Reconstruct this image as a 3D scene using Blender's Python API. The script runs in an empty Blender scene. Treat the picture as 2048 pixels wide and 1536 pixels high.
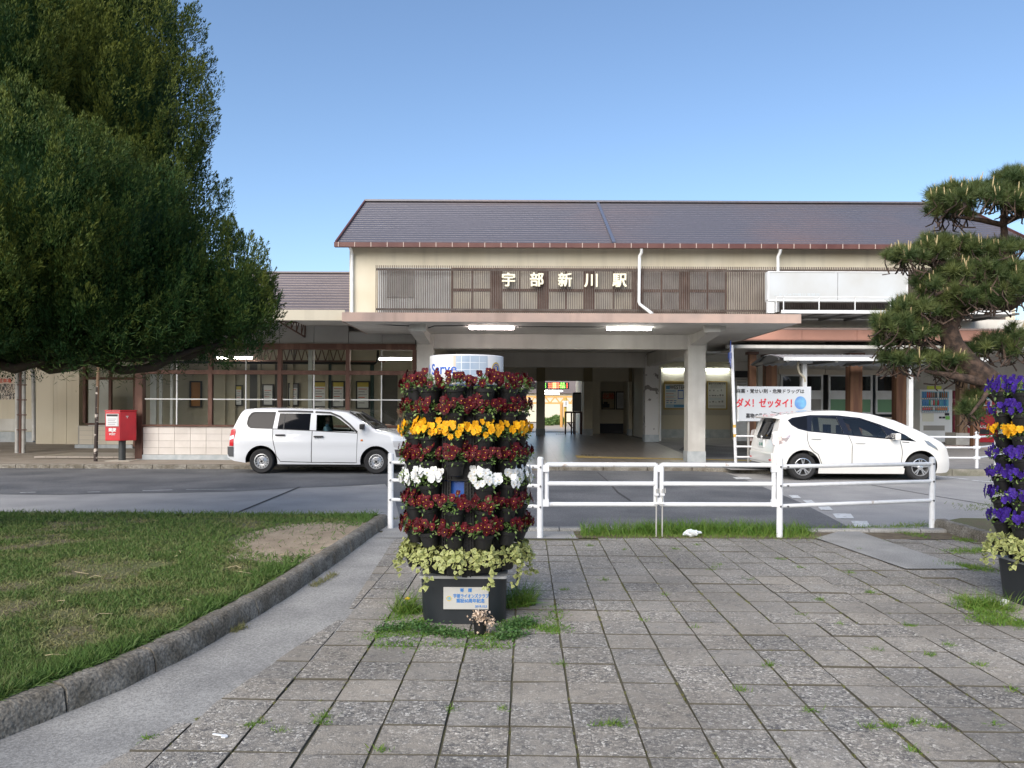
import bpy, bmesh, math, random
import numpy as np
from mathutils import Vector, Matrix, noise
random.seed(7)
rng = np.random.default_rng(7)
R = math.radians
scene = bpy.context.scene
C = scene.collection
# ------------------------------------------------------------------ camera
F, H0, YH, XC = 1518.0, 1.5, 815.0, 1024.0
ROLL = R(0.25)
cd = bpy.data.cameras.new('camera')
cam = bpy.data.objects.new('camera', cd); C.objects.link(cam)
cam.location = (0, 0, H0)
cam.matrix_world = Matrix.Translation((0, 0, H0)) @ Matrix.Rotation(R(90), 4, 'X') @ Matrix.Rotation(ROLL, 4, 'Z')
cd.sensor_width = 36; cd.lens = 36 * F / 2048; cd.shift_y = (YH - 768) / 2048
cd.clip_end = 2000; cd.clip_start = 0.05
scene.camera = cam
# ------------------------------------------------------------------ sky, sun, exposure
SUN_EL, SUN_AZ = R(31), R(205)          # compass-like: 0 = +Y, clockwise; veiled soft sun behind the camera, to the left
world = bpy.data.worlds.new('World'); scene.world = world
world.use_nodes = True
wn = world.node_tree
bg = wn.nodes['Background']
sk = wn.nodes.new('ShaderNodeTexSky'); sk.sky_type = 'NISHITA'; sk.sun_disc = False
sk.sun_elevation = SUN_EL; sk.sun_rotation = SUN_AZ
sk.air_density = 1.0; sk.dust_density = 0.9; sk.ozone_density = 3.1
wn.links.new(sk.outputs[0], bg.inputs[0]); bg.inputs[1].default_value = 0.09
sl = bpy.data.lights.new('sun', 'SUN'); sl.energy = 2.4; sl.angle = R(62); sl.color = (1.0, 0.90, 0.78)
sun = bpy.data.objects.new('sun', sl); C.objects.link(sun)
sdir = Vector((math.sin(SUN_AZ) * math.cos(SUN_EL), math.cos(SUN_AZ) * math.cos(SUN_EL), math.sin(SUN_EL)))
sun.rotation_euler = sdir.to_track_quat('Z', 'Y').to_euler()
sun.location = (-10, -20, 20)
vs = scene.view_settings
vs.view_transform = 'Standard'; vs.look = 'None'; vs.gamma = 1; vs.use_curve_mapping = False
vs.exposure = 1.17
scene.cycles.max_bounces = 8
scene.cycles.transparent_max_bounces = 16

# ------------------------------------------------------------------ helpers
def W(px, py, d):
    dx, dy = px - XC, py - YH
    x = dx * math.cos(ROLL) + dy * math.sin(ROLL)
    y = -dx * math.sin(ROLL) + dy * math.cos(ROLL)
    return Vector((x * d / F, d, H0 - y * d / F))
def X(px, d, py=YH): return W(px, py, d).x
def Zc(py, d, px=XC): return W(px, py, d).z
def G(px, py, z=0.0):
    dx, dy = px - XC, py - YH
    x = dx * math.cos(ROLL) + dy * math.sin(ROLL)
    y = -dx * math.sin(ROLL) + dy * math.cos(ROLL)
    d = (H0 - z) * F / y
    return Vector((x * d / F, d, z))

def tag(o, label=None, cat=None, group=None, kind=None):
    if label: o['label'] = label
    if cat: o['category'] = cat
    if group: o['group'] = group
    if kind: o['kind'] = kind
    return o
def empty(name, loc=(0, 0, 0), rz=0.0):
    o = bpy.data.objects.new(name, None); C.objects.link(o)
    o.location = loc; o.rotation_euler = (0, 0, rz); o.empty_display_size = 0.1
    return o
def thing(name, label, cat, loc=(0, 0, 0), rz=0.0, group=None):
    return tag(empty(name, loc, rz), label, cat, group)
WORLD = {}
def origin(o):
    v = Vector((0, 0, 0))
    while o is not None:
        v = v + o.location; o = o.parent
    return v
def link_mesh(name, me, mats, parent=None, loc=None):
    o = bpy.data.objects.new(name, me); C.objects.link(o)
    if mats is not None:
        for m in (mats if isinstance(mats, (list, tuple)) else [mats]): me.materials.append(m)
    if parent is not None: o.parent = parent
    if loc is not None: o.location = loc
    return o
def inst(name, src, parent=None, loc=(0, 0, 0), rot=(0, 0, 0), sc=(1, 1, 1)):
    o = bpy.data.objects.new(name, src.data if hasattr(src, 'data') else src); C.objects.link(o)
    o.parent = parent; o.location = loc; o.rotation_euler = rot; o.scale = sc if hasattr(sc, '__len__') else (sc,) * 3
    return o
def copy_tree(o, parent=None):
    c = o.copy(); C.objects.link(c); c.parent = parent
    for ch in o.children: copy_tree(ch, c)
    return c

class MB:
    def __init__(self): self.v = []; self.f = []; self.mi = []; self.cur = 0
    def add(self, vs, fs):
        b = len(self.v); self.v.extend([tuple(p) for p in vs])
        for f in fs: self.f.append(tuple(i + b for i in f)); self.mi.append(self.cur)
    def box(self, x0, x1, y0, y1, z0, z1):
        self.add([(x0,y0,z0),(x1,y0,z0),(x1,y1,z0),(x0,y1,z0),(x0,y0,z1),(x1,y0,z1),(x1,y1,z1),(x0,y1,z1)],
                 [(3,2,1,0),(4,5,6,7),(0,1,5,4),(1,2,6,5),(2,3,7,6),(3,0,4,7)]); return self
    def quad(self, a, b, c, d): self.add([a,b,c,d], [(0,1,2,3)]); return self
    def bar(self, a, b, w, h=None, up=(0,0,1)):
        h = h or w; a, b = Vector(a), Vector(b); t = (b - a).normalized(); u = Vector(up)
        if abs(t.dot(u)) > .98: u = Vector((0,1,0))
        s = t.cross(u).normalized(); n = s.cross(t)
        vs = []
        for p in (a, b):
            for q, r in ((-1,-1),(1,-1),(1,1),(-1,1)): vs.append(p + s*q*w/2 + n*r*h/2)
        self.add(vs, [(3,2,1,0),(4,5,6,7),(0,1,5,4),(1,2,6,5),(2,3,7,6),(3,0,4,7)]); return self
    def tube(self, pts, rad, seg=8, caps=True):
        pts = [Vector(p) for p in pts]; n = len(pts)
        rs = rad if hasattr(rad, '__len__') else [rad]*n
        ref = None; rings = []
        for i, p in enumerate(pts):
            t = (pts[min(i+1,n-1)] - pts[max(i-1,0)]).normalized()
            if ref is None: ref = Vector((0,0,1)) if abs(t.z) < .9 else Vector((1,0,0))
            s = t.cross(ref)
            if s.length < 1e-5: s = t.orthogonal()
            s.normalize(); u = s.cross(t).normalized(); ref = u
            rings.append([p + (s*math.cos(2*math.pi*k/seg) + u*math.sin(2*math.pi*k/seg))*rs[i] for k in range(seg)])
        vs = [q for r in rings for q in r]; fs = []
        for i in range(n-1):
            for k in range(seg):
                a = i*seg+k; b = i*seg+(k+1) % seg
                fs.append((a, b, b+seg, a+seg))
        if caps: fs.append(tuple(range(seg))[::-1]); fs.append(tuple((n-1)*seg+k for k in range(seg)))
        self.add(vs, fs); return self
    def lathe(self, prof, cx=0, cy=0, seg=24, axis='z', caps=True):
        vs = []; n = len(prof)
        for (r, z) in prof:
            for k in range(seg):
                a = 2*math.pi*k/seg
                if axis == 'z': vs.append((cx+r*math.cos(a), cy+r*math.sin(a), z))
                else: vs.append((cx+r*math.cos(a), z, cy+r*math.sin(a)))
        fs = []
        for i in range(n-1):
            for k in range(seg):
                a = i*seg+k; b = i*seg+(k+1) % seg
                fs.append((a, b, b+seg, a+seg) if axis == 'z' else (a, a+seg, b+seg, b))
        if caps:
            lo = tuple(range(seg))[::-1]; hi = tuple((n-1)*seg+k for k in range(seg))
            if axis != 'z': lo = lo[::-1]; hi = hi[::-1]
            fs += [lo, hi]
        self.add(vs, fs); return self
    def prism(self, poly, axis, a, b):
        n = len(poly)
        def P(u, w, t): return {'y': (u, t, w), 'x': (t, u, w), 'z': (u, w, t)}[axis]
        vs = [P(u, w, a) for u, w in poly] + [P(u, w, b) for u, w in poly]
        fs = [tuple(range(n)), tuple(range(2*n-1, n-1, -1))] + [(i, i+n, (i+1) % n+n, (i+1) % n) for i in range(n)]
        self.add(vs, fs); return self
    def mesh(self, name, off=None, smooth=None, bevel=0, fix=True):
        me = bpy.data.meshes.new(name)
        vs = self.v if off is None else [(p[0]-off[0], p[1]-off[1], p[2]-off[2]) for p in self.v]
        me.from_pydata(vs, [], self.f)
        if max(self.mi, default=0) > 0: me.polygons.foreach_set('material_index', self.mi)
        if fix or bevel:
            bm = bmesh.new(); bm.from_mesh(me)
            if fix: bmesh.ops.recalc_face_normals(bm, faces=bm.faces)
            if bevel:
                bmesh.ops.bevel(bm, geom=[e for e in bm.edges if len(e.link_faces) == 2 and e.calc_face_angle(0) > .6], offset=bevel, segments=2, profile=.7, affect='EDGES', clamp_overlap=True)
            bm.to_mesh(me); bm.free()
        if smooth is not None:
            me.polygons.foreach_set('use_smooth', [True]*len(me.polygons)); me.set_sharp_from_angle(angle=R(smooth))
        me.update(); return me
    def build(self, name, mats, parent=None, smooth=None, bevel=0, local=False, fix=True):
        off = None if (parent is None or local) else origin(parent)
        return link_mesh(name, self.mesh(name, off, smooth, bevel, fix), mats, parent)

def np_mesh(name, verts, faces, mats, parent=None, colors=None, k=3):
    """fast mesh from numpy arrays; faces (n,k)"""
    me = bpy.data.meshes.new(name)
    nv, nf = len(verts), len(faces)
    me.vertices.add(nv); me.vertices.foreach_set('co', np.ascontiguousarray(verts, dtype=np.float32).ravel())
    me.loops.add(nf*k); me.loops.foreach_set('vertex_index', np.ascontiguousarray(faces, dtype=np.int32).ravel())
    me.polygons.add(nf)
    me.polygons.foreach_set('loop_start', np.arange(0, nf*k, k, dtype=np.int32))
    me.polygons.foreach_set('loop_total', np.full(nf, k, dtype=np.int32))
    if colors is not None:
        at = me.attributes.new('tint', 'FLOAT', 'POINT'); at.data.foreach_set('value', np.ascontiguousarray(colors, dtype=np.float32))
    me.update(calc_edges=True)
    return link_mesh(name, me, mats, parent)

# ------------------------------------------------------------------ materials
MATS = {}
def mat(name, col, rough=.6, metal=0., col2=None, scale=4., detail=4., lo=.35, hi=.65, bump=0., bscale=60., grain=0., gscale=200., spec=.5, rand=0., tint=None, stretch=None, emit=0., coat=0., sub=None, trans=0., streak=0.):
    if name in MATS: return MATS[name]
    m = bpy.data.materials.new(name); m.use_nodes = True; nt = m.node_tree; N = nt.nodes; L = nt.links
    b = N['Principled BSDF']
    b.inputs['Roughness'].default_value = rough; b.inputs['Metallic'].default_value = metal
    b.inputs['Specular IOR Level'].default_value = spec
    if coat: b.inputs['Coat Weight'].default_value = coat; b.inputs['Coat Roughness'].default_value = .05
    c4 = (*col, 1)
    geo = N.new('ShaderNodeNewGeometry'); pos = geo.outputs['Position']
    if stretch:
        mp = N.new('ShaderNodeMapping'); mp.inputs['Scale'].default_value = stretch; L.new(pos, mp.inputs['Vector']); posn = mp.outputs[0]
    else: posn = pos
    out = None
    rgb = N.new('ShaderNodeRGB'); rgb.outputs[0].default_value = c4; out = rgb.outputs[0]
    def mix(fac, a, bb, mode='MIX'):
        x = N.new('ShaderNodeMix'); x.data_type = 'RGBA'; x.blend_type = mode
        if isinstance(fac, float): x.inputs[0].default_value = fac
        else: L.new(fac, x.inputs[0])
        if hasattr(a, 'node'): L.new(a, x.inputs[6])
        else: x.inputs[6].default_value = (*a, 1)
        if hasattr(bb, 'node'): L.new(bb, x.inputs[7])
        else: x.inputs[7].default_value = (*bb, 1)
        return x.outputs[2]
    def nz(sc, det=4., v=None):
        n = N.new('ShaderNodeTexNoise'); n.inputs['Scale'].default_value = sc; n.inputs['Detail'].default_value = det
        L.new(v or posn, n.inputs['Vector']); return n.outputs['Fac']
    def ramp(f, a, bb):
        r = N.new('ShaderNodeMapRange'); r.inputs[1].default_value = a; r.inputs[2].default_value = bb; L.new(f, r.inputs[0]); return r.outputs[0]
    if col2 is not None: out = mix(ramp(nz(scale, detail), lo, hi), out, col2)
    if tint is not None:
        at = N.new('ShaderNodeAttribute'); at.attribute_name = 'tint'; out = mix(at.outputs['Fac'], out, tint)
    if grain:
        g = ramp(nz(gscale, 2., pos), .3, .7)
        x = N.new('ShaderNodeMapRange'); x.inputs[3].default_value = 1-grain; x.inputs[4].default_value = 1+grain; L.new(g, x.inputs[0])
        mm = N.new('ShaderNodeVectorMath'); mm.operation = 'SCALE'; L.new(out, mm.inputs[0]); L.new(x.outputs[0], mm.inputs['Scale']); out = mm.outputs[0]
    if streak:
        mp2 = N.new('ShaderNodeMapping'); mp2.inputs['Scale'].default_value = (3.2,3.2,.16); L.new(pos, mp2.inputs['Vector'])
        sf = ramp(nz(1.0, 6., mp2.outputs[0]), .50, .72)
        x = N.new('ShaderNodeMapRange'); x.inputs[3].default_value = 1.; x.inputs[4].default_value = 1-streak; L.new(sf, x.inputs[0])
        mm = N.new('ShaderNodeVectorMath'); mm.operation = 'SCALE'; L.new(out, mm.inputs[0]); L.new(x.outputs[0], mm.inputs['Scale']); out = mm.outputs[0]
    if rand:
        oi = N.new('ShaderNodeObjectInfo'); x = N.new('ShaderNodeMapRange'); x.inputs[3].default_value = 1-rand; x.inputs[4].default_value = 1+rand
        L.new(oi.outputs['Random'], x.inputs[0])
        mm = N.new('ShaderNodeVectorMath'); mm.operation = 'SCALE'; L.new(out, mm.inputs[0]); L.new(x.outputs[0], mm.inputs['Scale']); out = mm.outputs[0]
    L.new(out, b.inputs['Base Color'])
    if emit:
        L.new(out, b.inputs['Emission Color']); b.inputs['Emission Strength'].default_value = emit
    if bump:
        bp = N.new('ShaderNodeBump'); bp.inputs['Strength'].default_value = bump; bp.inputs['Distance'].default_value = .01
        L.new(nz(bscale, 3., pos), bp.inputs['Height']); L.new(bp.outputs[0], b.inputs['Normal'])
    if trans:
        t = N.new('ShaderNodeBsdfTranslucent'); L.new(out, t.inputs[0]); ms = N.new('ShaderNodeMixShader'); ms.inputs[0].default_value = trans
        L.new(b.outputs[0], ms.inputs[1]); L.new(t.outputs[0], ms.inputs[2]); L.new(ms.outputs[0], N['Material Output'].inputs[0])
    m['_b'] = 1
    MATS[name] = m
    return m
def glass(name, tintc=(.9,.95,.93), refl=1.0, rough=0.):
    """thin pane: clear straight through, mirrored by fresnel"""
    if name in MATS: return MATS[name]
    m = bpy.data.materials.new(name); m.use_nodes = True; nt = m.node_tree; N = nt.nodes; L = nt.links
    N.remove(N['Principled BSDF'])
    t = N.new('ShaderNodeBsdfTransparent'); t.inputs[0].default_value = (*tintc, 1)
    g = N.new('ShaderNodeBsdfGlossy'); g.inputs['Roughness'].default_value = rough; g.inputs[0].default_value = (refl, refl, refl, 1)
    f = N.new('ShaderNodeFresnel'); f.inputs[0].default_value = 1.7
    s = N.new('ShaderNodeMixShader'); L.new(f.outputs[0], s.inputs[0]); L.new(t.outputs[0], s.inputs[1]); L.new(g.outputs[0], s.inputs[2])
    L.new(s.outputs[0], N['Material Output'].inputs[0]); MATS[name] = m
    return m

def text_mesh(s, size, depth=.002, bold=0., align='CENTER', sx=1., spacing=1., resolution=3):
    c = bpy.data.curves.new('txt', 'FONT'); c.body = s; c.size = size; c.extrude = depth; c.offset = bold; c.align_x = align; c.align_y = 'CENTER'
    c.resolution_u = resolution; c.space_character = spacing
    o = bpy.data.objects.new('txt', c); C.objects.link(o)
    bpy.context.view_layer.update()
    me = bpy.data.meshes.new_from_object(o.evaluated_get(bpy.context.evaluated_depsgraph_get()))
    bpy.data.objects.remove(o); bpy.data.curves.remove(c)
    me.materials.clear()
    if sx != 1.:
        for v in me.vertices: v.co.x *= sx
    return me
def put_text(name, s, size, m, parent, loc, rot=(R(90), 0, 0), **kw):
    b_ = kw.pop('bold', 0)*.8; dp_ = kw.get('depth', .002)
    me = text_mesh(s, size, **kw)
    if b_:
        mm = MB()
        for k, (dx, dz) in enumerate(((-b_,-b_),(b_,-b_),(-b_,b_),(b_,b_),(0,0))):
            mm.add([(v.co.x+dx, v.co.y+dz, v.co.z+k*dp_*.06) for v in me.vertices], [tuple(f.vertices) for f in me.polygons])
        me = mm.mesh(name, fix=False)
    o = link_mesh(name, me, m, parent)
    o.location = Vector(loc) - (origin(parent) if parent else Vector()); o.rotation_euler = rot
    return o
# ================================================================== GROUND
def zf(d):
    return .1 if d < 19.9 else (.1 + .2*(d-19.9)/6.1 if d < 26 else .3)
m_soil = mat('soil', (.10,.075,.05), .95, col2=(.16,.13,.08), scale=9, bump=.6, bscale=90)
m_conc = mat('road concrete', (.27,.268,.265), .85, col2=(.34,.335,.325), scale=1.3, detail=7, grain=.28, gscale=90, bump=.35, bscale=140)
m_asph = mat('asphalt', (.085,.09,.097), .8, col2=(.155,.158,.162), scale=.9, detail=9, grain=.45, gscale=70, bump=.5, bscale=150)
m_walk = mat('sidewalk concrete', (.24,.205,.165), .85, col2=(.31,.275,.23), scale=1.5, detail=6, grain=.15, bump=.2, stretch=(1,2.2,1))
m_walk2 = mat('grey walk', (.25,.245,.24), .85, col2=(.31,.30,.29), scale=2, detail=6, grain=.2, bump=.2)
m_kerb = mat('kerb stone', (.125,.11,.085), .95, col2=(.235,.22,.19), scale=6, detail=9, lo=.35, hi=.68, grain=.5, gscale=60, bump=1.0, bscale=45)
m_kerb2 = mat('mossy kerb', (.15,.15,.11), .95, col2=(.27,.25,.21), scale=5, detail=8, grain=.3, bump=.8, bscale=60)
m_line = mat('worn road paint', (.62,.64,.64), .7, col2=(.3,.3,.3), scale=14, detail=8, lo=.5, hi=.75)
m_crack = mat('crack filler', (.04,.04,.04), .9)

def struct(name, mb, m, **kw):
    o = mb.build(name, m, **kw); o['kind'] = 'structure'; return o
def sheet(name, pts, z, m, kind='structure'):
    mb = MB(); mb.add([(p[0], p[1], z) for p in pts], [tuple(range(len(pts)))])
    o = mb.build(name, m)
    o['kind'] = kind
    return o
g = MB(); g.quad((-300,-80,-.05),(300,-80,-.05),(300,600,-.05),(-300,600,-.05)); struct('ground', g, m_soil)
g = MB(); g.quad((-70,9.2,0),(70,9.2,0),(70,18.4,0),(-70,18.4,0)); struct('road', g, m_conc)
# asphalt lanes laid over the concrete road
def gp(*pts): return [G(x, y) for x, y in pts]
sheet('asphalt_lane', [Vector((-60,13.1,0)), *gp((0,989),(120,990),(240,987),(330,986),(460,984),(600,976),(700,972),(770,968)), *gp((790,1000),(800,1040),(815,1062)), *gp((1100,1058),(1700,1056),(1655,1032),(1600,1005),(1540,980),(1480,955),(1450,946)), Vector((5.2,18.28,0)), Vector((-60,18.28,0))], .004, m_asph)
def strip(a, b, w, n=1):
    a, b = Vector(a), Vector(b); t = (b-a).normalized(); s = Vector((-t.y, t.x, 0))*w/2
    return [a-s, b-s, b+s, a+s]
mk = MB()
for a, b, w in [((430,1044),(600,974),.05), ((1880,994),(2100,1030),.03),((1730,968),(1880,994),.03)]:
    q = strip(G(*a), G(*b), w); mk.add([(p.x,p.y,.005) for p in q], [(0,1,2,3)])
for a, b, w in [((1195,945),(1215,962),.03),((1215,962),(1235,985),.04),((1235,985),(1262,1003),.05)]:
    q = strip(G(*a), G(*b), w); mk.add([(p.x,p.y,.006) for p in q], [(0,1,2,3)])
struct('slab_joint', mk, m_crack)
mk = MB()
for (x, y, w, h) in [(1485,957,40,4),(1590,994,26,6),(1618,1004,26,6),(1650,1017,32,8),(1687,1033,44,10),(1722,1049,40,12)]:
    a, b, c, d = G(x-w/2, y-h/2), G(x+w/2-8, y-h/2), G(x+w/2, y+h/2), G(x-w/2+8, y+h/2)
    mk.add([(p.x,p.y,.008) for p in (d,c,b,a)], [(0,1,2,3)])
struct('dashed_line', mk, m_line)
mk = MB()
for a, b, w in [((1850,950),(1936,959),.13),((1944,961),(2010,966.5),.13),((2016,967),(2200,982),.13)]:
    q = strip(G(*a), G(*b), w); mk.add([(p.x,p.y,.005) for p in q], [(0,1,2,3)])
for a, b, w in [((40,986),(72,985),.05),((175,985),(200,984.5),.04),((285,982),(345,980.5),.05),((372,980),(470,979),.03)]:
    q = strip(G(*a), G(*b), w); mk.add([(p.x,p.y,.008) for p in q], [(0,1,2,3)])
struct('edge_line', mk, m_line)

# far pavement (footway in front of the station), sloping up to the doors
def walk(name, x0, x1, y0, m):
    mb = MB(); ys = [y0, 19.9, 22, 24, 26, 30, 37]
    for i in range(len(ys)-1):
        mb.quad((x0,ys[i],zf(ys[i])),(x1,ys[i],zf(ys[i])),(x1,ys[i+1],zf(ys[i+1])),(x0,ys[i+1],zf(ys[i+1])))
    return struct(name, mb, m, fix=False)
walk('footway', -60, -2.05, 18.22, m_walk)
m_tilefloor = bpy.data.materials.new('hall floor tiles'); m_tilefloor.use_nodes = True
def hallfloor(m):
    nt = m.node_tree; N = nt.nodes; L = nt.links; b = N['Principled BSDF']; b.inputs['Roughness'].default_value = .28
    geo = N.new('ShaderNodeNewGeometry'); br = N.new('ShaderNodeTexBrick'); L.new(geo.outputs['Position'], br.inputs['Vector'])
    br.offset = 0; br.inputs['Scale'].default_value = 1; br.inputs['Brick Width'].default_value = .3; br.inputs['Row Height'].default_value = .3
    br.inputs['Mortar Size'].default_value = .008; br.inputs['Color1'].default_value = (.29,.26,.225,1); br.inputs['Color2'].default_value = (.33,.295,.26,1); br.inputs['Mortar'].default_value = (.17,.155,.14,1)
    L.new(br.outputs[0], b.inputs['Base Color'])
hallfloor(m_tilefloor)
walk('hall_floor', -2.05, 5.0, 18.22, m_tilefloor)
walk('paved_forecourt', 5.0, 40, 17.3, m_walk2)
m_yel = mat('yellow tactile', (.55,.40,.12), .8, col2=(.40,.31,.14), scale=12)
m_dark = mat('dark strip', (.075,.07,.065), .7)
def fl(name, pts, dz, m):
    mb = MB(); mb.add([(p[0],p[1],zf(p[1])+dz) for p in pts], [tuple(range(len(pts)))]); return struct(name, mb, m)
def gz(px, py):
    d = 20.
    for _ in range(12): d = G(px, py, zf(d)).y
    p = G(px, py, zf(d)); return p
tl = MB()
for k in range(4):
    o = k*7
    a0, a1, b0, b1 = gz(1111+o*.62,868), gz(1114+o*.62,868), gz(1163+o,911), gz(1168+o,911)
    tl.add([(p.x,p.y,zf(p.y)+.006) for p in (b0,b1,a1,a0)], [(0,1,2,3)])
struct('guide_strip', tl, m_dark)
fl('tactile_band', [gz(1155,916),gz(1370,920),gz(1370,917.4),gz(1196,913.5),gz(1150,911)], .006, m_yel)
fl('tactile_line', [gz(1411,920.4),gz(1620,925),gz(1620,923),gz(1411,918)], .006, m_yel)
fl('asphalt_wedge', [gz(1321,885),gz(1376,908),gz(1376,914),gz(1420,915),gz(1560,915),gz(1560,895),gz(1440,893),gz(1400,888)], .005, m_asph)
# station-side kerbs, block by block
def kerb_run(name, p0, p1, n, z1, w, m, jitter=.006):
    root = tag(empty(name, (0,0,0)), kind='structure')
    p0, p1 = Vector(p0), Vector(p1)
    for i in range(n):
        a = p0.lerp(p1, i/n); b = p0.lerp(p1, (i+1)/n); t = (b-a).normalized()
        a = a+t*.008; b = b-t*.008; s = Vector((-t.y,t.x,0))*w
        j = random.uniform(-jitter, jitter)
        mb = MB(); mb.prism([(0,-.04),(w,-.04),(w,z1+j),(.02,z1+j),(0,z1-.02+j)], 'x', 0, (b-a).length)
        o = mb.build('kerb_block', m, None, local=True)
        ang = math.atan2(t.y, t.x); o.location = a; o.rotation_euler = (0,0,ang); o.parent = root
    return root
kerb_run('station_kerb', (-24,18.06,0), (-2.05,18.06,0), 27, .103, .165, m_kerb)
kerb_run('entrance_kerb', (-2.05,18.10,0), (4.3,18.10,0), 6, .09, .13, m_kerb)
kerb_run('forecourt_kerb', (4.3,18.1,0), (6.3,17.25,0), 2, .1, .2, m_kerb)
kerb_run('mossy_forecourt_kerb', (6.3,17.2,0), (16,17.0,0), 8, .15, .2, m_kerb2)
tri = MB(); tri.add([(4.0,18.2,.1),(5.0,17.9,.1),(6.3,17.4,.1),(6.4,17.32,.1),(6.4,18.3,.1),(4.0,18.3,.1)], [(0,1,2,3,4,5)]); struct('forecourt_corner', tri, m_walk2)
# brick edged step in front of the right wing
m_step = mat('step bricks', (.33,.20,.17), .85, col2=(.45,.40,.36), scale=30)
st = MB(); st.box(9.2, 22, 24.6, 34, .1, .325); struct('raised_floor', st, m_walk2)
sr = tag(empty('brick_step_edge'), kind='structure')
for i in range(60):
    mb = MB(); mb.box(9.2+i*.21, 9.2+i*.21+.2, 24.5, 24.597, .12, .33); mb.build('brick', m_step, sr)

# ------------------------------------------------------------------ plaza paving
YAW = math.atan2(28, F)
pdir = Vector((math.sin(YAW), math.cos(YAW), 0)); sdirv = Vector((math.cos(YAW), -math.sin(YAW), 0))
def paver_mat(base):
    m = bpy.data.materials.new('paver'); m.use_nodes = True; nt = m.node_tree; N = nt.nodes; L = nt.links; b = N['Principled BSDF']
    b.inputs['Roughness'].default_value = .92; b.inputs['Specular IOR Level'].default_value = .25
    geo = N.new('ShaderNodeNewGeometry'); pos = geo.outputs['Position']; oi = N.new('ShaderNodeObjectInfo')
    def noise_(sc, det): n = N.new('ShaderNodeTexNoise'); n.inputs['Scale'].default_value = sc; n.inputs['Detail'].default_value = det; L.new(pos, n.inputs['Vector']); return n.outputs['Fac']
    def rng_(f, a, bb, c, d): r = N.new('ShaderNodeMapRange'); r.inputs[1].default_value = a; r.inputs[2].default_value = bb; r.inputs[3].default_value = c; r.inputs[4].default_value = d; L.new(f, r.inputs[0]); return r.outputs[0]
    def math_(op, a, bb):
        x = N.new('ShaderNodeMath'); x.operation = op
        for k, v in ((0, a), (1, bb)):
            if hasattr(v, 'node'): L.new(v, x.inputs[k])
            else: x.inputs[k].default_value = v
        return x.outputs[0]
    def vor_(sc, feat): v = N.new('ShaderNodeTexVoronoi'); v.feature = feat; v.inputs['Scale'].default_value = sc; L.new(wp.outputs[0], v.inputs['Vector']); return v
    wn_ = N.new('ShaderNodeTexNoise'); wn_.inputs['Scale'].default_value = 40; L.new(pos, wn_.inputs['Vector'])
    wp = N.new('ShaderNodeVectorMath'); wp.operation = 'MULTIPLY_ADD'; L.new(wn_.outputs['Color'], wp.inputs[0]); wp.inputs[1].default_value = (.012,.012,.012); L.new(pos, wp.inputs[2])
    vc, ve = vor_(78, 'F1'), vor_(78, 'DISTANCE_TO_EDGE'); bc, be = vor_(34, 'F1'), vor_(34, 'F1')
    sep = N.new('ShaderNodeSeparateColor'); L.new(vc.outputs['Color'], sep.inputs[0]); sep2 = N.new('ShaderNodeSeparateColor'); L.new(bc.outputs['Color'], sep2.inputs[0])
    cr = N.new('ShaderNodeValToRGB'); e = cr.color_ramp.elements
    e[0].position = 0; e[0].color = (.13,.13,.135,1); e[1].position = 1; e[1].color = (.80,.79,.75,1)
    for p, c in ((.22,(.22,.215,.21,1)),(.5,(.33,.32,.30,1)),(.75,(.43,.415,.38,1)),(.9,(.58,.56,.52,1))): x = e.new(p); x.color = c
    L.new(sep.outputs[0], cr.inputs[0])
    edge = rng_(ve.outputs['Distance'], 0, .16, .42, 1.06)                      # dark mortar round each pebble
    st = N.new('ShaderNodeVectorMath'); st.operation = 'SCALE'; L.new(cr.outputs[0], st.inputs[0]); L.new(edge, st.inputs['Scale'])
    # a few big pebbles
    big = math_('MULTIPLY', math_('GREATER_THAN', sep2.outputs[1], .86), math_('LESS_THAN', be.outputs['Distance'], .36))
    cr2 = N.new('ShaderNodeValToRGB'); e = cr2.color_ramp.elements; e[0].color = (.12,.13,.15,1); e[1].color = (.60,.58,.54,1); L.new(sep2.outputs[0], cr2.inputs[0])
    mb_ = N.new('ShaderNodeMix'); mb_.data_type = 'RGBA'; L.new(big, mb_.inputs[0]); L.new(st.outputs[0], mb_.inputs[6]); L.new(cr2.outputs[0], mb_.inputs[7])
    gr = rng_(noise_(230, 3), .3, .7, .70, 1.30)
    bs = N.new('ShaderNodeVectorMath'); bs.operation = 'SCALE'; bs.inputs[0].default_value = base; L.new(gr, bs.inputs['Scale'])
    exp_ = math_('ADD', rng_(oi.outputs['Random'], 0, 1, .18, .80), rng_(noise_(13, 5), .35, .65, -.30, .30))   # worn through or still skinned over
    cl = N.new('ShaderNodeClamp'); L.new(exp_, cl.inputs[0])
    mx = N.new('ShaderNodeMix'); mx.data_type = 'RGBA'; L.new(cl.outputs[0], mx.inputs[0]); L.new(bs.outputs[0], mx.inputs[6]); L.new(mb_.outputs[2], mx.inputs[7])
    w2 = N.new('ShaderNodeTexWhiteNoise'); w2.noise_dimensions = '1D'; L.new(oi.outputs['Random'], w2.inputs['W'])
    tn = N.new('ShaderNodeMix'); tn.data_type = 'RGBA'; tn.inputs[6].default_value = (.84,.835,.82,1); tn.inputs[7].default_value = (1.0,.965,.91,1); L.new(w2.outputs['Value'], tn.inputs[0])
    mu = N.new('ShaderNodeMix'); mu.data_type = 'RGBA'; mu.blend_type = 'MULTIPLY'; mu.inputs[0].default_value = 1; L.new(mx.outputs[2], mu.inputs[6]); L.new(tn.outputs[2], mu.inputs[7])
    s = N.new('ShaderNodeVectorMath'); s.operation = 'SCALE'; L.new(mu.outputs[2], s.inputs[0]); L.new(rng_(noise_(1.0, 6), .34, .66, .80, 1.18), s.inputs['Scale'])
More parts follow.
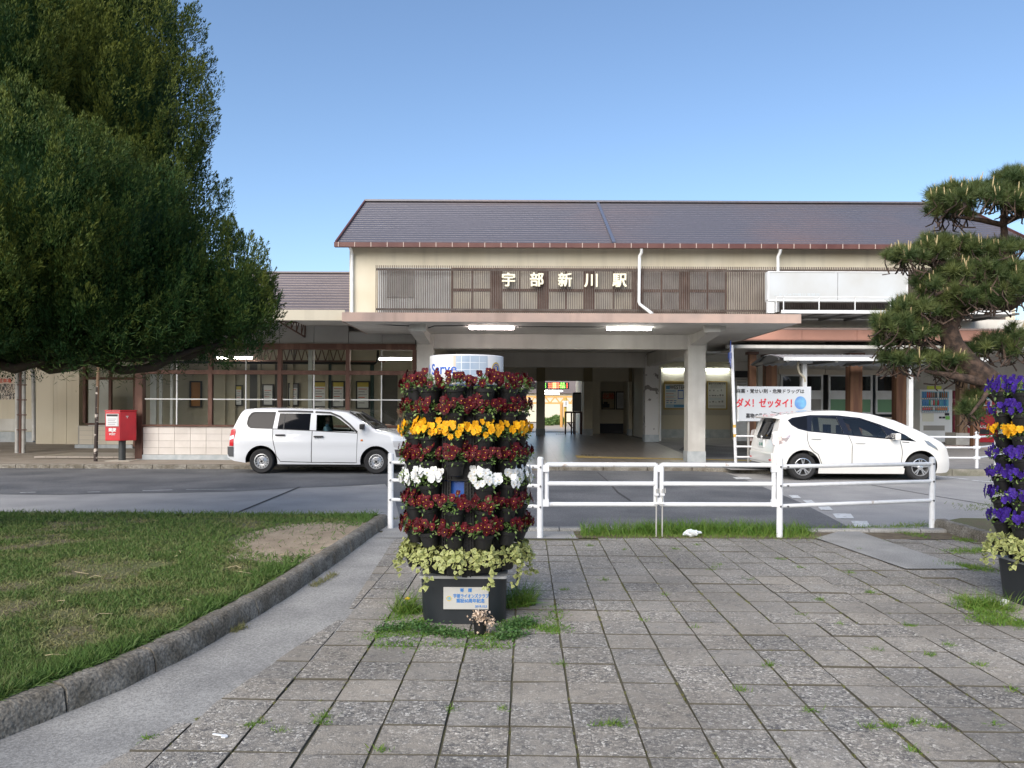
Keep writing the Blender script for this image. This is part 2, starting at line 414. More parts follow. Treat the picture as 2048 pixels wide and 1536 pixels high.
    L.new(s.outputs[0], b.inputs['Base Color'])
    bp = N.new('ShaderNodeBump'); bp.inputs['Strength'].default_value = .7; bp.inputs['Distance'].default_value = .006
    L.new(math_('ADD', math_('MULTIPLY', edge, cl.outputs[0]), noise_(120, 3)), bp.inputs['Height']); L.new(bp.outputs[0], b.inputs['Normal'])
    return m
m_pav = paver_mat((.325,.305,.272))
m_smooth = mat('smooth concrete', (.25,.247,.235), .88, col2=(.34,.335,.315), scale=2.2, detail=7, grain=.3, gscale=80, bump=.35, bscale=140)
m_joint = mat('joint soil', (.11,.097,.07), .95, col2=(.13,.13,.065), scale=7, detail=6, bump=.5, bscale=120)
g = MB(); g.quad((-9,1.0,-.010),(16,1.0,-.010),(16,9.35,-.010),(-9,9.35,-.010)); struct('plaza_bed', g, m_joint)
EDGE = [(8.9,-1.33),(8.28,-1.33),(5.49,-1.21),(4.74,-1.355),(3.89,-1.497),(3.16,-1.715),(2.2,-2.1)]
def edge_x(y):
    for (a, xa), (b, xb) in zip(EDGE, EDGE[1:]):
        if b <= y <= a: return xa + (xb-xa)*(a-y)/(a-b)
    return EDGE[0][1] if y > EDGE[0][0] else EDGE[-1][1]
# smooth concrete gutter beside the lawn kerb
KERB = [(9.75,-1.56),(9.22,-1.59),(7.6,-1.66),(6.06,-1.75),(5.3,-1.83),(4.61,-1.925),(4.01,-2.06),(3.40,-2.295),(2.96,-2.56),(2.4,-3.0),(1.9,-3.5)]
def kerb_x(y):
    for (a, xa), (b, xb) in zip(KERB, KERB[1:]):
        if b <= y <= a: return xa + (xb-xa)*(a-y)/(a-b)
    return KERB[0][1]
ys = np.linspace(1.9, 9.1, 40)
g = MB()
for a, b in zip(ys[:-1], ys[1:]):
    g.quad((kerb_x(a)-.05,a,-.004),(edge_x(a)+.25,a,-.0075),(edge_x(b)+.25,b,-.0075),(kerb_x(b)-.05,b,-.004))
struct('gutter_strip', g, m_smooth, fix=False)
S = .2998; T = .2955; gap = .009; rgap = .007
A0 = G(1027.3, 1294.6); A0.z = 0           # a known joint crossing
m_side = mat('slab flank dirt', (.085,.077,.058), .95)
pav_root = tag(empty('paving'), kind='structure')
pieces = []
FAR = 8.72
for i in range(-9, 34):
    for j in range(-8, 20):
        c0 = A0 + sdirv*(i*S) + pdir*(j*T)
        jt_ = lambda: random.gauss(0,.0016)
        q = [c0+sdirv*(gap/2+jt_())+pdir*(rgap/2+jt_()), c0+sdirv*(S-gap/2+jt_())+pdir*(rgap/2+jt_()), c0+sdirv*(S-gap/2+jt_())+pdir*(T-rgap/2+jt_()), c0+sdirv*(gap/2+jt_())+pdir*(T-rgap/2+jt_())]
        cen = (q[0]+q[2])/2
        if cen.y < 2.7 or cen.y > FAR or cen.x < edge_x(cen.y)-.1 or cen.x > .9*cen.y+1.6 or cen.x < -.75*cen.y-.4: continue
        if cen.x > 5.6: continue
        poly = [(p.x, p.y) for p in q]
        # trim against the gutter line
        def clip(poly, fn):
            out = []
            for a, b in zip(poly, poly[1:]+poly[:1]):
                fa, fb = fn(a), fn(b)
                if fa >= 0: out.append(a)
                if fa*fb < 0:
                    t = fa/(fa-fb); out.append((a[0]+(b[0]-a[0])*t, a[1]+(b[1]-a[1])*t))
            return out
        poly = clip(poly, lambda p: p[0]-edge_x(p[1])-.012)
        if len(poly) < 3: continue
        dx, dy = G(1745,1062).x, 0
        pieces.append((cen.length, poly, cen))
# smooth slab patch in the far right of the paving
PATCH = [G(1632,1078), G(1700,1058), G(1738,1072), G(1938,1140), G(1812,1140)]
sheet('concrete_patch', PATCH, .013, m_smooth)
pieces.sort(key=lambda p: p[0])
def slab(poly, cen, mb, z):
    n = len(poly); ins = []
    for p in poly:
        v = Vector((p[0]-cen.x, p[1]-cen.y)); l = v.length; ins.append((p[0]-v.x/l*.003, p[1]-v.y/l*.003))
    tx, ty = random.gauss(0,.006), random.gauss(0,.006)
    def zz(p): return z + (p[0]-cen.x)*tx + (p[1]-cen.y)*ty
    vs = [(*p, -.03) for p in poly] + [(*p, zz(p)-.003) for p in poly] + [(*p, zz(p)) for p in ins]
    fs = [tuple(range(2*n,3*n))]
    for k in range(n):
        l = (k+1) % n
        fs += [(k,l,l+n,k+n), (k+n,l+n,l+2*n,k+2*n)]
    mb.cur = 0; mb.add(vs, fs[:1]); b0 = len(mb.v)-len(vs); mb.cur = 1
    for f in fs[1:]: mb.f.append(tuple(i+b0 for i in f)); mb.mi.append(1)
    mb.cur = 0
rest = MB()
random.seed(11)
for k, (dist, poly, cen) in enumerate(pieces):
    z = random.gauss(0, .0022)
    if k < 300:
        mb = MB(); slab(poly, cen, mb, z); mb.build('paver', [m_pav, m_side], pav_root, fix=False)
    else: slab(poly, cen, rest, z)
if rest.v: rest.build('far_pavers', [m_pav, m_side], pav_root, fix=False)['kind'] = 'stuff'
# ------------------------------------------------------------------ lawn island and its kerb
m_earth = mat('lawn earth', (.13,.105,.062), .95, col2=(.10,.115,.04), scale=2.2, detail=7, grain=.3, gscale=70, bump=.8, bscale=40)
m_sand = mat('bare sand', (.37,.30,.215), .95, col2=(.25,.195,.135), scale=4, detail=6, grain=.25, gscale=90, bump=.5, bscale=50)
LZ = .115
g = MB(); ys2 = np.linspace(1.9, 9.72, 40)
for a, b in zip(ys2[:-1], ys2[1:]):
    xs0 = -14
    g.quad((xs0,a,LZ),(kerb_x(a)-.1,a,LZ),(kerb_x(b)-.1,b,LZ),(xs0,b,LZ))
g.quad((-14,9.72,LZ),(-1.66,9.72,LZ),(-1.66,9.78,-.02),(-14,9.78,-.02))
struct('lawn_bed', g, m_earth, fix=False)
lk = tag(empty('lawn_kerb'), kind='structure')
random.seed(5)
def kerb_pt(y): return Vector((kerb_x(y), y, 0))
cuts = [9.70, 9.05, 8.45, 7.85, 7.25, 6.65, 6.05, 5.45, 4.86, 4.28, 3.72, 3.2, 2.7, 2.25]
for y1, y0 in zip(cuts[:-1], cuts[1:]):
    n = 7; vs = []; fs = []
    for i in range(n):
        y = y0+.006 + (y1-y0-.012)*i/(n-1); p = kerb_pt(y); t = (kerb_pt(min(y+.05,9.7))-kerb_pt(y-.05)).normalized(); s = Vector((-t.y, t.x, 0))
        wob = lambda a: a+random.gauss(0,.004)
        prof = [(0,-.03),(wob(.004),.03),(wob(.012),.07),(wob(.022),.108),(wob(.045),.126),(wob(.085),.131),(wob(.13),.127),(.155,.10),(.155,-.03)]
        for (u, z) in prof: q = p + s*u; vs.append((q.x, q.y, z + random.gauss(0,.0025)))
    m_ = len(prof)
    for i in range(n-1):
        for k in range(m_-1): a = i*m_+k; fs.append((a, a+m_, a+m_+1, a+1))
    fs += [tuple(range(m_)), tuple((n-1)*m_+k for k in range(m_))[::-1]]
    mb = MB(); mb.add(vs, fs); mb.build('kerb_stone', m_kerb, lk, smooth=50)
# island on the right with its own rough kerb
rk = tag(empty('island_kerb'), kind='structure')
a, b = G(1868,1058), G(2140,1142); n = 5
for i in range(n):
    p, q = a.lerp(b, i/n), a.lerp(b, (i+1)/n); t = (q-p).normalized(); s = Vector((-t.y,t.x,0)); L_ = (q-p).length-.012
    vs = []; fs = []
    for k in range(6):
        w = p + t*(L_*k/5)
        prof = [(0,-.03),(random.gauss(.005,.004),.05),(.014,.10),(random.gauss(.03,.004),.128),(.08,.133),(.13,.128),(.15,-.03)]
        for u, z in prof: r = w+s*u; vs.append((r.x,r.y,z+random.gauss(0,.003)))
    m_ = 7
    for k in range(5):
        for l in range(m_-1): c = k*m_+l; fs.append((c,c+m_,c+m_+1,c+1))
    fs += [tuple(range(m_)), tuple(5*m_+l for l in range(m_))[::-1]]
    mb = MB(); mb.add(vs, fs); mb.build('kerb_stone', m_kerb, rk, smooth=50)
s = Vector((-(b-a).normalized().y, (b-a).normalized().x, 0))
sheet('island_bed', [a+s*.1, b+s*.1, b+Vector((6,0,0)), b+Vector((6,4,0)), Vector((a.x+1.2, 9.75, 0)), a+s*.5+Vector((-.0,.3,0))], .10, m_earth)
# soil strip and edging stones between paving and road
sheet('verge_soil', [Vector((.75,8.74,0)), Vector((5.6,8.74,0)), Vector((5.6,9.21,0)), Vector((.75,9.21,0))], .003, m_soil)
sheet('verge_concrete', [Vector((-1.55,8.70,0)), Vector((.77,8.70,0)), Vector((.77,9.21,0)), Vector((-1.55,9.21,0))], .001, m_smooth)
kerb_run('plaza_edging', (-1.3,9.22,0), (5.6,9.22,0), 11, .035, .12, m_smooth)
# ================================================================== STATION BUILDING
m_cream = mat('cream render', (.61,.56,.445), .85, col2=(.53,.47,.35), scale=.9, detail=7, lo=.4, hi=.8, grain=.05, streak=.16)
m_white = mat('white render', (.66,.65,.61), .85, col2=(.55,.53,.48), scale=1.2, detail=6, grain=.06, streak=.2)
m_ceil = mat('ceiling paint', (.60,.59,.55), .85, col2=(.49,.475,.44), scale=.8, detail=8, grain=.06, streak=.1)
m_pink = mat('pink fascia', (.47,.345,.29), .85, col2=(.36,.28,.245), scale=1.6, detail=8, lo=.4, hi=.7, grain=.1, streak=.22)
m_brick = mat('salmon panel', (.45,.23,.17), .8, col2=(.38,.20,.15), scale=1.5)
m_roof = mat('roof sheet', (.122,.116,.134), .40, metal=.25, col2=(.21,.135,.115), scale=.13, detail=5, lo=.50, hi=.80, grain=.12, gscale=14)
m_roof2 = mat('low roof sheet', (.17,.145,.15), .5, metal=.2, col2=(.14,.12,.125), scale=.5, grain=.1, gscale=20)
m_gut = mat('gutter brown', (.085,.028,.025), .5, col2=(.12,.05,.042), scale=2)
m_lat = mat('lattice brown', (.085,.065,.055), .7, col2=(.14,.115,.10), scale=3, grain=.2, gscale=40)
m_frame = mat('brown timber', (.10,.045,.03), .7, col2=(.19,.10,.07), scale=6, detail=8, lo=.5, hi=.75, stretch=(1,1,.25))
m_wood = mat('weathered post', (.11,.05,.03), .75, col2=(.27,.14,.07), scale=5, detail=8, lo=.4, hi=.75, stretch=(1,1,.08))
m_wood2 = mat('greyed post', (.27,.18,.11), .8, col2=(.12,.07,.04), scale=7, detail=8, lo=.4, hi=.7, stretch=(1,1,.06))
m_alu = mat('white metal', (.72,.74,.75), .4, col2=(.62,.63,.62), scale=3)
m_pipe = mat('pipe grey', (.45,.45,.43), .5, col2=(.35,.34,.31), scale=5)
m_tile = mat('white wall tile', (.68,.64,.60), .35, col2=(.60,.56,.52), scale=3, rand=.05)
m_grout = mat('tile grout', (.36,.34,.31), .9)
m_plinth = mat('blue grey plinth', (.36,.40,.42), .8, col2=(.50,.53,.54), scale=5, detail=7, lo=.4, hi=.7)
m_glass = glass('window glass', (.76,.79,.76), .95)
m_black = mat('black', (.01,.01,.011), .5)
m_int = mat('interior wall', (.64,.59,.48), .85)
m_intd = mat('interior dark', (.10,.095,.09), .8)
m_lamp = mat('lamp tube', (1,.95,.87), .5, emit=40.0)
m_lampc = mat('cool lamp tube', (.95,1,.93), .5, emit=15.0)
m_curt = mat('curtain', (.50,.46,.37), .9, col2=(.42,.40,.34), scale=3, stretch=(6,1,.3))
m_peel = mat('peeling paint', (.62,.61,.59), .85, col2=(.22,.20,.19), scale=3.4, detail=9, lo=.585, hi=.6, grain=.05)
m_rust = mat('rusty steel', (.12,.065,.05), .8)

B = thing('station_building', 'long cream station building with slate grey roof, slatted upper windows and flat entrance canopy', 'station')
DW, DE, DR = 22.5, 22.1, 26.45          # upper wall, eave, ridge
XL, XR = X(672,DE,487), 15.4
ZE, ZR = Zc(488, DE), Zc(405, DR)
# upper storey wall
xl = X(699, DW, 550); xr = 14.9
mb = MB(); mb.box(xl, xr, DW, DW+7, 3.5, ZE+.1); mb.add([(xl,DW+.002,ZE+.1),(xl,DR,ZR-.1),(xl,DW+6.998,ZE+.1)], [(0,1,2)]); mb.build('upper_wall', m_cream, B)
# roof: lapped metal courses
mb = MB(); n = 21
for side in (1, -1):
    for i in range(n):
        t0, t1 = i/n, (i+1)/n
        if side == 1: y0, y1 = DE+(DR-DE)*t0, DE+(DR-DE)*t1
        else: y0, y1 = DR+(DR-DE)-(DR-DE)*t0, DR+(DR-DE)-(DR-DE)*t1
        z0, z1 = ZE+(ZR-ZE)*t0, ZE+(ZR-ZE)*t1
        lift = .015
        mb.quad((XL,y0,z0+lift),(XR,y0,z0+lift),(XR,y1,z1),(XL,y1,z1))
        mb.quad((XL,y0,z0-.01),(XR,y0,z0-.01),(XR,y0,z0+lift),(XL,y0,z0+lift))
mb.build('roof', m_roof, B)
mb = MB(); mb.quad((XL,DE,ZE-.012),(XR,DE,ZE-.012),(XR,DR,ZR-.05),(XL,DR,ZR-.05)); mb.quad((XL,2*DR-DE,ZE-.012),(XR,2*DR-DE,ZE-.012),(XR,DR,ZR-.05),(XL,DR,ZR-.05)); mb.build('soffit', m_frame, B)
mb = MB(); mb.bar((XL,DR,ZR+.035),(XR,DR,ZR+.035),.22,.06); mb.build('ridge_cap', m_roof, B)
for xx in (XL, XR):
    mb = MB(); mb.bar((xx,DE,ZE),(xx,DR,ZR),.05,.14); mb.bar((xx,2*DR-DE,ZE),(xx,DR,ZR),.05,.14); mb.build('verge_board', m_gut, B)
xs0, xs1 = X(1193,DR,412), X(1228,DE,488)
mb = MB(); xm = X(1228,DE,488); mb.bar((xm,DE-.02,ZE+.05),(xm,DR,ZR+.03),.09,.05); mb.build('roof_seam', mat('seam', (.14,.16,.22), .4, metal=.3), B)
# gutter
mb = MB(); mb.prism([(DE-.16,ZE-.13),(DE-.02,ZE-.13),(DE-.02,ZE-.0),(DE-.17,ZE-.0)], 'x', XL-.02, XR+.02)
gt = mb.build('gutter', m_gut, B)
k = XL+.1
while k < XR:
    mb = MB(); mb.box(k, k+.02, DE-.18, DE-.172, ZE-.135, ZE+.005); mb.build('gutter_clip', mat('clip', (.45,.36,.32), .6), gt); k += .47
# downpipes
def dpipe(pts, r=.045, m=m_alu, seg=8):
    mb = MB(); mb.tube(pts, r, seg); return mb.build('downpipe', m, B, smooth=40)
pk = mat('pinkish pipe', (.60,.48,.43), .6)
dl = 22.12
dpipe([W(1283,497,22.0), W(1283,505,22.05), W(1279,512,dl), W(1279,520,dl), W(1278,604,dl), W(1280,609,dl), W(1304,627,21.6)])
dpipe([W(1561,498,22.0), W(1560,505,22.05), W(1556,513,dl), W(1556,520,dl), W(1556,624,dl)])
dpipe([W(699,492,22.1), W(702,500,22.2), W(704,508,22.42), W(704,625,22.42)])
# windows behind the slats
zt, zb = Zc(536, DW, 900), Zc(624, DW, 900)
def window(x0, x1, z0, z1, d, fm, pm, cols=2, rows=2, fw=.06, name='window', bar=.04):
    fr = MB()
    fr.box(x0,x1,d-.05,d+.02,z0,z0+fw); fr.box(x0,x1,d-.05,d+.02,z1-fw,z1)
    fr.box(x0,x0+fw,d-.048,d+.02,z0+fw,z1-fw); fr.box(x1-fw,x1,d-.048,d+.02,z0+fw,z1-fw)
    o = fr.build(name, fm, B)
    for i in range(1, cols):
        xx = x0+(x1-x0)*i/cols; q = MB(); q.box(xx-bar/2,xx+bar/2,d-.045,d+.01,z0+fw,z1-fw); q.build('mullion', fm, o)
    for j in range(1, rows):
        zz = z0+(z1-z0)*j/rows; q = MB(); q.box(x0+fw,x1-fw,d-.046,d+.01,zz-bar,zz+bar); q.build('transom', fm, o)
    q = MB(); q.box(x0+fw,x1-fw,d-.012,d-.004,z0+fw,z1-fw); q.build('pane', pm, o)
    return o
m_pale = mat('pale boarding', (.64,.66,.66), .7, col2=(.55,.57,.57), scale=1.2)
q = MB(); q.box(X(757,DW,580), X(901,DW,580), DW-.03, DW+.01, zb-.02, zt); q.build('boarded_panel', m_pale, B)
q = MB(); q.box(X(775,DW,580), X(828,DW,580), DW-.06, DW-.031, zb+.42, zt-.05); q.build('blind_box', mat('blind grey', (.38,.39,.385), .7), B)
m_pane = mat('curtained pane', (.60,.55,.44), .25, col2=(.48,.46,.41), scale=1.5, detail=3, spec=.5)
m_paned = mat('dull pane', (.36,.35,.32), .2, col2=(.28,.27,.265), scale=2, spec=.5)
wx = [903, 985, 1000, 1078, 1094, 1170, 1184, 1268, 1282, 1362, 1374, 1453]
for i in range(0, 12, 2):
    window(X(wx[i],DW,580), X(wx[i+1],DW,580), zb, zt, DW, m_frame, m_pane if i < 8 else m_paned)
for i in range(1, 11, 2):
    q = MB(); q.box(X(wx[i],DW,580)+.005, X(wx[i+1],DW,580)-.005, DW-.05, DW+.012, zb, zt); q.build('window_post', m_frame, B)
q = MB(); q.box(X(1456,DW,580), X(1550,DW,580), DW-.03, DW+.01, zb-.02, zt); q.build('boarded_panel', mat('pale boarding warm', (.66,.62,.55), .7), B)
q = MB(); q.box(X(1552,DW,580), 14.6, DW-.03, DW+.01, zb-.3, zt); q.build('boarded_panel', m_lat, B)
# slatted screen
DS = 22.28
sc_ = MB(); 
zst, zsb = Zc(530.5, DS, 752), Zc(630, DS, 752)
for zz in (Zc(538,DS,752), Zc(618,DS,752)): sc_.box(X(752,DS,580), 14.4, DS+.032, DS+.07, zz-.03, zz+.03)
scr = sc_.build('slat_screen', m_lat, B)
sm = MB(); sm.box(-.0105,.0105,-.016,.016,0,zst-zsb); sme = sm.mesh('slat'); sme.materials.append(m_lat)
pitch = 3.672*DS/F; x = X(752,DS,580); cnt = 0; rest = MB()
while x < 14.4:
    if cnt < 300: o = inst('slat', sme, scr, (x, DS, zsb))
    else: rest.box(x-.0125,x+.0125,DS-.03,DS+.03,zsb,zst)
    x += pitch; cnt += 1
if rest.v: rest.build('end_slats', m_lat, scr)['kind'] = 'stuff'
# name letters on the slats
m_let = mat('cream letters', (.78,.74,.55), .6, col2=(.70,.67,.52), scale=4)
nm = thing('station_name', 'large cream Japanese letters spelling the station name on the slatted screen', 'sign letters')
for ch, px, py in zip('宇部新川駅', (1017,1073.5,1130,1183,1239), (561.5,561.5,562,562.5,562.5)):
    me = text_mesh(ch, .425, depth=.03, bold=.0)
    mm = MB(); 
    for dx, dz in ((-.011,-.009),(.011,-.009),(-.011,.009),(.011,.009),(0,0)):
        mm.add([(v.co.x+dx, v.co.y+dz, v.co.z+abs(dx)*.05+(dx+dz)*.03) for v in me.vertices], [tuple(f.vertices) for f in me.polygons])
    o = link_mesh('letter', mm.mesh('letter', fix=False), m_let, nm); o.location = W(px, py, DS-.11); o.rotation_euler = (R(90),0,0)
for px in (1017,1073.5,1130,1183,1239):
    q = MB(); p = W(px,562,DS); q.box(p.x-.02,p.x+.02,DS-.085,DS-.031,p.z-.15,p.z+.15); q.build('bracket', m_lat, nm)
# ---------------- canopy
CF = 16.95; ZU = 3.41
cx0, cx1 = X(686,CF,635), X(1600,CF,635)
zc1 = Zc(626.5,CF,1100)
mb = MB(); mb.box(cx0, cx1, CF+.006, DW, ZU, zc1-.06); mb.build('canopy_slab', m_ceil, B)
mb = MB(); mb.box(cx0-.02, cx1+.02, CF-.02, CF+.005, Zc(644.5,CF,1100), zc1); mb.box(cx1+.001, cx1+.02, CF+.006, DW, ZU-.01, zc1); mb.box(cx0-.02, cx0-.001, CF+.006, DW, ZU-.01, zc1); mb.build('canopy_fascia', m_pink, B)
# beams and columns
DC = 19.7
def column(px0, px1, d, m, base_z=.28, w=None, zt=ZU, pl=m_plinth):
    x0, x1 = X(px0,d,800), X(px1,d,800); w = w or (x1-x0)
    zb = zf(d)
    mb = MB(); mb.box(x0,x1,d,d+w,zb+base_z,zt); c = mb.build('column', m, B, bevel=.012)
    mb = MB(); mb.box(x0-.012,x1+.012,d-.012,d+w+.012,zb-.02,zb+base_z); mb.build('plinth', pl, c)
    return c
m_col = mat('column paint', (.64,.63,.59), .8, col2=(.50,.485,.45), scale=1.6, detail=8, grain=.06, streak=.15)
cl = column(833, 866, DC, m_col); cr = column(1376, 1411, DC, m_col)
zb0, zb1 = Zc(697,DC,1100), ZU-.003
mb = MB(); mb.box(X(866,DC,690), X(1376,DC,690), DC+.05, DC+.4, zb0, zb1); mb.build('beam', m_ceil, B)
for pa, pb, pc, pd in ((833,866,822,852),(1376,1411,1408,1440)):
    x0, x1 = X(pa,DC,690), X(pb,DC,690)
    mb = MB(); mb.add([(x0+.06,17.6,ZU-.003),(x1-.06,17.6,ZU-.003),(x1-.06,DC,ZU-.003),(x0+.06,DC,ZU-.003),(x0+.06,17.6,ZU-.1),(x1-.06,17.6,ZU-.1),(x1-.06,DC-.001,zb0+.1),(x0+.06,DC-.001,zb0+.1)], [(3,2,1,0),(4,5,6,7),(0,1,5,4),(1,2,6,5),(2,3,7,6),(3,0,4,7)]); mb.build('bracket_beam', m_ceil, B)
    q = MB(); q.box(X(pc,17.5,656), X(pd,17.5,656), 17.45, 17.59, Zc(663,17.5,1100), ZU-.004); q.build('beam_end', m_col, B)
D2 = 27.0
cp = column(1290.6, 1317.5, D2, m_peel, base_z=.25)
mb = MB(); mb.tube([W(1321,738,D2), W(1320.5,882,D2)], .03, 8); mb.build('downpipe', m_alu, B, smooth=40)
mb = MB(); mb.box(-2.0, X(1317.5,D2), D2+.05, D2+.45, Zc(734,D2,1100), ZU+.2); mb.build('beam', m_ceil, B)
mb = MB(); mb.box(X(1290.6,D2)+.05, X(1317.5,D2)-.05, DC+.45, D2-.002, Zc(734,D2,1100)+.04, ZU-.002); mb.build('beam', m_ceil, B)
# hall ceiling continues to the back, hall walls
mb = MB(); mb.box(-2.3, 9.3, DW+.002, 36.2, ZU+.05, 3.6); mb.build('hall_ceiling', m_ceil, B)
mb = MB(); mb.box(-2.45, -2.3, DC+.6, 36.2, .0, ZU+.05); mb.build('hall_side_wall', m_int, B)
D3 = 33.
m_pil = mat('beige pillar', (.64,.58,.44), .7, col2=(.58,.52,.40), scale=3)
for a, b in ((1073,1090),(1167,1185),(1257.5,1264.5)):
    column(a, b, D3, m_pil, base_z=.28, w=.35, zt=Zc(763,D3,1160))
    q = MB(); q.box(X(a,D3), X(b,D3), D3+.03, D3+.3, Zc(763,D3,1160)+.002, 3.45); q.build('pillar_head', mat('olive', (.30,.25,.15), .8), B)
for a, b in ((1000,1074),(1089,1168.5),(1183.5,1262)):
    q = MB(); q.box(X(a,D3)-.03, X(b,D3)+.03, D3+.08, D3+.14, Zc(762,D3,1160), 3.46); q.build('header_panel', m_int, B)
# back wall of the hall with its notice boards
D4 = 36.
q = MB(); q.box(X(1196,D4), X(1300,D4), D4, D4+.1, .2, 3.5); q.build('hall_back_wall', m_int, B)
q = MB(); q.box(X(1200,D4), X(1256,D4), D4-.03, D4-.003, .3, Zc(846,D4)); q.build('skirting', mat('navy skirting', (.03,.035,.05), .6), B)
q = MB(); q.box(X(1160,D4), X(1195,D4), D4-1, D4+2.5, .2, 3.5); q.build('booth_wall', m_int, B)
q = MB(); q.box(5.28, 5.36, 27.55, 36.2, .2, 3.45); q.build('hall_side_wall', m_int, B)
# poster wall on the right of the hall
D5 = 31.
q = MB(); q.box(X(1310,D5), X(1462,D5), D5, D5+.15, .2, 3.4); pw = q.build('poster_wall', mat('poster wall', (.42,.39,.33), .8), B)
q = MB(); q.box(X(1322,D5), X(1460,D5), D5-.02, D5-.002, Zc(857,D5), Zc(829,D5)); q.build('dado', mat('beige dado', (.52,.48,.38), .8), pw)
q = MB(); q.box(X(1322,D5), X(1460,D5), D5-.05, D5-.002, .28, Zc(857,D5)-.002); q.build('plinth', m_plinth, pw)
q = MB(); q.box(X(1462,D5)+.001, X(1470,D5), 27.6, D5+.15, .2, 3.4); q.build('return_wall', m_white, B)
# ---------------- left wing: glazed waiting room
DG = 19.86
mb = MB(); n = 18; rz0 = Zc(622,17.3,620); ry0, ry1 = 22.6, 27.2; rza, rzb = 4.05, Zc(547,27.2,620)
for i in range(n):
    y0, y1 = ry0+(ry1-ry0)*i/n, ry0+(ry1-ry0)*(i+1)/n; z0, z1 = rza+(rzb-rza)*i/n, rza+(rzb-rza)*(i+1)/n
    mb.quad((-40,y0,z0+.035),(xl-.01,y0,z0+.035),(xl-.01,y1,z1),(-40,y1,z1)); mb.quad((-40,y0,z0-.005),(xl-.01,y0,z0-.005),(xl-.01,y0,z0+.035),(-40,y0,z0+.035))
mb.quad((-40,ry1,rzb),(xl-.01,ry1,rzb),(xl-.01,31,rza),(-40,31,rza)); mb.build('wing_roof', m_roof2, B)
mb = MB(); mb.box(-40, cx0-.03, 17.31, 22.49, 3.62, rz0-.02); mb.build('wing_deck', m_ceil, B)
xf1 = cx0-.025
mb = MB(); mb.box(-40, xf1, 17.24, 17.30, Zc(640.5,17.24,620), rz0+.02); mb.build('wing_fascia', m_cream, B)
mb = MB(); mb.bar((-40,ry1,rzb+.03),(xl-.01,ry1,rzb+.03),.2,.05); mb.build('ridge_cap', m_roof2, B)
# eave truss bracket
tb = MB(); a, b, c = W(590,643,17.6), W(618,646,DG-.02), W(618,674,DG-.02); a.x = b.x = c.x = X(618,DG,660)-.1
tb.bar(a,b,.03); tb.bar(b,c,.03); tb.bar(a,c,.03)
for t in (.25,.45,.65,.85):
    tb.bar(a.lerp(b,t), a.lerp(c,t), .02); tb.bar(a.lerp(c,t), a.lerp(b,t+.1), .02)
tb.build('eave_bracket', m_rust, B)
gx0, gx1 = X(283,DG,780), X(831,DG,780)
# frieze panels above the glazing
m_fri = mat('frieze board', (.40,.40,.38), .8, col2=(.34,.33,.31), scale=1.5)
px = [283,352,421,490,559,628,697,764,831]
for a, b in zip(px[:-1], px[1:]):
    q = MB(); q.box(X(a,DG,660)+.008, X(b,DG,660)-.008, DG, DG+.06, Zc(687,DG,560), 3.615 if b < 700 else (3.45 if b < 770 else ZU-.003)); q.build('frieze_panel', m_fri, B)
q = MB(); q.box(gx0, gx1, DG+.06, DG+.12, Zc(687,DG,560), ZU-.005); q.build('frieze_back', m_black, B)
zt_, zm_, zr_, zs_ = Zc(699,DG,560), Zc(745,DG,560), Zc(799,DG,560), Zc(850,DG,560)
GW = MB(); GW.box(gx0-.06, gx1, DG-.06, DG+.1, zt_, Zc(687,DG,560)-.003); wf = GW.build('window_frame', m_frame, B)
def part(name, m, parent, *boxes, **kw):
    q = MB()
    for bx in boxes: q.box(*bx)
    return q.build(name, m, parent, **kw)
part('rail', m_frame, wf, (gx0,gx1,DG-.045,DG+.06,zm_-.055,zm_+.055))
part('sill', m_frame, wf, (gx0-.06,gx1,DG-.09,DG+.1,zs_-.05,zs_+.0))
for p in (421.5,560,696,829):
    part('post', m_frame, wf, (X(p,DG,780)-.05,X(p,DG,780)+.05,DG-.055,DG+.07,zs_+.001,zt_-.001))
part('corner_post', m_frame, wf, (gx0-.13,gx0+.06,DG-.08,DG+.12,.12,Zc(687,DG,560)-.0))
for a, b, c in ((291,354,416),(427,492,554),(566,628,690),(702,763,823)):
    part('glazing_bar', m_alu, wf, (X(a,DG,780),X(c,DG,780),DG-.02,DG+.02,zr_-.014,zr_+.014))
    part('glazing_bar', m_alu, wf, (X(b,DG,780)-.014,X(b,DG,780)+.014,DG-.021,DG+.019,zs_+.002,zm_-.056))
    part('glazing_bar', m_pipe, wf, (X(b,DG,780)-.012,X(b,DG,780)+.012,DG-.02,DG+.018,zm_+.056,zt_-.002))
    for u, v in ((a,b),(b,c)):
        for z0, z1 in ((zs_+.002,zr_-.014),(zr_+.014,zm_-.056),(zm_+.056,zt_-.002)):
            q = MB(); yy = DG+random.uniform(-.004,.004); q.quad((X(u,DG,780),yy,z0),(X(v,DG,780),yy,z0),(X(v,DG,780),yy+random.uniform(-.006,.006),z1),(X(u,DG,780),yy,z1)); q.build('pane', m_glass, wf)
# tiled apron
zt0 = zs_-.06; zp = .1+.13
ap = part('apron_wall', m_grout, B, (gx0+.02, gx1, DG-.02, DG+.12, zp, zt0))
tw = 31.5*DG/F; th = (zt0-zp)/4; x = gx0+.06
while x < gx1-.1:
    for r in range(4):
        part('tile', m_tile, ap, (x+.004, min(x+tw-.004, gx1), DG-.032, DG-.0205, zp+r*th+.004, zp+(r+1)*th-.004))
    x += tw
part('plinth', m_plinth, B, (gx0-.09, gx1, DG-.075, DG+.14, .05, zp-.002))
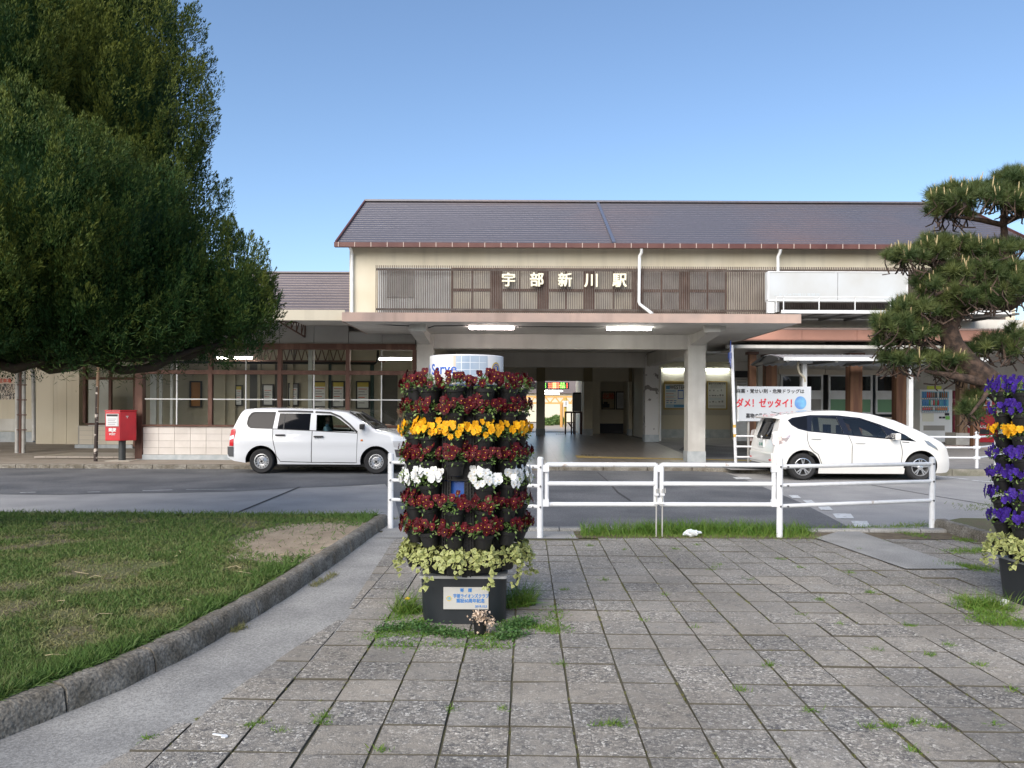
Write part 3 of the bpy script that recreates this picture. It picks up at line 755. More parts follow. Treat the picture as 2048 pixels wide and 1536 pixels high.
# waiting room interior
WB = 25.2
m_room = mat('waiting room wall', (.44,.40,.31), .85, col2=(.37,.34,.27), scale=1)
part('room_floor', m_tilefloor, B, (-12.6,-2.46,DG+.15,WB,.12,.16))
part('room_back_wall', m_room, B, (-15,-2.46,WB,WB+.1,.1,4.4))
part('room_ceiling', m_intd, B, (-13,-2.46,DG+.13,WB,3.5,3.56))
for p in (450,470,520,585,655,700,760):
    part('room_pillar', m_room, B, (X(p,WB,780)-.05, X(p,WB,780)+.05, WB-.12, WB-.003, .16, 3.4))
mb = MB()
for a, b in ((505,560),(566,625),(628,690)):
    A, Bq = W(a,700,23.), W(b,700,23.); z0, z1 = Zc(724,23.), Zc(697,23.)
    nz_ = 4
    for k in range(nz_):
        u0, u1 = A.x+(Bq.x-A.x)*k/nz_, A.x+(Bq.x-A.x)*(k+1)/nz_; um = (u0+u1)/2
        mb.bar((u0,23,z1),(um,23,z0),.025); mb.bar((um,23,z0),(u1,23,z1),.025)
mb.bar((X(420,23),23,Zc(697,23)),(X(770,23),23,Zc(697,23)),.05); mb.bar((X(420,23),23,Zc(724,23)),(X(770,23),23,Zc(724,23)),.05); mb.build('roof_truss', m_rust, B)
mb = MB(); mb.tube([W(300,724,21.5), W(750,727,21.5), W(755,722,21.5), W(756,700,21.5)], .035, 8); mb.build('room_pipe', m_black, B, smooth=40)
part('room_post', m_alu, B, (X(616,20.6),X(623,20.6),20.6,20.7,.15,3.5))
# left end of the wing: recessed porch
DP = 23.2
x0, x1 = X(173,DP,800), X(272,DP,800)
pf = part('porch_window_frame', m_frame, B, (x0,x1,DP-.05,DP+.05,Zc(757,DP,220)-.04,Zc(757,DP,220)+.04), (x0,x1,DP-.05,DP+.05,Zc(846,DP,220)-.06,Zc(846,DP,220)), (x0-.08,x0,DP-.06,DP+.06,Zc(846,DP,220),3.3), (X(221,DP)-.04,X(221,DP)+.04,DP-.049,DP+.049,Zc(846,DP,220)+.001,Zc(757,DP,220)-.041),(X(221,DP)-.04,X(221,DP)+.04,DP-.049,DP+.049,Zc(757,DP,220)+.041,3.3),(x1-.06,x1,DP-.06,DP+.06,.25,3.3))
q = MB(); q.quad((x0,DP,Zc(846,DP,220)),(x1,DP,Zc(846,DP,220)),(x1,DP,3.3),(x0,DP,3.3)); q.build('pane', m_glass, pf)
pa = part('porch_apron', m_grout, B, (X(157,DP),X(263,DP),DP-.02,DP+.1,.2,Zc(847,DP,220)-.07))
for i in range(4):
    for r in range(4):
        u0 = X(160,DP)+i*.41; zz0 = .32; thh = (Zc(847,DP,220)-.08-zz0)/4
        part('tile', mat('cream wall tile', (.58,.52,.42), .5, rand=.05), pa, (u0+.004,u0+.406,DP-.032,DP-.0205,zz0+r*thh+.004,zz0+(r+1)*thh-.004))
part('plinth', m_plinth, B, (X(153,DP),X(268,DP),DP-.09,DP+.1,.1,.31))
part('porch_panel', m_white, B, (X(177,DP+1.2,800),X(220,DP+1.2,800),DP+1.2,DP+1.25,.3,2.4))
part('porch_lintel', m_frame, B, (X(160,DP),gx0,DP-.1,DP+.1,3.3,3.45))
part('porch_door', m_alu, B, (X(300,DP+.8),X(312,DP+.8),DP+.8,DP+.85,.25,2.9),(X(318,DP+.8),X(345,DP+.8),DP+.8,DP+.85,.25,.9),(X(318,DP+.8),X(324,DP+.8),DP+.8,DP+.85,.9,2.9),(X(340,DP+.8),X(345,DP+.8),DP+.8,DP+.85,.9,2.9))
# plain beige annex on the far left
DA = 24.6
for a, b in ((72,106),(106.6,133),(133.6,158)):
    part('annex_panel', m_cream, B, (X(a,DA,800),X(b,DA,800),DA,DA+.1,.2,3.6))
part('annex_wall', m_cream, B, (-40,X(71,25.4),25.4,25.5,.3,3.6))
part('annex_wall', m_cream, B, (X(71,DA),X(158,DA)-.001,DA+.1,25.4,.2,3.6))
part('annex_plinth', m_plinth, B, (-40,X(70,25.4),25.3,25.39,.1,.62))
part('annex_band', m_white, B, (-40,X(70,25.4),25.35,25.395,.65,1.05))
# ---------------- right wing: ticket shop, timber posts and low roofs
DF = 21.6
rx0 = cx1+.03; rx1 = 22.
part('low_fascia', m_brick, B, *[( (rx0 if i == 0 else X(p,DF,670)+.005), (X(n_,DF,670)-.005), DF, DF+.06, Zc(680,DF,1700), Zc(660,DF,1700)) for i, (p, n_) in enumerate(((1490,1604),(1604,1714),(1714,1830),(1830,1950),(1950,2100),(2100,2260)))])
part('low_flashing', mat('flashing', (.42,.30,.26), .6), B, (rx0,rx1,DF-.01,DF+.4,Zc(659.5,DF,1700),Zc(656,DF,1700)))
part('fascia_drip', m_rust, B, (rx0,rx1,DF-.02,DF+.06,Zc(682.5,DF,1700),Zc(680.3,DF,1700)))
part('wing_upstand', m_white, B, (rx0,rx1,22.3,DW-.002,Zc(659,22.3,1700),Zc(638,22.3,1700)))
part('wing_soffit', m_ceil, B, (rx0,rx1,DF+.065,28,Zc(681,DF,1700)+.05,Zc(681,DF,1700)+.1))
part('wing_beam', m_white, B, (rx0-.3,rx1,DF+.1,DF+.3,Zc(697,DF+.1,1700),Zc(690.5,DF+.1,1700)))
part('wing_soffit', m_ceil, B, (rx0,rx1,DF+.31,28,3.22,3.26))
# slim sheet awning below the blank sign
aw = MB(); ya, yb = 20.7, 22.28
za, zb_ = Zc(623.5,ya,1700), Zc(638,yb,1700)
aw.add([(X(1562,ya,625),ya,za),(13.6,ya,za),(13.6,yb,zb_),(X(1545,yb,638),yb,zb_)], [(0,1,2,3)]); aw.build('awning_sheet', mat('awning underside', (.33,.32,.29), .6), B)
part('awning_edge', m_alu, B, (X(1562,ya,625),13.6,ya-.03,ya,za-.05,za+.04))
for k in range(9):
    xx = X(1575,ya,625)+k*.75; q = MB(); q.bar((xx+.3,ya,za-.035),(xx,yb,zb_-.035),.07,.06); q.build('awning_rib', mat('rib grey', (.16,.16,.15), .7), B)
rl = MB(); zz = Zc(594,20.9,1700)
rl.bar((X(1552,20.9,600),20.9,zz),(13.6,20.9,zz),.025)
for p in (1552,1567,1638,1710,1781,1852): rl.bar((X(p,20.9,600),20.9,za),(X(p,20.9,600),20.9,zz),.025)
rl.build('awning_rail', m_alu, B)
# blank sign box with ghost letters
sg = thing('blank_sign', 'blank white sign box with faint mirrored lettering below the roof at right', 'sign board')
ds = 21.3
part('face', mat('sign face', (.50,.53,.55), .45, col2=(.42,.42,.40), scale=.7, detail=4), sg, (X(1538,ds,570),X(1675,ds,570),ds,ds+.2,Zc(600,ds,1680),Zc(545,ds,1680)), (X(1676,ds,570),X(1814,ds,570),ds,ds+.2,Zc(600,ds,1680),Zc(545,ds,1680)))
part('frame', m_alu, sg, (X(1536,ds,570),X(1815,ds,570),ds-.015,ds+.22,Zc(545,ds,1680)+.001,Zc(543,ds,1680)),(X(1536,ds,570),X(1815,ds,570),ds-.015,ds+.22,Zc(603,ds,1680),Zc(600,ds,1680)-.001),(X(1813,ds,570),X(1815.5,ds,570),ds-.014,ds+.2,Zc(600,ds,1680),Zc(545,ds,1680)),(X(1535,ds,570),X(1538,ds,570),ds-.014,ds+.2,Zc(600,ds,1680),Zc(545,ds,1680)))
part('leg', m_alu, sg, (X(1536,ds,570),X(1550,ds,570),ds+.02,ds+.15,Zc(626,ds,1680),Zc(603,ds,1680)-.001)); part('leg', m_alu, sg, (X(1798,ds,570),X(1812,ds,570),ds+.02,ds+.15,Zc(626,ds,1680),Zc(603,ds,1680)-.001))
t = put_text('faint_lettering', '宇部新川旅行センター', .125, mat('ghost letters', (.50,.55,.58), .6), sg, W(1594,591,ds-.004), depth=.001, bold=.003, spacing=1.1); t.scale = (-1,1,1)
# shop front
DS2 = 28.
part('shop_wall', m_white, B, (X(1468,DS2),X(1560,DS2),DS2+.02,DS2+.12,.3,3.5),(X(1560,DS2),24,DS2+.02,DS2+.12,.3,Zc(846,DS2,1700)),(X(1560,DS2),24,DS2+.02,DS2+.12,Zc(748,DS2,1700),3.5),(X(1830,DS2),24,DS2+.03,DS2+.13,.3,3.5))
m_wcream = mat('cream wainscot', (.60,.55,.46), .8)
part('wainscot', m_wcream, B, (X(1560,DS2),X(1830,DS2),DS2-.0,DS2+.018,.3,Zc(834,DS2,1700)))
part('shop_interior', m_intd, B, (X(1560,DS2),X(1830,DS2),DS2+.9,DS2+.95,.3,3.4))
part('valance', m_wcream, B, (X(1556,DS2),X(1648,DS2),DS2-.08,DS2+.015,Zc(749,DS2,1600),Zc(738,DS2,1600)),(X(1649,DS2),X(1830,DS2),DS2-.08,DS2+.015,Zc(750,DS2,1740),Zc(740,DS2,1740)))
m_grn = mat('green film', (.16,.33,.18), .35)
m_dglass = mat('dark shop glass', (.02,.022,.022), .04, spec=.8)
for a, b, c in ((1561,1602,1),(1602,1645,0),(1656,1700,1),(1700,1744,1),(1750,1793,1),(1793,1830,1)):
    x0, x1 = X(a,DS2), X(b,DS2); z0, zM, z1 = Zc(828,DS2,1700), Zc(790,DS2,1700), Zc(749,DS2,1700)
    q = MB(); f_ = .07
    for bx in ((x0,x1,z0,z0+f_),(x0,x1,z1-f_,z1),(x0,x1,zM-.16,zM+.16)): q.box(bx[0],bx[1],DS2-.05,DS2+.017,bx[2],bx[3])
    q.box(x0,x0+f_,DS2-.048,DS2+.017,z0,z1); q.box(x1-f_,x1,DS2-.048,DS2+.017,z0,z1)
    wo = q.build('shop_window', m_alu, B)
    part('pane', m_dglass, wo, (x0+f_,x1-f_,DS2-.02,DS2-.01,zM+.16,z1-f_))
    part('pane', m_grn if c else m_paned, wo, (x0+f_,x1-f_,DS2-.02,DS2-.01,z0+f_,zM-.16))
part('white_door', m_alu, B, (X(1470,DS2),X(1494,DS2),DS2-.03,DS2+.01,.3,2.5))
part('dark_transom', m_black, B, (X(1470,DS2),X(1497,DS2),DS2-.03,DS2+.01,Zc(755,DS2,1480),Zc(742,DS2,1480)))
q = MB()
for k in range(7): q.box(X(1473,DS2),X(1492,DS2),DS2-.05,DS2-.032,Zc(760+k*5.5,DS2,1480),Zc(757.5+k*5.5,DS2,1480))
q.build('louvre', m_pipe, B)
# timber posts
def post(p0, p1, d, m, zt, cap=True):
    x0, x1 = X(p0,d,790), X(p1,d,790)
    q = MB(); q.box(x0,x1,d,d+(x1-x0),zf(d)-.02,zt); o = q.build('timber_post', m, B, bevel=.015)
    if cap: part('post_cap', m_rust, o, (x0-.05,x1+.05,d-.05,d+(x1-x0)+.05,zt+.001,zt+.08))
post(1499,1513,22.4,m_wood,3.1); post(1532,1554,24,m_wood,3.15); post(1701,1725,22.4,m_wood,3.08); post(1793,1813,24,m_wood,3.15)
post(1497-90+540,1960,24,m_wood,3.15)
# ================================================================== CARS
m_paint = mat('white car paint', (.74,.76,.78), .22, coat=.6)
m_paint2 = mat('pearl car paint', (.76,.755,.72), .2, coat=.7)
m_seam = mat('panel gap', (.05,.05,.05), .7)
m_trim = mat('black trim', (.02,.02,.022), .5)
m_tyre = mat('tyre', (.022,.022,.023), .85)
m_rim = mat('steel rim', (.55,.56,.57), .35, metal=.7)
m_alloy = mat('alloy', (.72,.73,.74), .25, metal=.85)
m_cabin = mat('cabin trim', (.36,.35,.32), .8)
m_cabd = mat('seat fabric', (.05,.05,.055), .9)
m_cg = glass('car glass', (.80,.86,.84), .9)
m_cgd = mat('privacy glass', (.008,.009,.012), .04, spec=.22)
m_red = mat('tail lamp red', (.55,.01,.02), .12, coat=.5)
m_clear = mat('clear lamp', (.75,.75,.76), .12, metal=.3, coat=.5)
m_amber = mat('amber', (.7,.22,.04), .3)
m_plate = mat('number plate', (.75,.76,.75), .5)

def bool_diff(me, cutter_mesh, mats):
    a = bpy.data.objects.new('a', me); C.objects.link(a)
    b = bpy.data.objects.new('b', cutter_mesh); C.objects.link(b)
    md = a.modifiers.new('b', 'BOOLEAN'); md.operation = 'DIFFERENCE'; md.object = b; md.solver = 'EXACT'; md.material_mode = 'TRANSFER'
    bpy.context.view_layer.update()
    out = bpy.data.meshes.new_from_object(a.evaluated_get(bpy.context.evaluated_depsgraph_get()))
    bpy.data.objects.remove(a); bpy.data.objects.remove(b)
    return out
class Car:
    def __init__(s, top, bot, hw, belt, zroof, tumble, paint, name, label, arch, wheels, loc, rz, cab):
        s.top = np.array(top); s.bot = np.array(bot); s.hw = hw; s.belt = belt; s.tumble = tumble; s.x0, s.x1 = top[0][0], top[-1][0]
        s.root = thing(name, label, 'car', loc, rz); s.paint = paint; s.arch = arch; s.wheels = wheels; s.cab = cab
        s.body()
    def T(s, x): return float(np.interp(x, s.top[:,0], s.top[:,1]))
    def Bt(s, x): return float(np.interp(x, s.bot[:,0], s.bot[:,1]))
    def plan(s, x):
        f = 1.
        if x > s.x1-.55: f -= .20*((x-(s.x1-.55))/.55)**2.2
        if x < s.x0+.4: f -= .09*(((s.x0+.4)-x)/.4)**2
        return f
    def w(s, x, z):
        h = s.hw*s.plan(x)
        if z < .42: h -= .05*((.42-z)/.25)**1.5
        if z > s.belt-.3: h -= .018*min(1, (z-s.belt+.3)/.3)
        if z > s.belt: h -= s.tumble*(z-s.belt) + .10*(z-s.belt)**2
        elif z > .62: h -= 0
        # a soft shoulder crease
        h += .012*math.exp(-((z-.70)/.09)**2)
        return h
    def section(s, x, inset=0., zmin=None):
        zt, zb = s.T(x)-inset, (s.Bt(x) if zmin is None else zmin)
        zt = max(zt, zb+.04)
        r = min(.075, (zt-zb)*.4); pts = [(0, zb)]
        n = 16
        for i in range(n): 
            z = zb + (zt-r-zb)*i/(n-1); pts.append((s.w(x, z)-inset, z))
        wtop = s.w(x, zt-r)-inset
        for a in (25, 50, 72): pts.append((wtop - r*1.25*(1-math.cos(R(a)))-.0, zt-r+r*.80*math.sin(R(a))))
        for f in (.75, .5, .25, 0): pts.append((max(.01,(wtop-r*1.1))*f, zt-.22*r*f*f))
        return pts
    def loft(s, xs, inset=0., zmin=None):
        mb = MB(); m = None; vs = []
        for x in xs:
            p = s.section(x, inset, zmin); full = [(y, z) for y, z in p] + [(-y, z) for y, z in p[1:-1][::-1]]
            m = len(full); vs += [(x, y, z) for y, z in full]
        fs = []
        for i in range(len(xs)-1):
            for k in range(m): a = i*m+k; b = i*m+(k+1) % m; fs.append((a, a+m, b+m, b))
        fs += [tuple(range(m)), tuple((len(xs)-1)*m+k for k in range(m))[::-1]]
        mb.add(vs, fs); return mb.mesh('loft')
    def body(s):
        xs = sorted(set([round(v, 3) for v in np.concatenate([np.linspace(s.x0, s.x0+.35, 16), np.linspace(s.x0+.35, s.x1-.5, 60), np.linspace(s.x1-.5, s.x1, 22)])]))
        me = s.loft(xs); me.materials.append(s.paint)
        cx0, cx1 = s.cab[0], s.cab[1]
        cav = s.loft(list(np.linspace(cx0, cx1, 40)), .045, .5); cav.materials.append(m_cabin); me = bool_diff(me, cav, 0)
        for sd in (-1, 1):
            for wx in s.wheels[:2]:
                mb = MB(); mb.lathe([(s.arch, sd*.55), (s.arch, sd*1.2)], wx, s.wheels[2], 40, 'y'); c = mb.mesh('c'); c.materials.append(m_black); me = bool_diff(me, c, 0)
        s.me = me
    def cut(s, poly, a=-1.2, b=1.2, axis='y'):
        mb = MB(); mb.prism(poly, axis, a, b); c = mb.mesh('c'); c.materials.append(m_trim); s.me = bool_diff(s.me, c, 0)
    def finish(s):
        me = s.me
        me.polygons.foreach_set('use_smooth', [True]*len(me.polygons)); me.set_sharp_from_angle(angle=R(32))
        o = bpy.data.objects.new('body', me); C.objects.link(o); o.parent = s.root; s.bodyo = o; return o
    def patch(s, name, poly, m, off=.004, side=-1, parent=None, step=.06, thick=0):
        """a panel that follows the flank; poly in (x, z)"""
        bm = bmesh.new(); vs = [bm.verts.new((x, 0, z)) for x, z in poly]; bm.faces.new(vs)
        xs = [p[0] for p in poly]; zs = [p[1] for p in poly]
        for k in np.arange(min(xs)+step, max(xs), step):
            bmesh.ops.bisect_plane(bm, geom=bm.verts[:]+bm.edges[:]+bm.faces[:], plane_co=(k,0,0), plane_no=(1,0,0))
        for k in np.arange(min(zs)+step, max(zs), step):
            bmesh.ops.bisect_plane(bm, geom=bm.verts[:]+bm.edges[:]+bm.faces[:], plane_co=(0,0,k), plane_no=(0,0,1))
        for v in bm.verts: v.co.y = side*(s.w(v.co.x, v.co.z)+off)
        bmesh.ops.recalc_face_normals(bm, faces=bm.faces)
        if bm.faces and sum(f.normal.y for f in bm.faces)*side < 0: bmesh.ops.reverse_faces(bm, faces=bm.faces)
        me = bpy.data.meshes.new(name); bm.to_mesh(me); bm.free()
        me.polygons.foreach_set('use_smooth', [True]*len(me.polygons))
        return link_mesh(name, me, m, parent or s.root)
    def ribbon(s, name, pts, width, m, off=.003, side=-1, parent=None, closed=False):
        P = []
        pts = [Vector((x, z)) for x, z in pts]
        if closed: pts = pts + [pts[0]]
        fine = []
        for a, b in zip(pts[:-1], pts[1:]):
            n = max(1, int((b-a).length/.05))
            fine += [a.lerp(b, i/n) for i in range(n)]
        fine.append(pts[-1]); mb = MB(); vs = []
        for i, p in enumerate(fine):
            t = (fine[min(i+1, len(fine)-1)]-fine[max(i-1, 0)]).normalized(); nn = Vector((-t.y, t.x))*width/2
            for q in (p-nn, p+nn): vs.append((q.x, side*(s.w(q.x, q.y)+off), q.y))
        mb.add(vs, [(2*i, 2*i+1, 2*i+3, 2*i+2) for i in range(len(fine)-1)])
        return mb.build(name, m, parent or s.root, local=True, fix=False)
    def topz(s, x, y): 
        ww = max(.2, s.w(x, s.T(x)-.05)); return s.T(x) - .018*(y/ww)**2
    def top_patch(s, name, x0, x1, y0, y1, m, off=.004):
        mb = MB(); n = 8; vs = []
        for i in range(n+1):
            x = x0+(x1-x0)*i/n
            for j in range(9):
                y = (y0+(y1-y0)*i/n)*(j/4-1); vs.append((x, y, s.topz(x, y)+off))
        fs = [(i*9+j, (i+1)*9+j, (i+1)*9+j+1, i*9+j+1) for i in range(n) for j in range(8)]
        mb.add(vs, fs); return mb.build(name, m, s.root, local=True, smooth=40)
    def wheel(s, x, side, r, kind):
        t = empty('wheel'); t.parent = s.root; t.location = (x, side*(s.hw-.11), r); t.rotation_euler = (0, 0, 0 if side < 0 else math.pi)
        wv = .175; rr = r*.60 if kind == 'steel' else r*.645
        mb = MB(); mb.lathe([(rr, .0), (r*.88, -.01), (r*.97, .012), (r, .04), (r, wv-.04), (r*.97, wv-.01), (rr, wv)], 0, 0, 40, 'y', caps=False)
        mb.mesh; o = mb.build('tyre', m_tyre, t, smooth=40, local=True); o.location = (0, -.08, 0)
        rim = MB()
        rim.lathe([(rr+.004, .004), (rr-.012, .0), (rr-.022, .02), (rr-.025, .15)], 0, 0, 40, 'y', caps=False)
        if kind == 'steel':
            rim.lathe([(rr-.022, .03), (rr*.80, .045), (rr*.52, .012), (rr*.42, .02), (rr*.30, .0), (.001, .0)], 0, 0, 40, 'y', caps=False)
            ro = rim.build('rim', m_rim, t, smooth=35, local=True); ro.location = (0, -.08, 0)
            h = MB()
            for k in range(14):
                a = 2*math.pi*k/14; c, sn = math.cos(a), math.sin(a); q = rr*.80; u = .013
                h.prism([(q*c-u*c-u*.8*-sn, q*sn-u*sn-u*.8*c), (q*c+u*c-u*.8*-sn, q*sn+u*sn-u*.8*c), (q*c+u*c+u*.8*-sn, q*sn+u*sn+u*.8*c), (q*c-u*c+u*.8*-sn, q*sn-u*sn+u*.8*c)], 'y', .031, .045)
            for k in range(4):
                a = 2*math.pi*k/4+.6; h.lathe([(.010,-.006),(.010,.01)], rr*.30*math.cos(a), rr*.30*math.sin(a), 8, 'y')
            h.lathe([(.026,-.008),(.026,.01)], 0, 0, 16, 'y')
            ho = h.build('hole', m_black, t, local=True); ho.location = (0, -.08, 0); ho['kind'] = 'stuff'
        else:
            d = MB(); d.lathe([(rr-.03, .09), (.001, .09)], 0, 0, 32, 'y', caps=False); do = d.build('brake_disc', m_black, t, local=True); do.location = (0, -.08, 0)
            for k in range(5):
                for off in (-.17, .17):
                    a = 2*math.pi*k/5+.3+off; a2 = 2*math.pi*k/5+.3+off*.55
                    rim.bar((.045*math.cos(a2), .012, .045*math.sin(a2)), ((rr-.02)*math.cos(a), .012, (rr-.02)*math.sin(a)), .024, .02, up=(0,1,0))
            rim.lathe([(.055, .03), (.055, .0), (.035, -.008), (.001, -.008)], 0, 0, 20, 'y', caps=False)
            ro = rim.build('rim', m_alloy, t, smooth=35, local=True); ro.location = (0, -.08, 0)
    def seat(s, x, y, z=.42, h=1.12):
        mb = MB(); mb.box(x-.25,x+.25,y-.23,y+.23,z-.1,z+.06); mb.prism([(x-.30,z+.06),(x-.17,z+.06),(x-.32,h-.14),(x-.42,h-.14)], 'y', y-.22, y+.22)
        mb.box(x-.42,x-.33,y-.12,y+.12,h-.11,h+.07); mb.bar((x-.38,y-.06,h-.14),(x-.38,y-.06,h-.1),.015); mb.bar((x-.38,y+.06,h-.14),(x-.38,y+.06,h-.1),.015)
        return mb.build('seat', m_cabd, s.root, bevel=.025, local=True)
    def steering(s, x, y, z):
        mb = MB(); ring = [(x+.05*math.sin(a)*1.2, y+.18*math.cos(a), z+.18*math.sin(a)) for a in np.linspace(0, 2*math.pi, 25)]
        mb.tube(ring, .015, 6); mb.bar((x,y-.17,z),(x,y+.17,z),.03); mb.box(x+.04,x+.4,-.65,.65,z-.3,z-.02); return mb.build('steering_wheel', m_trim, s.root, local=True)

# --------------------------------------------------------------- white estate van (left)
def zx(a): return (a-1064)/498.5
def zz_(a): return (822-a)/498.5
def vp(*pts): return [(zx(a), zz_(b)) for a, b in pts]
van_near = 16.87
van_x = (637.4-XC)*van_near/F
hw = .8475
van = Car([(-2.05,.50),(-2.045,.585),(-2.01,.62),(-1.985,.80),(-1.974,.965),(-1.915,1.07),(-1.83,1.27),(-1.765,1.405),(-1.70,1.452),(-1.33,1.478),(-.73,1.470),(-.128,1.455),(.373,1.424),(.58,1.398),(.67,1.37),(.80,1.29),(1.256,1.008),(1.32,.985),(1.577,.945),(1.858,.85),(1.95,.79),(2.0,.72),(2.04,.60),(2.07,.45),(2.075,.36)],
          [(-2.05,.36),(-1.9,.285),(-1.6,.24),(-.9,.215),(.9,.215),(1.6,.22),(2.0,.24),(2.075,.30)], hw, .985, 1.45, .30, m_paint, 'estate_van',
          'white estate van with a driver in light blue, parked before the glazed waiting room', .357, (-1.276,1.276,.275), (van_x, van_near+hw, 0), 0, (-1.86, .98))
win_q = vp((262,262),(272,190),(300,150),(335,139),(566,139),(546,318),(310,312),(278,294))
win_r = vp((603,322),(614,150),(962,152),(962,336))
win_f = vp((1036,344),(1026,166),(1180,166),(1225,176),(1290,212),(1385,282),(1470,352))
for wpoly in (win_q, win_r, win_f): van.cut(wpoly)
van.cut([(.72,-.60),(1.16,-.68),(1.16,.68),(.72,.60)], .95, 1.7, 'z')
van.finish()
P_ = van.patch
for sd in (-1, 1):
    q = P_('quarter_window', win_q, m_cgd, -.008, sd); q2 = P_('rear_door_window', win_r, m_cgd, -.008, sd); P_('front_door_window', win_f, m_cg, -.008, sd)
    van.ribbon('window_seal', win_q, .022, m_trim, .003, sd, closed=True)
    van.ribbon('window_bar', vp((668,150),(672,330)), .025, m_trim, -.003, sd)
    van.ribbon('weather_shield', vp((590,128),(780,127),(985,132)), .042, m_trim, .012, sd)
    van.ribbon('weather_shield', vp((1010,134),(1180,142),(1290,185),(1400,268),(1490,356)), .040, m_trim, .010, sd)
    van.ribbon('belt_moulding', vp((548,322),(980,340),(1495,366)), .016, m_trim, .004, sd)
    dr = P_('rear_door', vp((560,330),(985,345),(978,688),(640,680),(600,620),(558,420)), m_paint, .004, sd)
    df = P_('front_door', vp((997,347),(1492,370),(1480,690),(988,689)), m_paint, .004, sd)
    van.ribbon('door_gap', vp((553,324),(553,420),(596,622),(640,684),(978,692),(1480,696),(1494,372)), .014, m_seam, .0025, sd)
    van.ribbon('door_gap', vp((991,343),(983,690)), .012, m_seam, .0025, sd)
    for pt, dpar in (((640,391),dr), ((1065,406),df)):
        h = MB(); cx, cz = zx(pt[0]), zz_(pt[1]); y = sd*(van.w(cx, cz)+.012)
        h.box(cx-.105,cx+.105,min(y,y+sd*.035),max(y,y+sd*.035),cz-.018,cz+.018); h.build('door_handle', m_trim, dpar, bevel=.008, local=True)
    P_('tail_lamp', vp((67,515),(72,400),(88,335),(118,318),(140,330),(140,370),(122,440),(118,515)), m_red, .008, sd)
    P_('reverse_lamp', vp((68,450),(73,405),(120,392),(122,428)), m_clear, .011, sd)
    P_('rear_bumper', vp((44,600),(44,522),(117,520),(117,632),(60,632)), mat('grey plastic', (.07,.072,.075), .6), .014, sd)
    P_('headlamp', vp((1885,450),(1975,452),(2040,470),(2050,510),(1990,530),(1900,520)), m_clear, .006, sd)
    P_('front_bumper_trim', vp((1905,545),(2060,560),(2075,640),(1925,630)), mat('grey plastic', (.07,.072,.075), .6), .006, sd)
    ind = MB(); cx, cz = zx(1543), zz_(445); y = sd*van.w(cx,cz); ind.box(cx-.025,cx+.025,min(y,y+sd*.012),max(y,y+sd*.012),cz-.02,cz+.02); ind.build('indicator', m_amber, van.root, bevel=.006, local=True)
    mi = MB(); y = sd*(van.w(1.0,1.02)+.09); mi.box(.93,1.03,y-.09,y+.09,1.0,1.12); mi.build('door_mirror', m_trim, van.root, bevel=.03, local=True)
    for wx_ in (-1.276, 1.276): van.wheel(wx_, sd, .278, 'steel')
van.top_patch('windscreen', .70, 1.20, .62, .72, m_cg, .0)
mb = MB(); mb.bar((.66,-.66,1.385),(1.24,-.74,1.03),.035); mb.bar((.66,.66,1.385),(1.24,.74,1.03),.035); mb.bar((1.235,-.72,1.02),(1.235,.72,1.02),.05); mb.build('windscreen_seal', m_trim, van.root, local=True)
mb = MB(); mb.bar((1.27,-.5,1.015),(.85,-.42,1.28),.012); mb.bar((1.29,.1,1.015),(1.0,.5,1.19),.012); mb.build('wiper', m_trim, van.root, local=True)
van.seat(.16,-.36); van.seat(.16,.36); van.seat(-.75,0,.45,1.05); van.steering(.62,-.36,.93)
mb = MB(); mb.box(-1.3,1.3,-.7,.7,.16,.22); mb.bar((-1.5,-.25,.2),(.4,-.2,.2),.09); mb.build('underside', m_black, van.root, local=True)

# --------------------------------------------------------------- pearl white hatchback (right)
def fx(a): return (a-1143)/446
def fz(a): return (747-a)/446
def fp(*pts): return [(fx(a), fz(b)) for a, b in pts]
f_near = 15.85
f_x = (1480+1143/4.6545-XC)*f_near/F
hat = Car([(-1.85,.42),(-1.845,.60),(-1.80,.78),(-1.775,.92),(-1.68,1.20),(-1.63,1.31),(-1.55,1.37),(-1.36,1.415),(-.89,1.465),(-.5,1.48),(-.2,1.47),(.29,1.41),(.76,1.28),(1.19,1.085),(1.45,.95),(1.56,.905),(1.70,.835),(1.80,.75),(1.86,.64),(1.90,.52),(1.915,.40)],
          [(-1.85,.32),(-1.7,.25),(-1.3,.20),(1.3,.17),(1.7,.16),(1.86,.17),(1.915,.22)], .845, .93, 1.4, .36, m_paint2, 'hatchback_car',
          'pearl white hatchback with tail spoiler, parked behind the railing in front of the warning sign', .355, (-1.224,1.226,.285), (f_x, f_near+.845, 0), R(-.3), (-1.60, 1.22))
dlo = fp((470,186),(515,162),(690,136),(950,138),(1150,160),(1330,222),(1500,295),(1648,380),(1420,360),(1000,322),(650,290),(560,268),(500,232))
hq = fp((485,190),(525,170),(655,150),(640,275),(560,255),(512,226)); hr = fp((700,160),(930,158),(978,312),(680,284)); hf = fp((990,168),(1200,182),(1330,240),(1388,348),(1035,316)); hc = fp((1418,258),(1540,312),(1620,368),(1478,352))
for p in (hr, hf, hc): hat.cut(p)
hat.cut([(.62,-.56),(1.10,-.66),(1.10,.66),(.62,.56)], .95, 1.7, 'z')
hat.finish()
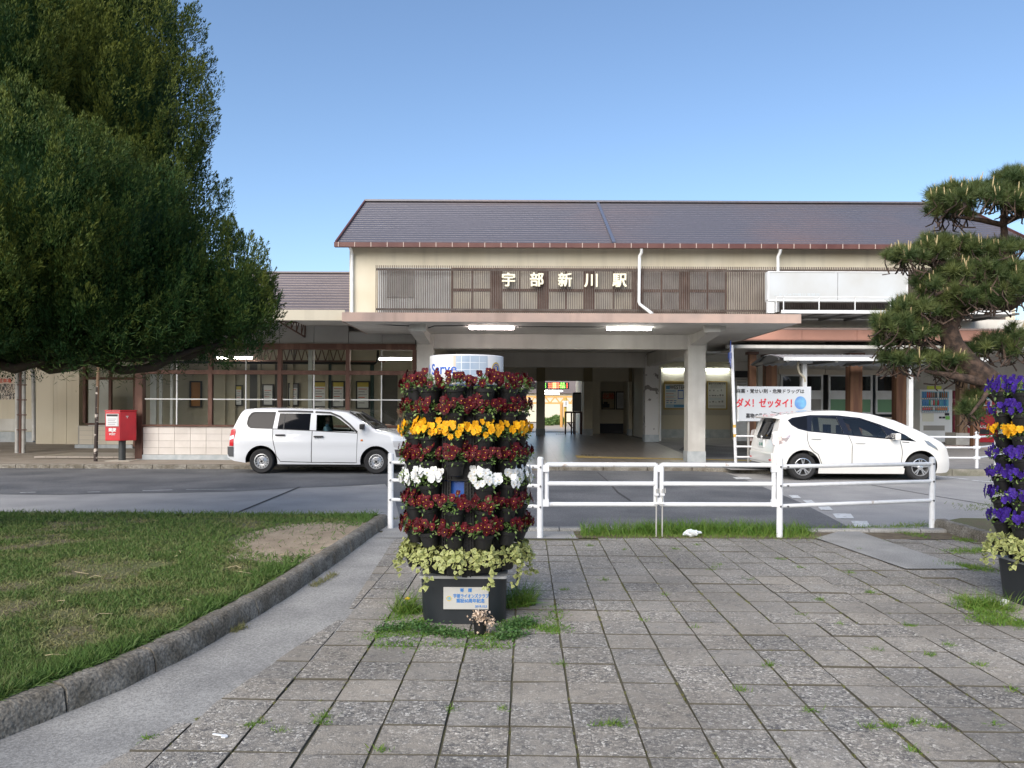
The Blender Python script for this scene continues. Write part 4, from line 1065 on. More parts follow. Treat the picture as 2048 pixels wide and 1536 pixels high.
def ring_patch(car, name, outer, holes, m, off, sd):
    bm = bmesh.new(); bm.faces.new([bm.verts.new((x, 0, z)) for x, z in outer])
    for h in holes:
        for (xa, za), (xb, zb) in zip(h, h[1:]+h[:1]):
            bmesh.ops.bisect_plane(bm, geom=bm.verts[:]+bm.edges[:]+bm.faces[:], plane_co=(xa,0,za), plane_no=(zb-za,0,xa-xb))
    def inside(x, z, poly):
        r_ = False
        for (xa, za), (xb, zb) in zip(poly, poly[1:]+poly[:1]):
            if (za > z) != (zb > z) and x < (xb-xa)*(z-za)/(zb-za)+xa: r_ = not r_
        return r_
    kill = [f for f in bm.faces if any(inside(f.calc_center_median().x, f.calc_center_median().z, h) for h in holes)]
    bmesh.ops.delete(bm, geom=kill, context='FACES')
    for k in np.arange(-1.9, 1.9, .08): bmesh.ops.bisect_plane(bm, geom=bm.verts[:]+bm.edges[:]+bm.faces[:], plane_co=(k,0,0), plane_no=(1,0,0))
    for k in np.arange(.8, 1.5, .08): bmesh.ops.bisect_plane(bm, geom=bm.verts[:]+bm.edges[:]+bm.faces[:], plane_co=(0,0,k), plane_no=(0,0,1))
    for v in bm.verts: v.co.y = sd*(car.w(v.co.x, v.co.z)+off)
    me = bpy.data.meshes.new(name); bm.to_mesh(me); bm.free(); return link_mesh(name, me, m, car.root)
m_navy = mat('window surround', (.012,.014,.022), .12)
for sd in (-1, 1):
    ring_patch(hat, 'window_surround', dlo, [hr, hf, hc], m_navy, .004, sd)
    hat.patch('quarter_window', hq, m_cgd, .006, sd); hat.patch('rear_door_window', hr, m_cg, -.006, sd); hat.patch('front_door_window', hf, m_cg, -.006, sd); hat.patch('corner_window', hc, m_cg, -.006, sd)
    dr = hat.patch('rear_door', fp((640,296),(1015,330),(1043,400),(1042,600),(775,600),(735,500),(690,470),(655,425),(640,370)), m_paint2, .004, sd)
    df = hat.patch('front_door', fp((1022,330),(1420,366),(1490,375),(1510,480),(1500,598),(1052,600),(1050,400)), m_paint2, .004, sd)
    hat.ribbon('door_gap', fp((635,292),(635,370),(650,428),(688,474),(732,502),(772,606),(1040,606)), .012, m_seam, .0025, sd)
    hat.ribbon('door_gap', fp((1018,326),(1047,400),(1047,606),(1503,604),(1515,480),(1495,374)), .012, m_seam, .0025, sd)
    hat.ribbon('side_skirt', fp((740,655),(1540,655)), .12, m_paint2, .012, sd)
    for pt, dpar in (((712,352),dr), ((1122,390),df)):
        h = MB(); cx, cz = fx(pt[0]), fz(pt[1]); y = sd*(hat.w(cx, cz)+.012)
        h.box(cx-.10,cx+.10,min(y,y+sd*.03),max(y,y+sd*.03),cz-.016,cz+.016); h.build('door_handle', m_paint2, dpar, bevel=.008, local=True)
    hat.patch('tail_lamp', fp((322,412),(322,370),(330,300),(360,290),(420,300),(480,327),(440,385),(380,410)), mat('tail lamp clear', (.55,.53,.53), .1, metal=.4, coat=.6, col2=(.55,.42,.41), scale=5), .008, sd)
    hat.patch('tail_lamp_core', fp((345,390),(350,340),(390,330),(400,375)), mat('lamp inner', (.75,.66,.62), .2, metal=.5), .012, sd)
    hat.patch('headlamp', fp((1715,365),(1760,375),(1830,430),(1850,462),(1810,440),(1750,410)), mat('head lamp', (.25,.27,.29), .1, metal=.4, coat=.6), .008, sd)
    mi = MB(); y = sd*(hat.w(.63,.93)+.10); mi.box(.60,.72,y-.10,y+.10,.86,1.0); mo = mi.build('door_mirror', m_paint2, hat.root, bevel=.035, local=True)
    q = MB(); q.box(.585,.60,y-.085,y+.085,.875,.985); q.build('mirror_glass', mat('mirror', (.7,.72,.74), .05, metal=1.), mo, local=True)
    q = MB(); q.bar((.66,sd*(hat.w(.63,.9)-.02),.88),(.66,y,.88),.05); q.build('mirror_arm', m_trim, mo, local=True)
    for wx_ in (-1.224, 1.226): hat.wheel(wx_, sd, .285, 'alloy')
    hat.ribbon('fender_slot', fp((1515,384),(1580,388)), .015, m_trim, .004, sd)
hat.top_patch('windscreen', .58, 1.16, .60, .70, m_cg, .0)
# tail end: glass, badge, plate
def rear_patch(name, z0, z1, hw0, hw1, m, off=.006, lean=None):
    mb = MB(); n = 8; vs = []
    ttop = hat.top[:10]
    for i in range(n+1):
        z = z0+(z1-z0)*i/n; x = float(np.interp(z, ttop[:,1], ttop[:,0]))
        hwz = hw0+(hw1-hw0)*i/n
        for j in range(9): u = j/4-1; vs.append((x-off+.03*u*u, hwz*u, z))
    mb.add(vs, [(i*9+j, (i+1)*9+j, (i+1)*9+j+1, i*9+j+1) for i in range(n) for j in range(8)]); return mb.build(name, m, hat.root, local=True, smooth=40)
rear_patch('rear_window', .90, 1.30, .66, .56, m_cgd, .012)
rear_patch('tail_trim', .84, .90, .62, .66, m_trim, .014)
q = MB(); q.box(-1.845,-1.815,-.17,.17,.66,.82); q.build('number_plate', m_plate, hat.root, local=True)
put_o = text_mesh('56 48', .10, depth=.001, bold=.002); o = link_mesh('plate_number', put_o, mat('plate green', (.05,.25,.16), .6), hat.root); o.location = (-1.847,0,.72); o.rotation_euler = (R(90),0,R(-90))
q = MB(); q.lathe([(.04,-1.86),(.045,-1.85),(.04,-1.84)], 0, 0, 16, 'y'); bo = q.build('badge', m_alloy, hat.root, local=True); bo.rotation_euler = (0,0,R(-90)); bo.location = (.02,0,.875)
q = MB(); q.prism([(-1.80,1.30),(-1.64,1.275),(-1.45,1.36),(-1.5,1.385),(-1.78,1.325)], 'y', -.60, .60); q.build('spoiler', m_paint2, hat.root, bevel=.015, local=True)
q = MB(); q.prism([(-1.86,.36),(-1.83,.30),(-1.7,.25),(-1.62,.25),(-1.7,.56),(-1.87,.56)], 'y', -.74, .74); q.build('rear_bumper', m_paint2, hat.root, bevel=.03, local=True)
q = MB(); q.box(-1.876,-1.86,-.70,-.60,.40,.43); q.box(-1.876,-1.86,.60,.70,.40,.43); q.build('reflector', m_red, hat.root, local=True)
q = MB(); q.bar((-1.40,0,1.385),(-1.62,0,1.43),.012); q.box(-1.43,-1.36,-.03,.03,1.375,1.40); q.build('aerial', m_trim, hat.root, local=True)
hat.seat(.12,-.35,.40,1.08); hat.seat(.12,.35,.40,1.08); hat.seat(-.80,-.33,.42,1.02); hat.seat(-.80,.33,.42,1.02); hat.steering(.62,-.35,.86)
q = MB(); q.box(.62,.68,-.12,.12,1.17,1.23); q.build('inner_mirror', m_trim, hat.root, bevel=.01, local=True)
mb = MB(); mb.box(-1.3,1.3,-.7,.7,.14,.2); mb.build('underside', m_black, hat.root, local=True)

# ================================================================== PEOPLE
def person(name, label, joints, radii, edges, mats_, head, loc, rz=0):
    root = thing(name, label, 'person', loc, rz)
    me = bpy.data.meshes.new('body'); me.from_pydata(joints, edges, []); o = bpy.data.objects.new('body', me); C.objects.link(o)
    sk_ = o.modifiers.new('s', 'SKIN'); sd_ = o.modifiers.new('d', 'SUBSURF'); sd_.levels = 2; sd_.render_levels = 2
    for i, r in enumerate(radii): me.skin_vertices[0].data[i].radius = (r, r) if not hasattr(r, '__len__') else r
    me.skin_vertices[0].data[0].use_root = True
    bpy.context.view_layer.update()
    m2 = bpy.data.meshes.new_from_object(o.evaluated_get(bpy.context.evaluated_depsgraph_get())); bpy.data.objects.remove(o)
    for m in mats_: m2.materials.append(m)
    m2.polygons.foreach_set('use_smooth', [True]*len(m2.polygons))
    b = bpy.data.objects.new('body', m2); C.objects.link(b); b.parent = root
    return root, b
m_skin = mat('skin', (.50,.31,.23), .6); m_hair = mat('dark hair', (.03,.025,.022), .7)
m_blue = mat('light blue shirt', (.30,.50,.60), .85, col2=(.25,.42,.52), scale=12)
m_plaid = mat('plaid shirt', (.33,.29,.25), .9, col2=(.10,.10,.11), scale=14, lo=.45, hi=.55, stretch=(1,1,2.2)); m_trou = mat('dark trousers', (.04,.04,.05), .9)
def seated(name, label, loc, rz, shirt, hands=(.42,.18,.35)):
    J = [(0,0,.08),(0,0,.28),(0,0,.46),(0,0,.55),(.015,0,.63),(.02,.0,.70),
         (0,-.19,.50),(.10,-.24,.28),(.32,-.17,.36),(.42,-.15,.38), (0,.19,.50),(.10,.24,.28),(.32,.17,.36),(.42,.15,.38),
         (.22,-.11,.08),(.46,-.12,.07),(.50,-.12,-.30), (.22,.11,.08),(.46,.12,.07),(.50,.12,-.30)]
    E_ = [(0,1),(1,2),(2,3),(3,4),(4,5),(2,6),(6,7),(7,8),(8,9),(2,10),(10,11),(11,12),(12,13),(0,14),(14,15),(15,16),(0,17),(17,18),(18,19)]
    r_ = [(.14,.17),(.125,.15),(.12,.16),.055,.05,.05,.062,.05,.04,.032,.062,.05,.04,.032,.085,.065,.045,.085,.065,.045]
    root, b = person(name, label, J, r_, E_, [shirt, m_skin, m_trou], 0, loc, rz)
    me = b.data
    for p in me.polygons:
        c = p.center
        if c.z > .60 or (c.x > .30 and c.z > .22): p.material_index = 1
        elif c.z < .10: p.material_index = 2
    hd = MB(); hd.lathe([(.005,.66),(.045,.67),(.068,.71),(.078,.77),(.08,.82),(.068,.87),(.04,.90),(.004,.91)], .03, 0, 16); ho = hd.build('head', m_skin, root, smooth=60, local=True)
    nb = MB(); nb.add([(.105,0,.79),(.128,0,.755),(.10,-.016,.752),(.10,.016,.752)], [(0,2,1),(0,1,3),(1,2,3)]); nb.build('nose', m_skin, ho, local=True)
    for sd in (-1, 1):
        e = MB(); e.lathe([(.001,.776),(.010,.78),(.010,.786),(.001,.79)], .103, sd*.03, 8); e.build('eye', m_hair, ho, local=True)
        er = MB(); er.lathe([(.004,.755),(.014,.77),(.014,.79),(.004,.80)], .02, sd*.08, 8); er.build('ear', m_skin, ho, local=True)
        for f in range(5):
            q = MB(); yb = sd*.15+(f-2)*.016; q.tube([(.41,yb,.38),(.45,yb,.375),(.475,yb,.36)] if f else [(.41,sd*.15-sd*.03,.38),(.43,sd*.10,.385),(.45,sd*.09,.375)], [.009,.008,.006], 6); q.build('finger', m_skin, b, local=True)
    mo = MB(); mo.box(.102,.108,-.02,.02,.722,.728); mo.build('mouth', mat('lips', (.35,.15,.13), .6), ho, local=True)
    hr_ = MB(); hr_.lathe([(.078,.79),(.088,.83),(.078,.89),(.045,.92),(.004,.928)], .018, 0, 16); hr_.build('hair', m_hair, root, smooth=60, local=True)
    return root
seated('person', 'driver in a light blue shirt seated at the wheel of the white van', Vector((van_x,van_near+hw,0))+Vector((.06,-.36,.57)), 0, m_blue).scale = (.88,.88,.88)
p_ = W(792,850,20.9)
ps = seated('person', 'seated person in a plaid shirt behind the waiting room glass', Vector((p_.x+.1, 21.1, .62)), R(200), m_plaid)
bn = thing('waiting_bench', 'dark bench inside the waiting room under the seated person', 'bench', (p_.x-.1, 21.15, .16))
q = MB(); q.box(p_.x-.9,p_.x+.75,20.95,21.35,.5,.55); q.build('seat', m_trim, bn)
for u in (-.8,.6):
    q = MB(); q.box(p_.x+u,p_.x+u+.06,20.97,21.33,.161,.499); q.build('leg', m_rust, bn)
# ================================================================== RAILINGS, SIGNS, LAMPS, MACHINES
m_fence = mat('white rail paint', (.72,.74,.76), .38, col2=(.40,.33,.27), scale=9, detail=7, lo=.66, hi=.76, grain=.05, gscale=12)
m_bolt = mat('bolt', (.16,.16,.17), .5, metal=.6)
def rod(parent, name, pts, r, m=m_fence, seg=12):
    q = MB(); q.tube(pts, r, seg); return q.build(name, m, parent, smooth=40)
fz0 = .0
PA, PB = G(1080,1075), G(1559,1075)
PL, PR = G(781,1056), G(1864,1057)
def fpost(parent, p, h=.92, r=.036):
    o = rod(parent, 'post', [p+Vector((0,0,-.02)), p+Vector((0,0,h-.02)), p+Vector((0,0,h)), p+Vector((0,0,h+.012))], [r,r,r*.97,r*.55], seg=16)
    return o
def bolts(parent, p, zs, toward):
    for z in zs:
        for dx in (0, toward*.085):
            q = MB(); q.lathe([(.012,p.y-.047),(.012,p.y-.03)], p.x+dx, p.z+z, 8, 'y'); q.build('bolt', m_bolt, parent)
hs = (.845, .625, .385)
fl_ = thing('pipe_fence', 'white pipe railing with three rails behind the red flower tower', 'railing', (PL.x, PL.y, 0))
fpost(fl_, PL); fpost(fl_, PA)
for h in hs:
    rod(fl_, 'rail', [PL+Vector((.0,0,h-.03)), PA+Vector((0,0,h-.03))], .022)
for h in hs: bolts(fl_, PL, (h-.03,), 1)
for h in hs: bolts(fl_, PA, (h-.03,), -1)
fr_ = thing('pipe_fence', 'white pipe railing with three rails in front of the hatchback', 'railing', (PB.x, PB.y, 0))
fpost(fr_, PB); fpost(fr_, PR, .89)
for h in hs:
    rod(fr_, 'rail', [PB+Vector((.0,0,h-.02)), PR+Vector((0,0,h-.03))], .024)
    bolts(fr_, PB, (h-.02,), 1); bolts(fr_, PR, (h-.03,), -1)
def gate(p0, p1, label):
    t = thing('rail_gate', label, 'gate', (p0.x, p0.y, 0))
    z0, z1 = .365, .855
    d = (p1-p0).normalized()
    for nm_, q0, q1 in (('upright', p0, None), ('upright', p1, None)):
        rod(t, nm_, [q0+Vector((0,0,z0)), q0+Vector((0,0,z1))], .026, seg=12)
    for z in (z0+.015, .62, z1-.015): rod(t, 'rail', [p0+Vector((0,0,z)), p1+Vector((0,0,z))], .027, seg=12)
    return t
ga0, ga1, gb0, gb1 = G(1093,1074.2), G(1311,1074.2), G(1323,1074.2), G(1547,1074.5)
g1 = gate(ga0, ga1, 'white two-bay pipe gate leaf beside the red flower tower')
g2 = gate(gb0, gb1, 'white two-bay pipe gate leaf nearest the hatchback')
for t, p in ((g1, ga1), (g2, gb0)):
    rod(t, 'drop_bolt', [p+Vector((.0,-.04,.01)), p+Vector((0,-.04,.56)), p+Vector((.03,-.05,.57)), p+Vector((.03,-.05,.52))], .008, m_pipe, 6)
    for z in (.5,.4): q = MB(); q.box(p.x-.025,p.x+.025,p.y-.05,p.y-.02,z-.012,z+.012); q.build('bolt_bracket', m_fence, t)
for t, p, z in ((g1, PA, .80),(g1, PA, .40),(g2, PB, .80),(g2, PB, .40)):
    s_ = 1 if t is g1 else -1
    q = MB(); q.box(min(p.x+s_*.03,p.x+s_*.10),max(p.x+s_*.03,p.x+s_*.10),p.y-.02,p.y+.02,z-.04,z+.04); q.build('hinge', m_fence, t)
q = MB(); m_ = (ga1+gb0)/2
for z in (.80,.42): q.box(m_.x-.04,m_.x+.04,m_.y-.02,m_.y+.02,z-.04,z+.04)
q.build('clasp', m_fence, g1)
# railing on the far kerb at right, with a bend
def far_post(t, p, h=.80):
    rod(t, 'post', [p, p+Vector((0,0,h)), p+Vector((0,0,h+.02)), p+Vector((0,0,h+.05))], [.036,.036,.05,.012], seg=12)
kd = 17.45
fk = thing('pipe_fence', 'white railing with ball-topped posts along the far kerb, right of the hatchback', 'railing', (X(1954,kd), kd, .15))
q0 = Vector((X(1472,kd), kd, .15)); q1 = Vector((X(1954,kd), kd, .15)); q2 = Vector((X(1992,18.6), 18.6, .15)); q3 = Vector((X(2100,22), 22, .2))
q05 = Vector((X(1700,kd), kd, .15))
for p in (q05, q1, q2, q3): far_post(fk, p)
for h in (.715,.475,.235):
    rod(fk, 'rail', [q0+Vector((0,0,h)), q1+Vector((0,0,h))], .022)
    rod(fk, 'rail', [q1+Vector((0,0,h)), q2+Vector((0,0,h)), q3+Vector((0,0,h))], .022)
    rod(fk, 'rail_clamp', [q1+Vector((-.07,-.0,h)), q1+Vector((.06,.0,h))], .04)
# crossing sign on its leaning pole
cs = thing('crossing_sign', 'blue crossing sign seen edge-on upon a white pole with yellow bands', 'road sign', (X(1470,17.6), 17.6, .1))
b0, b1 = W(1471.5,926,17.6), W(1463.5,690,17.6)
rod(cs, 'pole', [b0, b1], .036)
for t in (.22,.30): 
    p, q_ = b0.lerp(b1,t), b0.lerp(b1,t+.025); rod(cs, 'yellow_band', [p,q_], .0375, mat('yellow band', (.60,.38,.08), .6))
c = W(1462,712,17.5); hd = math.radians(74)
dv = Vector((math.cos(hd), math.sin(hd), 0)); nv = Vector((-dv.y, dv.x, 0))
def pent(w, h0, h1, h2, off, t):
    mb = MB(); pts = [(-w,h0),(w,h0),(w,h1),(0,h2),(-w,h1)]
    A = [c+dv*u+nv*off+Vector((0,0,v)) for u, v in pts]; Bq = [p+nv*t for p in A]
    mb.add([*A,*Bq], [tuple(range(5)), tuple(range(9,4,-1))]+[(i,i+5,(i+1)%5+5,(i+1)%5) for i in range(5)]); return mb
m_sb = mat('sign blue', (.02,.05,.22), .35); m_sw = mat('sign white', (.7,.72,.72), .4)
pent(.40,-.26,.08,.36,0,.02).build('plate', m_sb, cs); pent(.27,-.17,.05,.25,.022,.003).build('triangle', m_sw, cs)
q = MB(); a = c+nv*.027+Vector((0,0,.08)); q.bar(a,a-Vector((0,0,.14)),.07); q.bar(a-Vector((0,0,.14)),a-Vector((0,0,.24))+dv*.07,.04); q.bar(a-Vector((0,0,.14)),a-Vector((0,0,.24))-dv*.07,.04); q.build('walking_figure', m_sb, cs)
# drug warning sign board
dsn = 18.7
ws = thing('warning_sign', 'white board with red and black Japanese warning text behind the hatchback', 'sign', (X(1548,dsn), dsn, .1))
m_board = mat('white board', (.60,.63,.66), .4)
part('board', m_board, ws, (X(1478,dsn),X(1622,dsn),dsn,dsn+.04,Zc(842.5,dsn,1548),Zc(773,dsn,1548)))
part('edge', m_alu, ws, (X(1474.5,dsn),X(1478,dsn)-.001,dsn-.005,dsn+.05,Zc(842.5,dsn,1548)-.01,Zc(773,dsn,1548)+.01))
for p in (1497,1600):
    rod(ws, 'leg', [Vector((X(p,dsn+.07),dsn+.07,.08)), Vector((X(p,dsn+.07),dsn+.07,Zc(775,dsn,1548)))], .03, m_pipe)
m_tx = mat('black lettering', (.015,.015,.02), .6); m_txr = mat('red lettering', (.62,.03,.05), .6); m_txb = mat('blue lettering', (.03,.12,.50), .6)
yy = dsn-.004
put_text('text_line', '麻薬・覚せい剤・危険ドラッグは', .112, m_tx, ws, W(1540.5,783,yy), depth=.001, bold=.003)
put_text('text_line', 'ダメ！ゼッタイ！', .235, m_txr, ws, W(1533,807.5,yy), depth=.001, bold=.007, sx=.80)
put_text('text_line', '薬物の乱用をなくそう', .13, m_tx, ws, W(1535,832.5,yy), depth=.001, bold=.003, sx=.82)
# plain round blue drop printed beside the words (generic, no character)
q = MB(); cdr = W(1601,804,yy); pts = []
for k in range(24):
    a = 2*math.pi*k/24; pts.append((cdr.x+.145*math.cos(a), cdr.z-.03+.15*math.sin(a)*(1 if a > math.pi else 1.15)))
q.prism(pts, 'y', yy-.001, yy+.003); q.build('blue_drop', mat('drop blue', (.12,.25,.62), .5, col2=(.20,.50,.72), scale=5), ws)
# posters on the hall wall
m_gold = mat('gilt frame', (.42,.30,.09), .5, metal=.4); m_pap = mat('poster paper', (.66,.67,.68), .6); m_pblue = mat('poster blue', (.10,.28,.50), .6); m_plb = mat('poster pale blue', (.32,.48,.62), .6); m_gtx = mat('grey print', (.22,.22,.24), .7); m_pred = mat('poster red', (.55,.10,.06), .6)
def poster(label, x0, x1, y0, y1, d, frame=m_gold, name='poster'):
    t = thing(name, label, 'poster', (X((x0+x1)/2,d), d, Zc(y1,d,(x0+x1)/2)))
    a, b, z0, z1 = X(x0,d), X(x1,d), Zc(y1,d,(x0+x1)/2), Zc(y0,d,(x0+x1)/2); f = .045
    part('frame', frame, t, (a,b,d-.05,d-.003,z0,z0+f),(a,b,d-.05,d-.003,z1-f,z1),(a,a+f,d-.049,d-.003,z0+f,z1-f),(b-f,b,d-.049,d-.003,z0+f,z1-f))
    part('sheet', m_pap, t, (a+f,b-f,d-.02,d-.01,z0+f,z1-f))
    return t, a+f, b-f, z0+f, z1-f
D5f = 30.98
t, a, b, z0, z1 = poster('gilt framed white and blue poster headed WESTER left of the white column', 1327, 1371, 762.5, 819, D5f)
w_, h_ = b-a, z1-z0
def pr(t, m, u0, u1, v0, v1, dd=.024, name='printed_block'): part(name, m, t, (a+u0*w_, a+u1*w_, D5f-dd, D5f-dd+.003, z0+v0*h_, z0+v1*h_))
pr(t, mat('poster ochre', (.45,.33,.12), .6), 0, 1, .93, 1); pr(t, m_pblue, .06,.26,.74,.87)
pr(t, m_plb, .06,.56,.64,.70); pr(t, m_pblue, .06,.98,.04,.15); pr(t, m_plb, .06,.46,.05,.14, .028); pr(t, m_gtx, 0,1,0,.022)
for k in range(5): pr(t, m_plb if k % 2 else m_pred, .06, .45+.1*(k%2), .56-k*.065, .575-k*.065)
for u in (.08,.27,.46): pr(t, m_pblue, u, u+.13, .28, .31); pr(t, m_pblue, u, u+.11, .20, .235)
pr(t, m_txb, .66,.95,.36,.71); pr(t, m_pap, .69,.92,.39,.67,.028)
put_text('headline', 'WESTER', .215, m_tx, t, (a+w_*.64, D5f-.025, z0+h_*.805), depth=.001, bold=.004, sx=.78)
t, a, b, z0, z1 = poster('gilt framed white notice with rows of small sketches right of the white column', 1413, 1454, 762.5, 819, D5f)
w_, h_ = b-a, z1-z0
put_text('headline', '駅からのお知らせ', .085, m_tx, t, (a+w_*.5, D5f-.025, z0+h_*.945), depth=.001, bold=.002)
for k in range(4): pr(t, m_gtx, .15, .85-.08*(k%2), .885-k*.035, .893-k*.035)
random.seed(3)
for v, n in ((.66,4),(.47,6),(.23,5)):
    for k in range(n): u = .08+.84*k/n; pr(t, m_gtx, u, u+random.uniform(.05,.11), v, v+random.uniform(.02,.08))
for k in range(4): pr(t, m_plb if k else m_gtx, .06, .9-.15*(k%2), .40-k*.025, .407-k*.025)
for k in range(4): pr(t, m_gtx, .06, .92, .12-k*.02, .126-k*.02)
D5f = D4-.02
t, a, b, z0, z1 = poster('poster with red lettering above a dark locomotive shape, left board in the hall', 1203, 1230, 783, 819, D5f, m_trim)
w_, h_ = b-a, z1-z0
pr(t, mat('poster tan', (.42,.33,.22), .6), 0,1,0,1,.022); pr(t, m_tx, .02,.6,.05,.3,.026); pr(t, m_tx, .1,.45,.3,.42,.026)
put_text('headline', '北陸', .3, m_pred, t, (a+w_*.5, D5f-.027, z0+h_*.74), depth=.001, bold=.01)
t, a, b, z0, z1 = poster('pale timetable board at the back of the hall, right of the red poster', 1231.5, 1256, 783, 819, D5f, m_trim)
w_, h_ = b-a, z1-z0
for k in range(12): pr(t, m_gtx, .08, .92, .85-k*.065, .862-k*.065)
# departure board
db = thing('departure_board', 'black departure board with red, orange and green glowing text over the hall exit', 'display board', (X(1112,38), 38, Zc(777,38)))
dd = 38.
part('housing', m_trim, db, (X(1060,dd),X(1138,dd),dd,dd+.25,Zc(777.5,dd),Zc(764.5,dd)))
m_lr = mat('led red', (1,.12,.06), .5, emit=2.0); m_lg = mat('led green', (.25,1,.10), .5, emit=1.6); m_lo = mat('led orange', (1,.38,.12), .5, emit=2.0)
for r, (a_, b_, c_) in enumerate((('18:12','宇 部','普通'),('18:25','新山口','快速'),('18:40','小野田','普通'))):
    y_ = 767.4+r*3.7
    for s_, px_, m__ in (('1',1091,m_lg),(a_,1100,m_lr),('普通',1108.5,m_lo),('宇部',1115,m_lr),(b_,1125,m_lg),('2',1134,m_lr)):
        put_text('led_text', s_, .088, m__, db, W(px_,y_,dd-.004), depth=.001, bold=.004)
# lamps
m_lampm = mat('lamp neutral', (1,.96,.90), .5, emit=24.0)
m_lampw = mat('lamp warm', (1,.95,.85), .5, emit=10.0)
def lamp(label, x0, x1, y, d, m=m_lamp, h=.05, glow=True):
    t = thing('strip_lamp', label, 'lamp', (X((x0+x1)/2,d,y), d, Zc(y,d,(x0+x1)/2)), group='fluorescent strip lamps')
    a, b, z = X(x0,d,y), X(x1,d,y), Zc(y,d,(x0+x1)/2)
    part('housing', m_alu, t, (a,b,d-.05,d+.05,z+h*.6,z+h*1.6))
    q = MB(); q.tube([(a+.02,d-.0,z),(b-.02,d-.0,z)], h*.55, 10); q.build('tube', m, t, smooth=40); return t
m_lp = mat('lamp pinkish', (1,.86,.82), .5, emit=24.0)
lamp('lit strip lamp under the entrance canopy, left of the two', 937, 1029, 656.5, 17.9, m_lp, .055); lamp('lit strip lamp under the entrance canopy, right of the two', 1212, 1304, 658, 17.9, m_lampm, .055)
lamp('lit strip lamp above the white and blue poster', 1327, 1371, 739, D5-.12, m_lampc); lamp('lit strip lamp above the notice with small sketches', 1411, 1458, 739.5, D5-.12, m_lampc)
lamp('lit strip lamp in the waiting room behind the glazing, nearest the entrance column', 758, 824, 718, 21.5, m_lamp)
lamp('lit strip lamp in the waiting room just below the tree tips', 468, 505, 716, 22.5, m_lamp); lamp('short lit strip lamp in the waiting room, closest to the dark tree', 433, 456, 716, 22.5, m_lamp)
lamp('upper lit strip lamp below the departure board', 1088, 1126, 782, 37.2, m_lampw); lamp('lower lit strip lamp below the departure board', 1088, 1119, 787.5, 39, m_lampw)
lamp('unlit-looking thin strip lamp under the right wing soffit', 1412, 1470, 706, 23.5, m_alu, .03)
q = MB(); q.tube([W(700,648,17.6),W(712,646,17.6),W(818,652,17.6)], .012, 6); q.tube([W(856,656,17.6),W(868,652,17.6),W(936,651,17.6)], .012, 6); q.tube([W(1029,653,17.85),W(1212,654,17.85)], .012, 6)
tag(q.build('canopy_cable', m_black), 'thin black cable slung along the canopy underside between lamps', 'cable')
# notice boards in the waiting room
m_yel2 = mat('yellow header', (.50,.40,.08), .6); m_dgr = mat('dark green', (.02,.05,.045), .6)
for i, (x0,x1,y0,y1,hd_,lab) in enumerate(((525,548,768,812,m_pap,'small white poster on the waiting room wall beside a dark frame'),(576,598,766,812,m_gtx,'grey photo poster at the back of the waiting room'),(626,655,762,815,m_yel2,'tall white notice with yellow header left of the dark green board'),(663,690,762,815,m_yel2,'tall yellow headed notice right of the dark green board'),(712,740,762,818,m_yel2,'yellow headed notice with red strip near the dark doorway'),(470,486,770,812,m_yel2,'narrow poster with yellow diamond behind the waiting room glass'),(380,404,762,815,mat('orange board',(.35,.15,.04),.6),'orange brown board behind the waiting room glazing, farthest left'))):
    D5f = WB-.06
    t, a, b, z0, z1 = poster(lab, x0, x1, y0, y1, D5f, m_trim); w_, h_ = b-a, z1-z0
    pr(t, hd_, 0,1,.82 if i != 6 else .0,1,.024)
    for k in range(6):
        if i != 6: pr(t, m_gtx if k % 3 else m_pred, .1, .85-.2*(k%2), .72-k*.11, .75-k*.11)
part('dark_board', m_dgr, B, (X(655.5,WB),X(662.5,WB),WB-.06,WB-.003,.5,2.9),(X(741,WB),X(748,WB),WB-.06,WB-.003,.5,2.9))
part('dark_door', m_intd, B, (X(500,WB),X(522,WB),WB-.03,WB-.003,.17,2.9),(X(764,WB),X(795,WB),WB-.03,WB-.003,.17,2.6),(X(808,WB),X(830,WB),WB-.03,WB-.003,.17,2.6),(X(550,WB),X(574,WB),WB-.03,WB-.003,.17,2.9))
# ticket machine stand and barrier by the exit
tg = thing('ticket_gate', 'brown tubular ticket barrier at the hall exit', 'barrier', (X(1150,34.5), 34.5, .3))
d = 34.2; zt2 = Zc(824,d)
for p in (1131,1143,1150,1163): rod(tg, 'upright', [Vector((X(p,d),d,.3)), Vector((X(p,d),d,zt2))], .035, m_rust)
rod(tg, 'top_rail', [Vector((X(1130,d),d,zt2)), Vector((X(1164,d),d,zt2))], .04, m_rust); rod(tg, 'brace', [Vector((X(1137,d),d,Zc(845,d))), Vector((X(1145,d),d,Zc(856,d)))], .03, m_rust)
bx_ = thing('notice_stand', 'grey notice cabinet behind the brown ticket barrier', 'cabinet', (X(1154,34.6), 34.6, .3))
part('cabinet', mat('grey cabinet', (.22,.22,.21), .6), bx_, (X(1145,34.6),X(1163,34.6),34.6,34.8,Zc(822,34.6),Zc(785,34.6))); part('top_strip', m_tx, bx_, (X(1147,34.6),X(1162,34.6),34.58,34.599,Zc(787,34.6),Zc(784,34.6)))
for p in (1147,1161): rod(bx_, 'leg', [Vector((X(p,34.7),34.7,.3)), Vector((X(p,34.7),34.7,Zc(822,34.6)))], .03, m_rust)
